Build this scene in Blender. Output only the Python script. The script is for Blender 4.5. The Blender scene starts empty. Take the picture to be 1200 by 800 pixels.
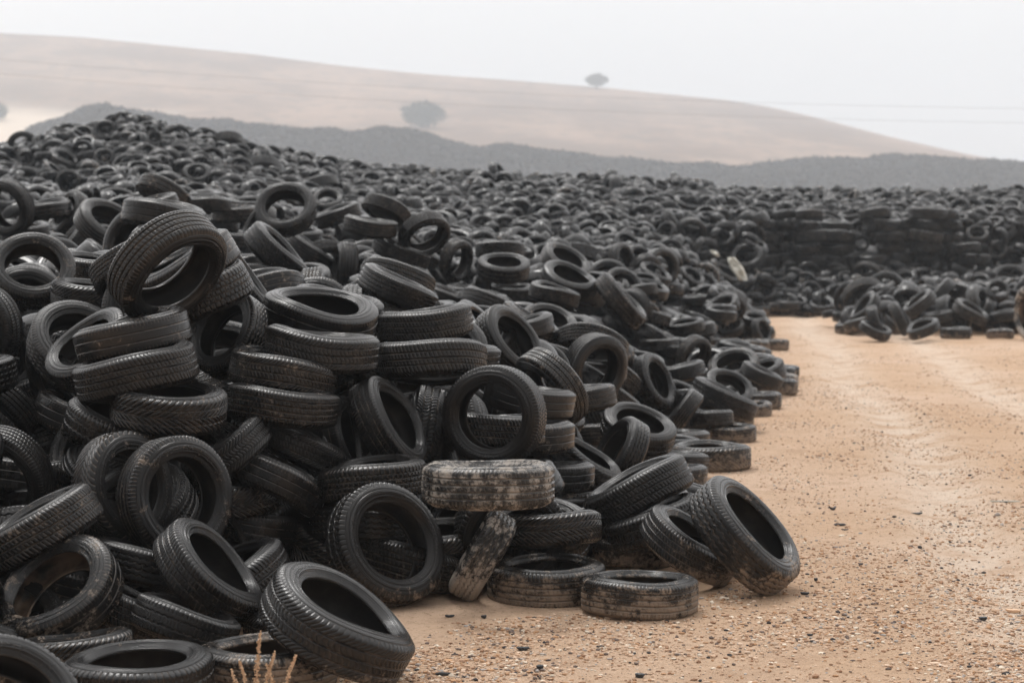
import bpy, bmesh, math, random
import numpy as np
from mathutils import Vector, Matrix

SC = bpy.context.scene
COL = SC.collection
R = math.radians

# ------------------------------------------------------------------ camera
cam_data = bpy.data.cameras.new('camera')
cam = bpy.data.objects.new('camera', cam_data)
COL.objects.link(cam)
cam.location = (0, 0, 1.95)
cam.rotation_euler = (R(90) - math.atan(120 / 2333), 0, 0)
cam_data.sensor_width = 36
cam_data.lens = 70
cam_data.clip_start = 0.1
cam_data.clip_end = 6000
cam_data.dof.use_dof = True
cam_data.dof.focus_distance = 10.3
cam_data.dof.aperture_fstop = 3.4
SC.camera = cam

# ------------------------------------------------------------------ sky and sun
SUN_EL, SUN_ROT = R(62), R(-25)
world = bpy.data.worlds.new('World')
SC.world = world
world.use_nodes = True
wt = world.node_tree
for n in list(wt.nodes):
    wt.nodes.remove(n)
sky = wt.nodes.new('ShaderNodeTexSky')
sky.sky_type = 'NISHITA'
sky.sun_disc = False
sky.sun_elevation = SUN_EL
sky.sun_rotation = SUN_ROT
sky.dust_density = 4.0
cloud = wt.nodes.new('ShaderNodeMix')           # closed overcast layer veiling the blue
cloud.data_type = 'RGBA'
cloud.inputs[0].default_value = 0.94
cg = wt.nodes.new('ShaderNodeTexCoord')
cs = wt.nodes.new('ShaderNodeSeparateXYZ')
cr_ = wt.nodes.new('ShaderNodeMapRange')         # an overcast sky is about three times brighter overhead than at the horizon
cr_.inputs[1].default_value, cr_.inputs[2].default_value = 0.0, 1.0
cr_.inputs[3].default_value, cr_.inputs[4].default_value = 9.0, 28.0
wt.links.new(cg.outputs['Generated'], cs.inputs[0])
wt.links.new(cs.outputs[2], cr_.inputs[0])
ct = wt.nodes.new('ShaderNodeVectorMath')
ct.operation = 'MULTIPLY'
ct.inputs[1].default_value = (1.02, 1.0, 0.985)
cb = wt.nodes.new('ShaderNodeMapRange')          # added dimming of the sky behind the viewer, to darken reflections on rubber
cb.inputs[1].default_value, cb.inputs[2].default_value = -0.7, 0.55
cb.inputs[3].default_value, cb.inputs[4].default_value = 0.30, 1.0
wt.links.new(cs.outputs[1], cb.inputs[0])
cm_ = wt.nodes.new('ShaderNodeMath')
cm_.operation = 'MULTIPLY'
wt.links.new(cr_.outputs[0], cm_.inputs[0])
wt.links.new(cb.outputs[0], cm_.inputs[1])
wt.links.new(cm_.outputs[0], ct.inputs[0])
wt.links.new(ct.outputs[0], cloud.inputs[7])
bg = wt.nodes.new('ShaderNodeBackground')
bg.inputs[1].default_value = 0.1
wo = wt.nodes.new('ShaderNodeOutputWorld')
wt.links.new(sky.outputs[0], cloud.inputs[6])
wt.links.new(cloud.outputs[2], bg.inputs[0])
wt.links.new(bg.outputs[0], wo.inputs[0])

sun_data = bpy.data.lights.new('sun', 'SUN')
sun_data.energy = 1.5
sun_data.angle = R(14)
sun_data.color = (1.0, 0.98, 0.95)
sun = bpy.data.objects.new('sun', sun_data)
COL.objects.link(sun)
sx, sy, sz = math.sin(SUN_ROT) * math.cos(SUN_EL), math.cos(SUN_ROT) * math.cos(SUN_EL), math.sin(SUN_EL)
sun.rotation_euler = Vector((sx, sy, sz)).to_track_quat('Z', 'Y').to_euler()

SC.view_settings.view_transform = 'Standard'
SC.view_settings.look = 'None'
SC.view_settings.exposure = -0.08
SC.view_settings.gamma = 1
SC.cycles.max_bounces = 6
SC.cycles.diffuse_bounces = 3
SC.cycles.glossy_bounces = 3
SC.cycles.volume_bounces = 3
SC.cycles.use_denoising = True

F = 2333.0
CAMZ = 1.95


def at(px, py, t):
    """a point seen at pixel (px, py) of the 1200 x 800 photograph, t metres away"""
    p = math.atan(120 / F)
    return Vector(((px - 600) / F * t,
                   t * (math.cos(p) + (400 - py) / F * math.sin(p)),
                   CAMZ + t * (-math.sin(p) + (400 - py) / F * math.cos(p))))


# ------------------------------------------------------------------ numpy noise
def vnoise2(x, y, seed=0):
    rs = np.random.RandomState(seed)
    T = rs.rand(256, 256)
    xi, yi = np.floor(x).astype(int), np.floor(y).astype(int)
    fx, fy = x - xi, y - yi
    fx, fy = fx * fx * (3 - 2 * fx), fy * fy * (3 - 2 * fy)
    a, b = T[xi % 256, yi % 256], T[(xi + 1) % 256, yi % 256]
    c, d = T[xi % 256, (yi + 1) % 256], T[(xi + 1) % 256, (yi + 1) % 256]
    return (a + (b - a) * fx) * (1 - fy) + (c + (d - c) * fx) * fy


def fbm(x, y, octaves=4, seed=0):
    v, a, s = 0, 0.5, 1.0
    for k in range(octaves):
        v = v + a * vnoise2(x * s + 17.3 * k, y * s + 5.1 * k, seed + k)
        a *= 0.5
        s *= 2.03
    return v


# ------------------------------------------------------------------ mesh helpers
def mesh_np(name, verts, faces, smooth=True):
    """faces: (n,k) int array of quads or triangles"""
    verts = np.asarray(verts, np.float32)
    faces = np.asarray(faces, np.int32)
    me = bpy.data.meshes.new(name)
    me.vertices.add(len(verts))
    me.vertices.foreach_set('co', verts.ravel())
    k = faces.shape[1]
    me.loops.add(faces.size)
    me.loops.foreach_set('vertex_index', faces.ravel())
    me.polygons.add(len(faces))
    me.polygons.foreach_set('loop_start', np.arange(0, faces.size, k, dtype=np.int32))
    me.polygons.foreach_set('loop_total', np.full(len(faces), k, np.int32))
    me.polygons.foreach_set('use_smooth', np.full(len(faces), smooth))
    me.update(calc_edges=True)
    return me


def link(name, me, mat=None, parent=None):
    o = bpy.data.objects.new(name, me)
    if mat and not me.materials:
        me.materials.append(mat)
    COL.objects.link(o)
    o.parent = parent
    return o


def tag(o, label=None, cat=None, group=None, kind=None):
    if label: o['label'] = label
    if cat: o['category'] = cat
    if group: o['group'] = group
    if kind: o['kind'] = kind
    return o


def grid_faces(nu, nv, wrap=False):
    i = np.arange(nu if wrap else nu - 1)[:, None]
    j = np.arange(nv - 1)[None]
    i2 = (i + 1) % nu
    return np.stack([i * nv + j, i2 * nv + j, i2 * nv + j + 1, i * nv + j + 1], -1).reshape(-1, 4)


# ------------------------------------------------------------------ material helpers
class NT:
    def __init__(s, name):
        s.m = bpy.data.materials.new(name)
        s.m.use_nodes = True
        s.t = s.m.node_tree
        for n in list(s.t.nodes):
            s.t.nodes.remove(n)
        s.out = s.t.nodes.new('ShaderNodeOutputMaterial')

    def n(s, kind, **kw):
        n = s.t.nodes.new('ShaderNode' + kind)
        for k, v in kw.items():
            setattr(n, k, v)
        return n

    def l(s, a, b):
        s.t.links.new(a, b)

    def noise(s, vec, scale, detail=4, rough=0.55):
        n = s.n('TexNoise')
        n.inputs['Scale'].default_value = scale
        n.inputs['Detail'].default_value = detail
        n.inputs['Roughness'].default_value = rough
        s.l(vec, n.inputs['Vector'])
        return n.outputs[0]

    def ramp(s, fac, a, b, lo=0.0, hi=1.0):
        n = s.n('MapRange')
        n.interpolation_type = 'SMOOTHSTEP'
        n.inputs[1].default_value, n.inputs[2].default_value = a, b
        n.inputs[3].default_value, n.inputs[4].default_value = lo, hi
        s.l(fac, n.inputs[0])
        return n.outputs[0]

    def math(s, op, a, b=None, c=None):
        n = s.n('Math', operation=op)
        for i, v in enumerate((a, b, c)):
            if v is None: continue
            if isinstance(v, (int, float)): n.inputs[i].default_value = v
            else: s.l(v, n.inputs[i])
        return n.outputs[0]

    def mix(s, fac, a, b):
        n = s.n('Mix', data_type='RGBA')
        for i, v in ((0, fac), (6, a), (7, b)):
            if isinstance(v, (int, float)): n.inputs[i].default_value = v
            elif isinstance(v, tuple): n.inputs[i].default_value = (*v, 1)
            else: s.l(v, n.inputs[i])
        return n.outputs[2]

    def bsdf(s, color, rough=0.6, spec=0.5, bump=None, bstr=0.3, bdist=0.01):
        p = s.n('BsdfPrincipled')
        if isinstance(color, tuple): p.inputs['Base Color'].default_value = (*color, 1)
        else: s.l(color, p.inputs['Base Color'])
        if isinstance(rough, (int, float)): p.inputs['Roughness'].default_value = rough
        else: s.l(rough, p.inputs['Roughness'])
        p.inputs['Specular IOR Level'].default_value = spec
        if bump is not None:
            b = s.n('Bump')
            b.inputs['Strength'].default_value = bstr
            b.inputs['Distance'].default_value = bdist
            s.l(bump, b.inputs['Height'])
            s.l(b.outputs[0], p.inputs['Normal'])
        s.l(p.outputs[0], s.out.inputs['Surface'])
        return s.m


MUD = (0.40, 0.275, 0.185)


def rubber(name, tread, per_object=True):
    """worn black rubber; red of the object colour = mud, green = tone, blue = shine"""
    t = NT(name)
    geo = t.n('NewGeometry')
    sep = t.n('SeparateXYZ')
    t.l(geo.outputs['Position'], sep.inputs[0])
    if per_object:
        oi = t.n('ObjectInfo')
        sc = t.n('SeparateColor')
        t.l(oi.outputs['Color'], sc.inputs[0])
        mud, tone, shine = sc.outputs[0], sc.outputs[1], sc.outputs[2]
        tc = t.n('TexCoord')
        vec = tc.outputs['Object']
        sh = t.n('VectorMath', operation='ADD')
        sc2 = t.n('VectorMath', operation='SCALE')
        t.l(oi.outputs['Location'], sc2.inputs[0])
        sc2.inputs['Scale'].default_value = 7.3
        t.l(vec, sh.inputs[0]); t.l(sc2.outputs[0], sh.inputs[1])
        vec = sh.outputs[0]
    else:
        at_ = t.n('Attribute', attribute_name='tyre')
        sc = t.n('SeparateColor')
        t.l(at_.outputs['Color'], sc.inputs[0])
        mud, tone, shine = sc.outputs[0], sc.outputs[1], sc.outputs[2]
        vec = geo.outputs['Position']
    dark = t.mix(tone, (0.004, 0.004, 0.0045), (0.017, 0.0160, 0.0155))
    # thin grey bloom on old rubber, in patches
    bloom = t.ramp(t.noise(vec, 5.0, 5, 0.6), 0.35, 0.75)
    col = t.mix(t.math('MULTIPLY', bloom, 0.36), dark, (0.028, 0.0273, 0.0275))
    # dried mud: patches, more of it on muddy tyres and wherever rubber meets the sand
    n1 = t.noise(vec, 12.0, 8, 0.72)
    n2 = t.noise(vec, 42.0, 4, 0.6)
    lo = t.ramp(sep.outputs['Z'], 0.0, 0.26, 0.19, 0.0)
    lvl = t.math('ADD', t.math('MULTIPLY', mud, 0.24), lo)
    v = t.math('ADD', t.math('ADD', t.math('MULTIPLY', n1, 0.75), t.math('MULTIPLY', n2, 0.30)), lvl)
    mask = t.ramp(v, 0.68, 0.84)
    if per_object and tread:
        ga = t.n('Attribute', attribute_name='groove')
        g = t.math('MULTIPLY', ga.outputs['Fac'], t.ramp(t.math('ADD', v, 0.0), 0.52, 0.66))
        mask = t.math('MAXIMUM', mask, t.math('MULTIPLY', g, 0.4))
    mask = t.math('MULTIPLY', mask, 0.8)
    mudc = t.mix(t.noise(vec, 20.0, 3), (0.19, 0.145, 0.11), (0.40, 0.31, 0.235))
    mudc = t.mix(t.ramp(mud, 0.6, 0.85), mudc, (0.44, 0.39, 0.34))
    col = t.mix(mask, col, mudc)
    rg = t.math('ADD', t.math('MULTIPLY', t.noise(vec, 14.0, 4), 0.22), t.math('MULTIPLY', shine, 0.22))
    rg = t.math('ADD', t.math('MULTIPLY', rg, 0.60), 0.09)
    if not tread:
        ub = t.n('UVMap', uv_map='tyre_uv'); sb_ = t.n('SeparateXYZ'); t.l(ub.outputs[0], sb_.inputs[0])
        rg = t.math('SUBTRACT', rg, t.math('MULTIPLY', t.ramp(sb_.outputs[1], 0.42, 0.60), 0.07))
    rough = t.math('MAXIMUM', rg, t.math('MULTIPLY', mask, 0.9))
    bump = t.noise(vec, 160.0, 3)
    if not per_object:
        uv = t.n('UVMap', uv_map='tyre_uv')
        w1 = t.n('TexWave'); w1.wave_type = 'BANDS'; w1.bands_direction = 'X'
        w1.inputs['Scale'].default_value = 22; w1.inputs['Distortion'].default_value = 0
        w2 = t.n('TexWave'); w2.wave_type = 'BANDS'; w2.bands_direction = 'Y'
        w2.inputs['Scale'].default_value = 1.6
        t.l(uv.outputs[0], w1.inputs[0]); t.l(uv.outputs[0], w2.inputs[0])
        su = t.n('SeparateXYZ'); t.l(uv.outputs[0], su.inputs[0])
        istr = t.ramp(su.outputs[1], 1.15, 1.2, 1.0, 0.0)
        bump = t.math('MULTIPLY', t.math('MAXIMUM', t.ramp(w1.outputs[1], 0.1, 0.3, 0.0, 0.6), t.ramp(w2.outputs[1], 0.1, 0.25)), istr)
        return t.bsdf(col, rough, 0.28, bump, 0.5, 0.008)
    if not tread:
        # moulded lettering blocks and fine rings standing off the sidewall
        uv = t.n('UVMap', uv_map='tyre_uv')
        su = t.n('SeparateXYZ'); t.l(uv.outputs[0], su.inputs[0])
        br = t.n('TexNoise'); br.inputs['Scale'].default_value = 1.0; br.inputs['Detail'].default_value = 1
        mp = t.n('Mapping'); mp.inputs['Scale'].default_value = (110, 22, 1)
        t.l(uv.outputs[0], mp.inputs[0]); t.l(mp.outputs[0], br.inputs['Vector'])
        arc = t.ramp(t.noise(uv.outputs[0], 3.2, 0), 0.5, 0.56)
        band = t.math('MULTIPLY', t.ramp(su.outputs[1], 0.30, 0.33), t.ramp(su.outputs[1], 0.60, 0.57, 1.0, 0.0))
        band = t.math('MULTIPLY', t.ramp(su.outputs[1], 0.34, 0.36), t.ramp(su.outputs[1], 0.56, 0.58, 1.0, 0.0))
        let = t.math('MULTIPLY', t.math('MULTIPLY', t.ramp(br.outputs[0], 0.5, 0.54), band), arc)
        wv = t.n('TexWave'); wv.bands_direction = 'Y'; wv.inputs['Scale'].default_value = 7.0
        t.l(uv.outputs[0], wv.inputs[0])
        bump = t.math('ADD', t.math('ADD', t.math('MULTIPLY', let, 0.7), t.math('MULTIPLY', wv.outputs[1], 0.25)), t.math('MULTIPLY', bump, 0.25))
        ms = t.n('Mapping'); ms.inputs['Scale'].default_value = (9, 60, 9); t.l(vec, ms.inputs[0])
        scuff = t.math('MULTIPLY', t.ramp(t.noise(ms.outputs[0], 1.0, 5, 0.7), 0.63, 0.72), t.ramp(t.noise(vec, 4.0, 2), 0.5, 0.6))
        col = t.mix(t.math('MULTIPLY', scuff, 0.6), col, (0.13, 0.125, 0.12))
        col = t.mix(t.math('MULTIPLY', let, 0.5), col, (0.06, 0.06, 0.06))
        return t.bsdf(col, rough, 0.40, bump, 0.8, 0.005)
    return t.bsdf(col, rough, 0.36, bump, 0.35, 0.003)


M = {}
t = NT('far_rubber'); geo = t.n('NewGeometry')
M['far'] = t.bsdf(t.mix(t.noise(geo.outputs['Position'], 0.12, 5), (0.012, 0.012, 0.013), (0.035, 0.035, 0.038)), 0.9, 0.12)
M['tread'] = rubber('tread_rubber', True)
M['side'] = rubber('sidewall_rubber', False)
M['stuff'] = rubber('pile_rubber', True, False)
t = NT('inner_rubber')
oi = t.n('ObjectInfo'); tc = t.n('TexCoord')
t.l(oi.outputs['Location'], (va := t.n('VectorMath', operation='ADD')).inputs[0]); t.l(tc.outputs['Object'], va.inputs[1])
nn_ = t.noise(va.outputs[0], 6, 5)
si_ = t.n('SeparateColor'); t.l(oi.outputs['Color'], si_.inputs[0])
M['inner'] = t.bsdf(t.mix(t.math('MULTIPLY', t.ramp(si_.outputs[0], 0.45, 0.75), t.ramp(nn_, 0.32, 0.6)), t.mix(t.ramp(nn_, 0.45, 0.75), (0.010, 0.0095, 0.009), (0.045, 0.038, 0.032)), (0.30, 0.20, 0.13)), 0.55, 0.4, t.noise(va.outputs[0], 60, 3), 0.3, 0.004)

# sand
t = NT('sand')
geo = t.n('NewGeometry')
P = geo.outputs['Position']
n1, n2, n3 = t.noise(P, 0.35, 5), t.noise(P, 2.2, 6, 0.62), t.noise(P, 28, 5, 0.7)
n4 = t.noise(P, 120, 3, 0.7)
c = t.mix(t.ramp(n1, 0.35, 0.68), (0.60, 0.405, 0.265), (0.68, 0.49, 0.355))
c = t.mix(t.math('MULTIPLY', t.ramp(n2, 0.50, 0.72), 0.5), c, (0.42, 0.265, 0.17))
trk = t.n('Attribute', attribute_name='track')
c = t.mix(t.math('MULTIPLY', trk.outputs['Fac'], t.ramp(n2, 0.7, 0.4, 0.0, 1.0)), c, (0.74, 0.60, 0.48))
c = t.mix(t.math('MULTIPLY', t.ramp(n3, 0.50, 0.68), 0.6), c, (0.34, 0.205, 0.125))
c = t.mix(t.math('MULTIPLY', t.ramp(n4, 0.56, 0.70), 0.6), c, (0.70, 0.56, 0.44))
c = t.mix(t.math('MULTIPLY', t.ramp(t.noise(P, 55, 2), 0.66, 0.72), 0.7), c, (0.13, 0.08, 0.055))
h = t.math('ADD', t.math('MULTIPLY', n3, 0.7), t.math('MULTIPLY', n4, 0.45))
M['sand'] = t.bsdf(c, 0.95, 0.2, h, 1.0, 0.035)

# dry hillside
t = NT('dry_grass_hill')
geo = t.n('NewGeometry'); P = geo.outputs['Position']
mp = t.n('Mapping'); mp.inputs['Scale'].default_value = (1, 0.5, 2.2); t.l(P, mp.inputs[0])
c = t.mix(t.ramp(t.noise(mp.outputs[0], 0.008, 7, 0.68), 0.38, 0.62), (0.18, 0.115, 0.08), (0.36, 0.24, 0.17))
c = t.mix(t.math('MULTIPLY', t.ramp(t.noise(mp.outputs[0], 0.10, 7, 0.7), 0.5, 0.62), 0.75), c, (0.15, 0.11, 0.085))
sp = t.n('SeparateXYZ'); t.l(P, sp.inputs[0])
pa = t.math('ADD', sp.outputs[0], t.math('MULTIPLY', t.noise(P, 0.05, 3), 14))
pale = t.math('MULTIPLY', t.ramp(pa, -168, -188, 0.0, 1.0), t.ramp(t.math('ADD', sp.outputs[1], t.math('MULTIPLY', t.noise(P, 0.03, 4), 60)), 1190, 1080, 0.0, 1.0))
c = t.mix(pale, c, (0.66, 0.54, 0.43))
M['hill'] = t.bsdf(c, 0.95, 0.1)

# gravel and bits
t = NT('gravel')
a_ = t.n('Attribute', attribute_name='stone')
M['gravel'] = t.bsdf(a_.outputs['Color'], 0.8, 0.3)
t = NT('rubber_scrap'); tc = t.n('TexCoord')
M['scrap'] = t.bsdf(t.mix(t.noise(tc.outputs['Object'], 30), (0.012, 0.013, 0.015), (0.04, 0.042, 0.045)), 0.5, 0.5, t.noise(tc.outputs['Object'], 80), 0.5, 0.004)
t = NT('pale_plastic'); tc = t.n('TexCoord')
M['plastic'] = t.bsdf(t.mix(t.noise(tc.outputs['Object'], 5), (0.66, 0.64, 0.56), (0.46, 0.44, 0.38)), 0.5, 0.4)
t = NT('orange_plastic'); tc = t.n('TexCoord')
M['orange'] = t.bsdf(t.mix(t.noise(tc.outputs['Object'], 5), (0.75, 0.45, 0.25), (0.7, 0.5, 0.35)), 0.5, 0.4)
t = NT('dry_stalk'); tc = t.n('TexCoord')
M['stalk'] = t.bsdf(t.mix(t.noise(tc.outputs['Object'], 40), (0.62, 0.42, 0.27), (0.82, 0.62, 0.44)), 0.8, 0.2)
t = NT('dark_foliage'); geo = t.n('NewGeometry')
M['leaf'] = t.bsdf(t.mix(t.noise(geo.outputs['Position'], 0.9, 3), (0.035, 0.045, 0.03), (0.075, 0.085, 0.05)), 0.7, 0.3)
t = NT('bark'); geo = t.n('NewGeometry')
M['bark'] = t.bsdf(t.mix(t.noise(geo.outputs['Position'], 2, 3), (0.06, 0.045, 0.035), (0.11, 0.085, 0.065)), 0.9, 0.2)
t = NT('cable'); geo = t.n('NewGeometry')
M['cable'] = t.bsdf(t.mix(t.noise(geo.outputs['Position'], 2, 3), (0.05, 0.05, 0.05), (0.08, 0.08, 0.08)), 0.6, 0.4)


# ------------------------------------------------------------------ ground
def ground_height(x, y):
    h = (fbm(x * 0.35, y * 0.35, 3, 3) - 0.45) * 0.05 + (fbm(x * 1.6, y * 1.6, 3, 9) - 0.47) * 0.022 * np.clip((24 - y) / 9, 0, 1)
    h = h + (fbm(x * 7, y * 7, 2, 12) - 0.44) * 0.012 * np.clip((17 - y) / 4, 0, 1)
    fade = np.clip((y - 4) / 3, 0, 1) * np.clip((120 - y) / 80, 0, 1) * np.clip((60 - abs(x)) / 40, 0, 1)
    h = h * fade - 0.018
    for c0 in (0.0, 1.75):
        d = x - (3.2 + c0 + (y - 14) * 0.112 + 0.12 * np.sin(y * 0.4))
        h = h + fade * (-0.038 * np.exp(-(d / 0.24) ** 2) + 0.024 * np.exp(-((abs(d) - 0.38) / 0.12) ** 2))
    return h


def track_mask(x, y):
    m = 0
    for c0 in (0.0, 1.75):
        d = x - (3.2 + c0 + (y - 14) * 0.112 + 0.12 * np.sin(y * 0.4))
        m = m + np.exp(-(d / 0.40) ** 2)
    return np.clip(m, 0, 1)


ys = np.concatenate([[-400, -150, -60, -20, 0, 3, 5], np.arange(6, 20, 0.05), 20 * 1.012 ** np.arange(0, 110), 75 * 1.12 ** np.arange(0, 36)])
ys = np.unique(ys)
k = np.linspace(-1, 1, 361)
xs = 2.2 + 4000 * np.sinh(k * 10.2) / np.sinh(10.2)
GX, GY = np.meshgrid(xs, ys)
GX = GX.T; GY = GY.T
GZ = ground_height(GX, GY)
gm = mesh_np('ground', np.stack([GX, GY, GZ], -1).reshape(-1, 3), grid_faces(len(xs), len(ys)))
ta = gm.attributes.new('track', 'FLOAT', 'POINT')
ta.data.foreach_set('value', track_mask(GX, GY).ravel().astype(np.float32))
ground = tag(link('ground', gm, M['sand']), kind='structure')

# ------------------------------------------------------------------ hill
CRX = [-2600, -900, 0, 100, 200, 300, 400, 500, 600, 700, 740, 800, 850, 900, 950, 1000, 1050, 1100, 1150, 1180, 1260, 1400, 3600]
CRY = [70, 30, 40, 45, 55, 65, 78, 88, 95, 103, 107, 113, 118, 126, 137, 150, 163, 176, 189, 197, 215, 245, 262]


def hill_h(x, y):
    px = 600 + F * x / 1550.0
    cr = 1.95 + (280 - np.interp(px, CRX, CRY)) / F * 1550
    u = np.clip((y - 640) / (1550 - 640), 0, 1)
    h = cr * (u * 0.9 + 0.1 * u * u)
    h = np.where(y > 1550, cr * np.clip(1 - (y - 1550) / 1000, 0, 1), h)
    return h + (fbm(x * 0.02, y * 0.02, 4, 21) - 0.47) * 5 * u * np.clip((1550 - y) / 220, 0.0, 1)


hx = np.linspace(-1900, 1900, 340)
hy = np.concatenate([np.linspace(632, 1600, 170), np.linspace(1610, 2600, 30)])
HX, HY = np.meshgrid(hx, hy, indexing='ij')
hz = hill_h(HX, HY) - 0.35
tag(link('hill', mesh_np('hill', np.stack([HX, HY, hz], -1).reshape(-1, 3), grid_faces(len(hx), len(hy))), M['hill']), kind='structure')

# ------------------------------------------------------------------ heap heights (shape of the tyre piles)
EDGE = np.array([(-7, 7.0), (-3.2, 7.6), (-.75, 8.6), (-.2, 10.), (.95, 10.4), (1.35, 11.), (1.6, 14), (1.85, 17.3), (2.6, 21), (3.4, 25.6), (4.9, 37), (6.0, 50), (45, 50)], float)
POLY = np.vstack([EDGE, [(45, 140), (-60, 140), (-60, 7)]])


def inside(x, y):
    c = np.zeros(x.shape, bool)
    m = len(POLY); j = m - 1
    for i in range(m):
        xi, yi = POLY[i]; xj, yj = POLY[j]
        c ^= ((yi > y) != (yj > y)) & (x < (xj - xi) * (y - yi) / (yj - yi + 1e-12) + xi)
        j = i
    return c


def edist(x, y):
    d = np.full(x.shape, 1e9)
    for a, b in zip(EDGE[:-1], EDGE[1:]):
        ab = b - a
        t_ = np.clip(((x - a[0]) * ab[0] + (y - a[1]) * ab[1]) / (ab @ ab), 0, 1)
        d = np.minimum(d, np.hypot(x - a[0] - t_ * ab[0], y - a[1] - t_ * ab[1]))
    return np.where(inside(x, y), d, -d)


SILX = [-800, -200, 0, 60, 100, 145, 200, 250, 300, 400, 500, 600, 700, 800, 900, 1000, 1200, 2000]
SILY = [175, 185, 178, 160, 148, 140, 152, 163, 173, 193, 203, 208, 211, 214, 224, 226, 224, 224]


def heap_h(x, y):
    def lerp(a, b, t_): return a + (b - a) * np.clip(t_, 0, 1)
    d = edist(x, y)
    fr = np.clip((12.2 - y) / 2., 0, 1) * np.clip((1.2 - x) / 1., 0, 1)
    sl = np.where(x > 6.5, .17 * d + .2, (.84 - .27 * fr) * d + .1)
    sl = np.where((x > 6.5) & (d > 6.4), 1.29 + np.minimum((d - 6.4) * 1.6, 1.5) + (d - 6.4) * .1, sl)
    px = 600 + F * x / np.maximum(y, 1)
    near = np.interp(px, [-200, 0, 150, 400, 600, 900], [1.95, 1.95, 1.95, 1.85, 1.8, 1.7])
    V = np.interp(px, [0, 231, 450, 700, 1200], [3.0, 2.9, 2.1, 1.5, 1.3])
    ds = 54 + np.clip(px, 0, 1200) / 1200 * 18
    zs = CAMZ + (280 - np.interp(px, SILX, SILY)) / F * ds
    h = np.where(y < 25, near, lerp(near, V, (y - 25) / 17))
    h = np.where(y > 42, lerp(V, zs, (y - 42) / (ds - 42)), h) - np.clip(y - ds, 0, 60) * .03
    h = -np.log(np.exp(-3 * h) + np.exp(-3 * sl)) / 3
    return np.where(d > 0, np.maximum(h, 0), 0)


# ------------------------------------------------------------------ tyres
D0, W0 = 0.62, 0.33 * 0.62        # unit tyre: diameter, width


def prof_side():
    """sidewall from the shoulder down to the bead: radius, half width"""
    pts = [(.2835, .0985), (.2815, .1004), (.2805, .1030), (.278, .1040), (.272, .1066), (.267, .1084), (.2655, .1070), (.262, .1072), (.2605, .1100), (.254, .1110), (.246, .1106), (.2385, .1084),
           (.2350, .1052), (.2330, .1036), (.2310, .1080), (.2265, .1078), (.2235, .0990), (.2190, .0950), (.2150, .0925), (.2110, .0905),
           (.2080, .0895), (.2050, .0885), (.2020, .0860), (.2000, .0830), (.1990, .0790), (.1995, .0740)]
    return np.array(pts)


def tread_profile(n):
    u = np.linspace(-1, 1, n)
    au = abs(u)
    w = u * 0.0985
    r = 0.3115 - 0.0035 * au ** 2 - 0.0245 * np.clip((au - 0.76) / 0.24, 0, 1) ** 2.2
    w = np.sign(u) * (0.0985 * au - 0.004 * np.clip((au - .5) / .5, 0, 1) * (1 - au) * 4)
    return u, r, w


def groove(kind, th, u):
    """0..1 groove depth of each tread pattern; th in radians, u across the tread"""
    au = abs(u)

    def line(x, w): return np.clip(1.8 - abs(x) / w / 1.1, 0, 1)

    def saw(x, w): return np.clip(1.6 - abs((x + .5) % 1 - .5) / w / 1.1, 0, 1)
    T = th / (2 * np.pi)
    shoulder = np.clip((au - .62) / .04, 0, 1) * np.clip((1.02 - au) / .06, 0, 1)
    g = 0 * u
    if kind == 0:      # four straight grooves, slotted shoulders
        for c_ in (-.52, -.18, .18, .52): g = np.maximum(g, line(u - c_, .028))
        g = np.maximum(g, .8 * saw(T * 92 + np.sign(u) * .2, .10) * .7 * shoulder)
        g = np.maximum(g, .30 * saw(T * 84 + u * 1.2, .09) * (au < .5))
    elif kind == 1:    # arrow tread
        g = np.maximum(g, line(u, .02))
        g = np.maximum(g, .8 * saw(T * 50 - au ** .8 * 3.4, .11) * (au > .06))
        g = np.maximum(g, line(au - .42, .02) * .6)
    elif kind == 2:    # honeycomb blocks
        z = .035 * (2 * abs((T * 64) % 1 - .5) - .5) * 2
        for c_ in (-.48, -.16, .16, .48): g = np.maximum(g, line(u - c_ - z * (1 if c_ > 0 else -1), .026))
        g = np.maximum(g, .6 * saw(T * 64 + .5 * np.round(u * 3), .10) * (au < .75))
        g = np.maximum(g, .6 * saw(T * 64, .10) * shoulder)
    elif kind == 3:    # zigzag ribs of a van tyre
        z = .04 * np.clip(np.sin(T * 2 * np.pi * 42) * 2.0, -1, 1)
        for c_ in (-.52, -.17, .17, .52): g = np.maximum(g, line(u - c_ - z, .03))
        g = np.maximum(g, .5 * saw(T * 84, .09) * np.clip((au - .80) / .04, 0, 1))
    elif kind == 4:    # slanted slots
        for c_ in (-.36, 0.05, .42): g = np.maximum(g, line(u - c_, .024))
        g = np.maximum(g, .5 * saw(T * 84 + u * 1.5, .10) * (np.abs(u - .05) > .1))
    elif kind == 5:    # nearly bald
        for c_ in (-.28, .28): g = np.maximum(g, .6 * line(u - c_, .024))
        g = np.maximum(g, .4 * saw(T * 90, .11) * shoulder)
    elif kind == 6:    # wavy chevrons
        for c_ in (-.45, 0.0, .45): g = np.maximum(g, line(u - c_, .024))
        g = np.maximum(g, .5 * saw(T * 80 + .8 * np.sin(u * 5), .10))
    else:              # shoulder lugs
        z = .03 * np.clip(np.sin(T * 2 * np.pi * 46) * 3, -1, 1)
        for c_ in (-.3, .3): g = np.maximum(g, line(u - c_ - z, .03))
        g = np.maximum(g, .6 * saw(T * 70 + np.sign(u) * .25, .10) * np.clip((au - .55) / .04, 0, 1))
        g = np.maximum(g, .3 * saw(T * 90, .10) * (au < .26))
    return np.clip(g, 0, 1)


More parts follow.
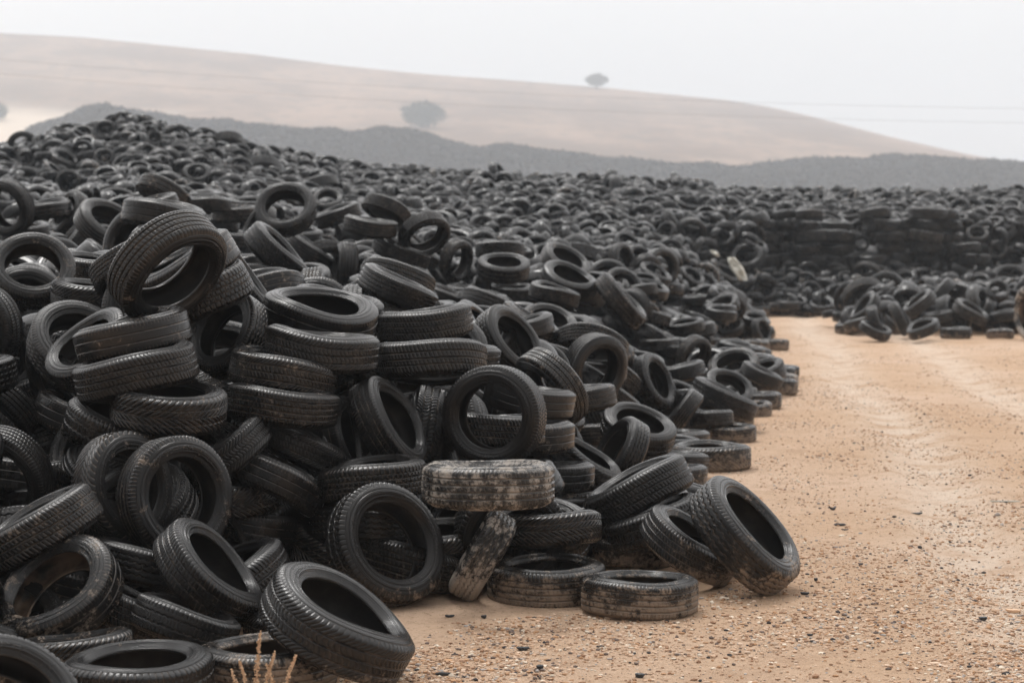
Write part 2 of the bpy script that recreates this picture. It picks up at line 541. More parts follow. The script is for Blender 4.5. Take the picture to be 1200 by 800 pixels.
def deform(v, th, kind):
    """old casings are never quite round or flat: slight oval and saddle"""
    e = (0.012, 0.03, 0.01, 0.03, 0.016, 0.035, 0.02, 0.03)[kind]
    s = (0.004, 0.008, 0.016, 0.003, 0.010, 0.014, 0.014, 0.005)[kind]
    q = np.cos(2 * th + kind)
    k_ = 1 + e * q
    v[..., 0] *= k_; v[..., 1] *= k_
    v[..., 2] += s * np.cos(2 * th + 2 * kind) + .003 * np.sin(3 * th)
    return v


def ring_verts(th, r, w, kind):
    v = np.stack([r * np.cos(th), r * np.sin(th), w + 0 * r + 0 * th], -1)
    return deform(v, th + 0 * r, kind)


def ring_uv(me, U, V, na, npf):
    """U (na+1 around) kept seamless; V across"""
    f = np.empty(len(me.loops), np.int32)
    me.loops.foreach_get('vertex_index', f)
    ui = (f // npf).astype(float); vi = f % npf
    # last ring column wraps to 0 -> use na for faces that close the loop
    q = ui.reshape(-1, 4)
    closing = (q.max(1) == na - 1) & (q.min(1) == 0)
    q[closing] = np.where(q[closing] == 0, na, q[closing])
    uv = me.uv_layers.new(name='tyre_uv')
    uv.data.foreach_set('uv', np.stack([q.ravel() / na * U, V[vi]], -1).astype(np.float32).ravel())


NA, NU = 640, 84
TY = []
for kind in range(8):
    th = np.arange(NA) * 2 * np.pi / NA
    u, r, w = tread_profile(NU)
    g = groove(kind, th[:, None] + 0 * u[None], u[None] + 0 * th[:, None])
    depth = (.010, .010, .009, .010, .009, .005, .009, .010)[kind]
    rr = r[None] - depth * g * np.clip((1.0 - abs(u[None])) / .04, 0, 1)
    v = ring_verts(th[:, None], rr, w[None], kind)
    tm = mesh_np('tread', v.reshape(-1, 3), grid_faces(NA, NU, True)[:, ::1])
    at_ = tm.attributes.new('groove', 'FLOAT', 'POINT')
    at_.data.foreach_set('value', g.ravel().astype(np.float32))
    tm.materials.append(M['tread'])
    # sidewalls
    sd = []
    pr = prof_side()
    n2 = 160
    th2 = np.arange(n2) * 2 * np.pi / n2
    for sgn in (1, -1):
        v = ring_verts(th2[:, None], pr[None, :, 0], sgn * pr[None, :, 1], kind)
        fc = grid_faces(n2, len(pr), True)
        sm = mesh_np('sidewall', v.reshape(-1, 3), fc if sgn > 0 else fc[:, ::-1])
        ring_uv(sm, 1.0, np.linspace(0, 1, len(pr)), n2, len(pr)) if sgn > 0 else None
        if sgn < 0:
            sm2 = sm.uv_layers.new(name='tyre_uv')
            f = np.empty(len(sm.loops), np.int32); sm.loops.foreach_get('vertex_index', f)
            ui = (f // len(pr)).astype(float); q = ui.reshape(-1, 4)
            cl = (q.max(1) == n2 - 1) & (q.min(1) == 0); q[cl] = np.where(q[cl] == 0, n2, q[cl])
            sm2.data.foreach_set('uv', np.stack([q.ravel() / n2, np.linspace(0, 1, len(pr))[f % len(pr)]], -1).astype(np.float32).ravel())
        sm.materials.append(M['side'])
        sd.append(sm)
    ip = np.array([(.1995, .0740), (.203, .0690), (.212, .0690), (.222, .0760), (.236, .0850), (.255, .0870), (.275, .0830), (.290, .0700), (.2975, .0500), (.300, .025)])
    ip = np.vstack([ip, [[.3005, 0]], ip[::-1] * [1, -1]])
    n3 = 96
    th3 = np.arange(n3) * 2 * np.pi / n3
    im = mesh_np('inner_liner', ring_verts(th3[:, None], ip[None, :, 0], ip[None, :, 1], kind).reshape(-1, 3), grid_faces(n3, len(ip), True)[:, ::-1])
    im.materials.append(M['inner'])
    TY.append((tm, sd[0], sd[1], im))

rng = random.Random(7)


def place_tyre(pos, nrm, size, wr, kind, mud, tone, shine, label, group):
    root = bpy.data.objects.new('tyre', None)
    COL.objects.link(root)
    root.empty_display_size = 0.2
    q = Vector(nrm).to_track_quat('Z', 'Y')
    spin = Matrix.Rotation(rng.uniform(0, 6.283), 4, 'Z')
    s = size / D0
    sc_ = Matrix.Diagonal((s, s, s * wr / 0.36, 1))
    root.matrix_world = Matrix.Translation(pos) @ q.to_matrix().to_4x4() @ spin @ sc_
    tag(root, label, 'tyre', group)
    tm, sa, sb, im = TY[kind]
    for nm, me in (('tread', tm), ('sidewall', sa), ('sidewall', sb), ('inner_liner', im)):
        o = bpy.data.objects.new(nm, me)
        COL.objects.link(o)
        o.parent = root
        o.color = (mud, tone, shine, 1)
    return root


# x, y, z, axis x, y, z, diameter, width ratio, tread kind, mud, label
TYRES = [
    (-1.83, 7.097, 0.267, 0.456, -0.568, 0.685, 0.56, 0.33, 2, 0.05, 'tyre cut off by the bottom left corner of the photo'),
    (-1.562, 8.237, 0.116, -0.016, -0.026, 1, 0.642, 0.33, 7, 0.10, 'tyre lying flat at the bottom edge of the photo, left of the weed'),
    (-1.931, 8.751, 0.116, -0.106, 0.08, 0.991, 0.5, 0.33, 1, 0.42, 'fourth nearest tyre lying flat below left of the glossy open tyre'),
    (-2.113, 9.194, 0.297, -0.34, -0.568, 0.749, 0.596, 0.33, 5, 0.62, 'brown-stained open tyre showing its inside, low at the left'),
    (-2.286, 9.551, 0.551, -0.495, -0.075, 0.866, 0.618, 0.33, 4, 0.50, 'long tread of a tyre rising to the right over the brown-stained open tyre'),
    (-1.812, 9.748, 0.342, 0.235, 0.149, 0.96, 0.555, 0.33, 3, 0.10, 'nearest tyre lying flat below left of the glossy open tyre'),
    (-1.499, 9.067, 0.189, 0.323, 0.131, 0.937, 0.51, 0.33, 7, 0.05, 'second nearest tyre lying flat left of the big front tyre'),
    (-1.82, 9.415, 0.184, 0.4, 0.146, 0.905, 0.509, 0.33, 4, 0.30, 'black tread-on tyre sloping down rightward below the glossy open tyre'),
    (-1.453, 9.47, 0.35, 0.717, -0.09, 0.691, 0.601, 0.33, 4, 0.20, 'tyre tilted open to the upper right just behind the big front tyre'),
    (-0.77, 8.726, 0.249, 0.502, -0.098, 0.859, 0.717, 0.33, 6, 0.05, 'big black tyre leaning on the pile, frontmost on the sand beside the dry weed'),
    (-1.084, 8.705, 0.07, -0.005, 0.008, 1, 0.622, 0.33, 0, 0.50, 'tyre lying flat behind the dry weed under the big front tyre'),
    (-1.714, 10.086, 0.637, 0.658, -0.737, 0.155, 0.617, 0.33, 0, 0.42, 'glossy open tyre facing the camera, leaning on another like it, lower front heap'),
    (-1.997, 10.189, 0.67, 0.78, -0.591, 0.206, 0.571, 0.33, 1, 0.42, 'nearest ring-on tyre left of the glossy open tyre'),
    (-2.727, 10.642, 0.678, -0.294, -0.895, -0.336, 0.55, 0.33, 0, 0.05, 'second nearest ring-on tyre left of the glossy open tyre'),
    (-3.128, 12.221, 0.873, -0.515, -0.601, -0.612, 0.552, 0.33, 0, 0.10, 'second nearest half-open tilted tyre below left of the brown-dusted tyre'),
    (-3.199, 12.136, 0.746, -0.56, -0.523, -0.643, 0.548, 0.33, 4, 0.50, 'third nearest half-open tilted tyre below left of the brown-dusted tyre'),
    (-2.694, 11.8, 0.549, -0.088, -0.005, 0.996, 0.569, 0.33, 6, 0.20, 'nearest tyre lying flat left of the glossy open tyre'),
    (-1.843, 10.655, 1.05, 0.052, -0.1, 0.994, 0.641, 0.33, 1, 0.42, 'tyre with arrow tread lying under the two tilted tyres, open side up'),
    (-2.131, 10.755, 0.942, 0.284, -0.164, 0.945, 0.578, 0.33, 7, 0.20, 'second nearest tyre lying flat below the brown-dusted tyre'),
    (-2.035, 10.746, 1.241, -0.213, -0.079, 0.974, 0.655, 0.33, 4, 0.05, 'nearest tyre lying flat below the brown-dusted tyre'),
    (-2.097, 10.999, 1.416, -0.237, -0.049, 0.97, 0.623, 0.33, 5, 0.45, 'tilted tyre with brown dirt on its tread, atop another tilted tyre'),
    (-2.418, 11.438, 1.312, -0.476, -0.522, 0.708, 0.55, 0.33, 2, 0.00, 'black half-open tilted tyre left of the brown-dusted tyre'),
    (-2.581, 11.828, 1.312, 0.38, -0.597, 0.707, 0.609, 0.33, 3, 0.20, 'black ring-on tyre left of the brown-dusted tyre'),
    (-3.399, 12.819, 1.373, -0.508, -0.861, -0.032, 0.55, 0.33, 6, 0.10, 'nearest ring-on tyre below left of the pale-marked open tyre'),
    (-3.228, 13.401, 1.733, 0.236, -0.756, 0.61, 0.563, 0.33, 4, 0.50, 'open tyre with small pale mark, cut by the left edge of the photo'),
    (-5.74, 22.746, 2.31, -0.42, -0.876, -0.238, 0.642, 0.33, 6, 0.20, 'nearest ring-on tyre above the pale-marked open tyre'),
    (-5.489, 23.538, 2.292, -0.142, -0.15, 0.978, 0.604, 0.33, 5, 0.30, 'second nearest tyre lying flat above the pale-marked open tyre'),
    (-5.254, 23.718, 2.254, -0.687, -0.568, 0.453, 0.558, 0.33, 6, 0.30, 'black half-open tilted tyre above right of the pale-marked open tyre'),
    (-6.349, 26.024, 2.039, -0.047, -0.169, 0.984, 0.613, 0.33, 3, 0.30, 'nearest tyre lying flat above the pale-marked open tyre'),
    (-4.139, 20.447, 2.081, 0.525, -0.409, 0.747, 0.7, 0.33, 0, 0.10, 'black half-open tilted tyre above left of the big arched tyre'),
    (-3.28, 17.611, 1.875, -0.434, -0.894, 0.108, 0.716, 0.33, 4, 0.50, 'thin-walled tyre tucked behind the big arched tyre'),
    (-1.922, 11.136, 1.791, 0.624, -0.461, -0.631, 0.696, 0.33, 0, 0.30, 'big tyre arching over nested tyres near the top of the front heap'),
    (-1.955, 11.93, 1.765, -0.478, -0.162, 0.863, 0.685, 0.33, 5, 0.42, 'black tread-on tyre sloping up rightward right of the big arched tyre'),
    (-1.878, 11.852, 1.602, -0.449, -0.151, 0.881, 0.681, 0.33, 2, 0.30, 'black tread-on tyre sloping up rightward below right of the big arched tyre'),
    (-1.708, 11.992, 1.374, -0.567, -0.664, 0.487, 0.545, 0.33, 3, 0.42, 'black half-open tilted tyre left of the open-ring tyre mid heap'),
    (-3.001, 14.355, 1.735, 0.102, -0.066, 0.993, 0.566, 0.33, 4, 0.42, 'black tyre lying flat right of the pale-marked open tyre'),
    (-2.761, 13.203, 1.571, 0.1, -0.053, 0.994, 0.566, 0.33, 1, 0.10, 'black tyre lying flat above left of the brown-dusted tyre'),
    (-4.71, 21.361, 1.859, -0.723, -0.259, 0.64, 0.713, 0.33, 7, 0.00, 'black tread-on tyre sloping up rightward above right of the pale-marked open tyre'),
    (-3.811, 21.847, 2.444, -0.421, -0.359, -0.833, 0.598, 0.33, 7, 0.50, 'black half-open tilted tyre below left of the pale far ring'),
    (-2.997, 17.168, 2.155, 0.181, -0.031, 0.983, 0.698, 0.33, 5, 0.00, 'nearest tyre lying flat below left of the pale far ring'),
    (-3.769, 20.98, 2.282, -0.315, -0.173, 0.933, 0.556, 0.33, 1, 0.50, 'second nearest tyre lying flat below left of the pale far ring'),
    (-3.791, 24.827, 2.374, 0.01, -0.066, 0.998, 0.595, 0.33, 2, 0.20, 'nearest tyre lying flat below the pale far ring'),
    (-4.292, 29.076, 2.174, 0.019, -0.126, 0.992, 0.622, 0.33, 4, 0.00, 'second nearest tyre lying flat below the pale far ring'),
    (-3.435, 23.697, 1.929, 0.093, -0.036, 0.995, 0.609, 0.33, 6, 0.20, 'black tyre lying flat above right of the big arched tyre'),
    (-3.583, 25.848, 2.281, 0.015, -0.112, 0.994, 0.608, 0.33, 1, 0.50, 'second nearest tyre lying flat left of the ridge-line ring tyre'),
    (-1.772, 13.139, 1.624, 0.819, 0.024, 0.573, 0.586, 0.33, 0, 0.00, 'black tread-on tyre sloping down rightward right of the big arched tyre'),
    (-3.813, 28.577, 2.438, 0.022, -0.165, 0.986, 0.55, 0.33, 5, 0.20, 'nearest tyre lying flat left of the ridge-line ring tyre'),
    (-2.543, 22.433, 2.276, -0.029, -0.767, 0.64, 0.691, 0.33, 4, 0.30, 'ring of a tyre standing on the ridge line against the far tyres'),
    (-3.036, 23.938, 2.104, -0.781, -0.405, 0.475, 0.563, 0.33, 3, 0.30, 'black half-open tilted tyre below left of the ridge-line ring tyre'),
    (-2.127, 18.062, 1.811, 0.71, -0.012, 0.704, 0.696, 0.33, 4, 0.00, 'black tread-on tyre sloping down rightward below the ridge-line ring tyre'),
    (-3.019, 28.445, 2.011, 0.111, -0.242, 0.964, 0.609, 0.33, 1, 0.00, 'black tyre lying flat below right of the ridge-line ring tyre'),
    (-2.365, 23.204, 1.791, 0.574, 0.014, 0.818, 0.696, 0.33, 0, 0.00, 'black tread-on tyre sloping down rightward left of the edge-standing ridge tyre'),
    (-1.907, 22.827, 1.637, -0.969, -0.23, 0.088, 0.548, 0.42, 0, 0.05, 'tyre standing on edge with tread toward the camera, near the ridge'),
    (-0.931, 16.087, 1.606, -0.228, -0.333, -0.915, 0.607, 0.33, 4, 0.10, 'black half-open tilted tyre right of the edge-standing ridge tyre'),
    (-0.864, 15.05, 1.563, 0.423, -0.003, 0.906, 0.619, 0.33, 0, 0.05, 'black tread-on tyre sloping down rightward below right of the edge-standing ridge tyre'),
    (-1.839, 15.206, 1.561, 0.196, -0.202, -0.959, 0.548, 0.33, 5, 0.50, 'black tyre lying flat above left of the open-ring tyre mid heap'),
    (-1.185, 12.276, 1.473, 0.189, -0.226, 0.956, 0.685, 0.33, 5, 0.10, 'tyre lying with open ring upward on a second tyre, middle of front heap'),
    (-1.168, 13.28, 1.484, 0.217, -0.148, 0.965, 0.598, 0.33, 6, 0.05, 'black tyre lying flat above right of the open-ring tyre mid heap'),
    (-1.12, 11.668, 1.301, 0.12, 0.019, 0.993, 0.661, 0.33, 6, 0.20, 'black tyre lying flat below the open-ring tyre mid heap'),
    (-1.325, 11.499, 1.174, 0.221, 0.041, 0.974, 0.632, 0.33, 6, 0.50, 'nearest tyre lying flat below left of the open-ring tyre mid heap'),
    (-1.304, 11.282, 1.005, 0.117, 0.045, 0.992, 0.631, 0.33, 0, 0.42, 'second nearest tyre lying flat below left of the open-ring tyre mid heap'),
    (-0.583, 13.211, 1.384, -0.122, 0.007, 0.992, 0.646, 0.33, 4, 0.30, 'black tyre lying flat right of the open-ring tyre mid heap'),
    (-0.498, 12.196, 1.197, 0.007, -0.161, -0.987, 0.691, 0.33, 4, 0.20, 'second nearest tyre lying flat above left of the upright ring tyre'),
    (-0.373, 13.38, 1.17, 0.173, 0.012, 0.985, 0.574, 0.33, 6, 0.10, 'nearest tyre lying flat above left of the upright ring tyre'),
    (-0.72, 11.554, 0.87, 0.829, -0.254, 0.499, 0.586, 0.33, 4, 0.10, 'second nearest half-open tilted tyre left of the upright ring tyre'),
    (-1.111, 12.782, 0.665, 0.963, -0.146, 0.225, 0.55, 0.33, 5, 0.30, 'black tread-on tyre standing upright above left of the round standing tyre'),
    (-1.225, 11.375, 0.777, 0.493, 0.09, 0.866, 0.558, 0.33, 6, 0.00, 'black tread-on tyre sloping down rightward above right of the glossy open tyre'),
    (-1.302, 11.063, 0.607, 0.46, 0.106, 0.882, 0.581, 0.33, 5, 0.30, 'black tread-on tyre sloping down rightward right of the glossy open tyre'),
    (-1.589, 11.019, 0.747, -0.573, -0.041, 0.819, 0.56, 0.33, 6, 0.00, 'black tread-on tyre sloping up rightward above right of the glossy open tyre'),
    (-0.78, 11.081, 0.609, -0.122, 0.012, 0.992, 0.611, 0.33, 2, 0.30, 'black tyre lying flat above the round standing tyre'),
    (-0.677, 10.615, 0.31, 0.544, -0.735, 0.405, 0.659, 0.33, 7, 0.00, 'round tyre facing the camera, standing on the sand left of the pale muddy tyre'),
    (-0.839, 11.121, 0.35, 0.026, 0.124, 0.992, 0.585, 0.33, 3, 0.20, 'black tyre lying flat above left of the round standing tyre'),
    (-1.475, 11.142, 0.342, 0.245, 0.121, 0.962, 0.557, 0.33, 5, 0.42, 'second nearest tyre lying flat right of the glossy open tyre'),
    (-1.564, 10.688, 0.264, 0.902, -0.219, 0.371, 0.5, 0.33, 4, 0.30, 'black half-open tilted tyre below right of the glossy open tyre'),
    (-1.222, 11.418, 0.068, 0.023, 0.002, 1, 0.591, 0.33, 7, 0.42, 'black tyre lying flat above left of the big front tyre'),
    (-0.105, 11.814, 0.9, -0.33, -0.943, 0.036, 0.61, 0.33, 0, 0.00, 'tyre standing upright like a ring on top of the pale muddy tyre'),
    (-0.126, 10.452, 0.659, -0.001, 0.043, 0.999, 0.693, 0.33, 0, 0.87, 'tyre caked in pale mud, lying flat under the upright ring tyre'),
    (-0.162, 10.753, 0.232, -0.865, 0.015, 0.501, 0.52, 0.33, 3, 0.78, 'mud-streaked tyre leaning on its tread beneath the pale muddy tyre'),
    (0.19, 10.839, 0.078, -0.011, -0.016, 1, 0.655, 0.33, 0, 0.40, 'dusty tyre lying flat between the lone flat tyre and the leaning muddy tyre'),
    (0.216, 11.147, 0.318, -0.05, 0.146, 0.988, 0.567, 0.33, 1, 0.42, 'tyre with arrow-shaped tread lying just above the dusty flat tyre'),
    (0.674, 10.433, 0.076, 0.015, 0.033, 0.999, 0.613, 0.33, 0, 0.40, 'tyre lying flat on the sand, alone in front of the pile foot'),
    (0.735, 11.879, 0.086, 0.005, -0.025, 1, 0.5, 0.33, 5, 0.30, 'nearest tyre lying flat above the lone flat tyre'),
    (0.248, 12.77, 0.429, 0.037, 0.088, 0.995, 0.55, 0.33, 5, 0.05, 'nearest tyre lying flat right of the pale muddy tyre'),
    (0.114, 13.313, 0.876, 0.174, 0.028, 0.984, 0.607, 0.33, 5, 0.05, 'black tyre lying flat above right of the upright ring tyre'),
    (0.1, 12.782, 0.685, 0.035, 0.048, 0.998, 0.594, 0.33, 5, 0.50, 'black tyre lying flat below right of the upright ring tyre'),
    (0.268, 13.88, 0.908, -0.741, -0.473, -0.477, 0.608, 0.33, 4, 0.50, 'second nearest half-open tilted tyre below left of the slope ring tyre'),
    (-0.113, 12.229, 0.769, -0.001, 0.096, 0.995, 0.631, 0.33, 4, 0.40, 'black tyre lying flat below the upright ring tyre'),
    (0.512, 14.878, 0.749, -0.173, -0.015, 0.985, 0.55, 0.33, 6, 0.50, 'black tyre lying flat below left of the slope ring tyre'),
    (0.716, 17.192, 0.829, 0.589, -0.788, -0.177, 0.62, 0.33, 0, 0.00, 'ring-like tyre beneath an arched tyre on the slope above the sand'),
    (0.725, 18.189, 0.974, -0.179, -0.343, -0.922, 0.687, 0.33, 2, 0.30, 'black half-open tilted tyre above the slope ring tyre'),
    (-0.019, 15.02, 1.165, 0.71, -0.472, 0.522, 0.593, 0.33, 3, 0.10, 'black half-open tilted tyre left of the slope ring tyre'),
    (0.149, 18.195, 1.172, 0.497, -0.067, 0.865, 0.585, 0.33, 4, 0.42, 'black tread-on tyre sloping down rightward below left of the paired open tyres'),
    (0.089, 17.323, 1.178, -0.173, -0.055, 0.983, 0.55, 0.33, 5, 0.05, 'black tyre lying flat above left of the slope ring tyre'),
    (-0.226, 18.862, 1.32, -0.332, -0.235, -0.914, 0.55, 0.33, 6, 0.05, 'black level tread-on tyre below left of the paired open tyres'),
    (-0.63, 26.731, 1.241, 0.002, -0.074, 0.997, 0.55, 0.33, 1, 0.42, 'third nearest tyre lying flat left of the paired open tyres'),
    (0, 24.675, 1.295, 0.035, -0.124, 0.992, 0.55, 0.33, 5, 0.00, 'second nearest tyre lying flat below left of the paired open tyres'),
    (0.236, 25.068, 1.145, -0.001, -0.068, 0.998, 0.559, 0.33, 3, 0.10, 'nearest tyre lying flat below left of the paired open tyres'),
    (0.458, 21.383, 1.355, 0.256, -0.079, 0.963, 0.55, 0.33, 2, 0.20, 'black tyre lying flat below the paired open tyres'),
    (0.635, 22.191, 1.475, 0.311, -0.34, 0.888, 0.666, 0.33, 5, 0.00, 'black half-open tilted tyre below the paired open tyres'),
    (0.7, 26.359, 1.634, 0.448, -0.402, 0.798, 0.7, 0.33, 3, 0.42, 'upper of two open tyres lying close together high on the slope'),
    (-0.097, 22.717, 1.62, 0.083, -0.336, 0.938, 0.603, 0.33, 7, 0.30, 'nearest tyre lying flat left of the paired open tyres'),
    (-0.147, 24.453, 1.814, 0, -0.056, -0.998, 0.628, 0.33, 3, 0.10, 'second nearest tyre lying flat left of the paired open tyres'),
    (-0.715, 25.683, 1.675, 0.768, -0.582, -0.267, 0.55, 0.33, 1, 0.50, 'black half-open tilted tyre left of the paired open tyres'),
    (-1.023, 23.203, 2.001, 0.388, -0.683, -0.619, 0.596, 0.33, 3, 0.00, 'black ring-on tyre right of the edge-standing ridge tyre'),
    (-1.299, 23.325, 1.789, 0.424, -0.021, 0.905, 0.699, 0.33, 2, 0.10, 'nearest tread-on tyre sloping down rightward right of the edge-standing ridge tyre'),
    (-1.292, 27.436, 1.797, 0.643, -0.066, 0.763, 0.705, 0.33, 4, 0.50, 'second nearest tread-on tyre sloping down rightward right of the edge-standing ridge tyre'),
    (-1.052, 27.904, 1.413, 0.766, -0.009, 0.643, 0.55, 0.33, 1, 0.10, 'third nearest tread-on tyre sloping down rightward right of the edge-standing ridge tyre'),
    (-0.729, 21.357, 1.323, 0.343, -0.06, 0.938, 0.549, 0.33, 5, 0.50, 'black tyre lying flat right of the edge-standing ridge tyre'),
    (-1.499, 23.843, 2.276, -0.458, -0.318, -0.83, 0.612, 0.33, 2, 0.30, 'black half-open tilted tyre above right of the edge-standing ridge tyre'),
    (-1.638, 23.054, 2.088, 0.143, -0.046, 0.989, 0.631, 0.33, 4, 0.20, 'black tyre lying flat above right of the edge-standing ridge tyre'),
    (-2.233, 25.588, 2.256, -0.329, -0.14, 0.934, 0.602, 0.33, 4, 0.30, 'black tyre lying flat right of the ridge-line ring tyre'),
    (-3.3, 35.725, 2.637, 0.057, -0.613, 0.788, 0.55, 0.33, 5, 0.20, 'black half-open tilted tyre right of the ridge-line ring tyre'),
    (1.194, 22.055, 1.261, 0.74, -0.069, 0.67, 0.7, 0.33, 6, 0.42, 'black tread-on tyre sloping down rightward below right of the paired open tyres'),
    (1.734, 27.882, 0.995, -0.73, -0.569, -0.379, 0.55, 0.33, 6, 0.10, 'black half-open tilted tyre above right of the slope ring tyre'),
    (1.125, 29.148, 0.926, -0.174, -0.009, 0.985, 0.55, 0.33, 6, 0.30, 'black tyre lying flat below right of the paired open tyres'),
    (1.528, 28.486, 0.668, 0.699, -0.106, 0.707, 0.55, 0.33, 6, 0.00, 'nearest tread-on tyre sloping down rightward above right of the slope ring tyre'),
    (1.407, 19.842, 0.52, 0.811, -0.453, 0.369, 0.597, 0.33, 3, 0.05, 'black half-open tilted tyre right of the slope ring tyre'),
    (0.994, 15.614, 0.454, 0.207, -0.38, 0.902, 0.591, 0.33, 7, 0.00, 'nearest half-open tilted tyre left of the flat tyre at the bend'),
    (0.889, 18.446, 0.27, 0.776, -0.395, 0.493, 0.524, 0.33, 6, 0.50, 'black half-open tilted tyre below the slope ring tyre'),
    (1.645, 19.161, 0.266, -0.815, 0.07, 0.575, 0.511, 0.33, 3, 0.30, 'black tread-on tyre sloping up rightward below left of the open tyre by the sand edge'),
    (1.897, 22.301, 0.448, -0.256, 0.037, 0.966, 0.575, 0.33, 7, 0.00, 'black tyre lying flat left of the open tyre by the sand edge'),
    (2.332, 25.62, 0.445, 0.634, -0.683, -0.364, 0.55, 0.33, 4, 0.50, 'black half-open tilted tyre above left of the open tyre by the sand edge'),
    (2.456, 22.595, 0.253, 0.362, -0.537, 0.762, 0.563, 0.33, 5, 0.30, 'open tyre resting on others by the sand edge in mid distance'),
    (2.17, 20.356, 0.307, 0.422, -0.022, 0.906, 0.7, 0.33, 1, 0.05, 'black tread-on tyre sloping down rightward below the open tyre by the sand edge'),
    (2.838, 25.411, 0.315, -0.199, -0.477, 0.856, 0.655, 0.33, 4, 0.50, 'black half-open tilted tyre above the open tyre by the sand edge'),
    (3.302, 28.703, 0.338, 0.166, -0.065, 0.984, 0.665, 0.33, 3, 0.00, 'second nearest tyre lying flat left of the flat tip tyre'),
    (3.112, 24.768, 0.248, 0.412, -0.09, 0.907, 0.553, 0.33, 0, 0.00, 'black tread-on tyre sloping down rightward right of the open tyre by the sand edge'),
    (3.319, 25.241, 0.075, -0.019, 0.032, 0.999, 0.607, 0.33, 3, 0.40, 'second nearest tyre lying flat right of the open tyre by the sand edge'),
    (2.646, 22.141, 0.055, 0.004, -0.035, 0.999, 0.5, 0.33, 6, 0.40, 'black tyre lying flat below right of the open tyre by the sand edge'),
    (2.129, 19.402, 0.055, -0.002, -0.023, 1, 0.517, 0.33, 0, 0.30, 'black tyre lying flat above right of the flat tyre at the bend'),
    (1.918, 19.45, 0.191, -0.048, 0.049, 0.998, 0.5, 0.33, 7, 0.00, 'black tyre lying flat above the flat tyre at the bend'),
    (1.711, 17.058, 0.081, -0.013, -0.01, 1, 0.676, 0.33, 1, 0.40, 'tyre lying flat with sandy lower tread where the pile edge bends'),
    (1.959, 19.978, 0.165, 0.322, -0.15, 0.935, 0.5, 0.33, 4, 0.05, 'black tyre lying flat below left of the open tyre by the sand edge'),
    (1.35, 16.336, 0.11, 0.04, 0.059, 0.997, 0.549, 0.33, 0, 0.05, 'second nearest tyre lying flat left of the flat tyre at the bend'),
    (1.252, 15.46, 0.108, 0.04, 0.065, 0.997, 0.533, 0.33, 6, 0.30, 'black tyre lying flat below left of the flat tyre at the bend'),
    (0.761, 11.973, 0.435, -0.45, 0.041, 0.892, 0.671, 0.33, 4, 0.00, 'long tread of a tyre slanting up behind the propped corner tyre'),
    (1.007, 11.217, 0.212, 0.539, -0.125, 0.833, 0.6, 0.33, 4, 0.40, 'tyre slanting to the ground behind the propped corner tyre'),
    (1.299, 11.035, 0.303, 0.669, -0.316, 0.672, 0.704, 0.33, 3, 0.40, 'large tyre propped up at the corner of the pile, furthest onto the sand'),
    (0.849, 11.78, 0.261, -0.337, 0.061, 0.94, 0.599, 0.33, 7, 0.10, 'second nearest tyre lying flat above the lone flat tyre'),
    (0.745, 16.821, 0.302, -0.084, 0.071, 0.994, 0.55, 0.33, 0, 0.50, 'black tyre lying flat below the slope ring tyre'),
    (0.796, 14.57, 0.374, -0.812, -0.303, 0.499, 0.552, 0.33, 3, 0.10, 'second nearest half-open tilted tyre left of the flat tyre at the bend'),
    (0.508, 13.885, 0.386, 0.558, -0.129, 0.82, 0.55, 0.33, 1, 0.05, 'black tread-on tyre sloping down rightward right of the pale muddy tyre'),
    (1.971, 26.695, 0.531, -0.05, 0.027, 0.998, 0.55, 0.33, 1, 0.30, 'second nearest tyre lying flat right of the slope ring tyre'),
    (2.481, 28.487, 0.693, -0.183, -0.142, 0.973, 0.55, 0.33, 3, 0.05, 'third nearest tyre lying flat above left of the open tyre by the sand edge'),
    (3.709, 35.273, 0.093, -0.014, 0.011, 1, 0.606, 0.33, 4, 0.50, 'third nearest tyre lying flat left of the flat tip tyre'),
    (4.203, 34.728, 0.09, -0.001, -0.012, 1, 0.596, 0.33, 2, 0.50, 'nearest tyre lying flat left of the flat tip tyre'),
    (4.615, 35.13, 0.088, 0.008, 0.017, 1, 0.573, 0.33, 0, 0.50, 'flat tyre at the tip of the pile where the far sand begins'),
    (4.141, 37.704, 0.286, -0.2, -0.546, 0.813, 0.55, 0.33, 6, 0.20, 'black half-open tilted tyre left of the flat tip tyre'),
    (4.605, 36.752, 0.249, 0.747, -0.583, 0.319, 0.5, 0.33, 4, 0.00, 'black half-open tilted tyre above left of the flat tip tyre'),
    (3.662, 34.854, 0.636, 0.165, -0.081, 0.983, 0.568, 0.33, 4, 0.05, 'second nearest tyre lying flat above left of the flat tip tyre'),
    (3.059, 37.834, 0.676, -0.117, -0.669, 0.734, 0.552, 0.33, 6, 0.30, 'black ring-on tyre below left of the large blurred ring'),
    (3.475, 37.622, 0.8, -0.093, -0.061, 0.994, 0.548, 0.33, 7, 0.00, 'black tyre lying flat below left of the large blurred ring'),
    (1.98, 28.461, 0.18, 0.001, 0.012, 1, 0.55, 0.33, 0, 0.10, 'nearest tyre lying flat right of the slope ring tyre'),
    (10.077, 38.518, 0.519, -0.978, -0.21, -0.015, 1.057, 0.33, 0, 0.95, 'big tyre with tan dusty inside, cut by the right edge of the photo'),
    (9.643, 39.289, 0.086, -0.033, -0.005, 0.999, 0.539, 0.33, 2, 0.50, 'black tyre lying flat below left of the tan-lined big tyre'),
    (9.951, 40.799, 0.885, -0.062, -0.74, 0.67, 0.5, 0.33, 1, 0.00, 'black ring-on tyre above left of the tan-lined big tyre'),
    (10.073, 40.773, 0.378, -0.183, -0.02, 0.983, 0.63, 0.33, 1, 0.00, 'nearest tyre lying flat left of the tan-lined big tyre'),
    (8.744, 40.772, 0.361, -0.182, -0.025, 0.983, 0.63, 0.33, 0, 0.20, 'fourth nearest tyre lying flat left of the tan-lined big tyre'),
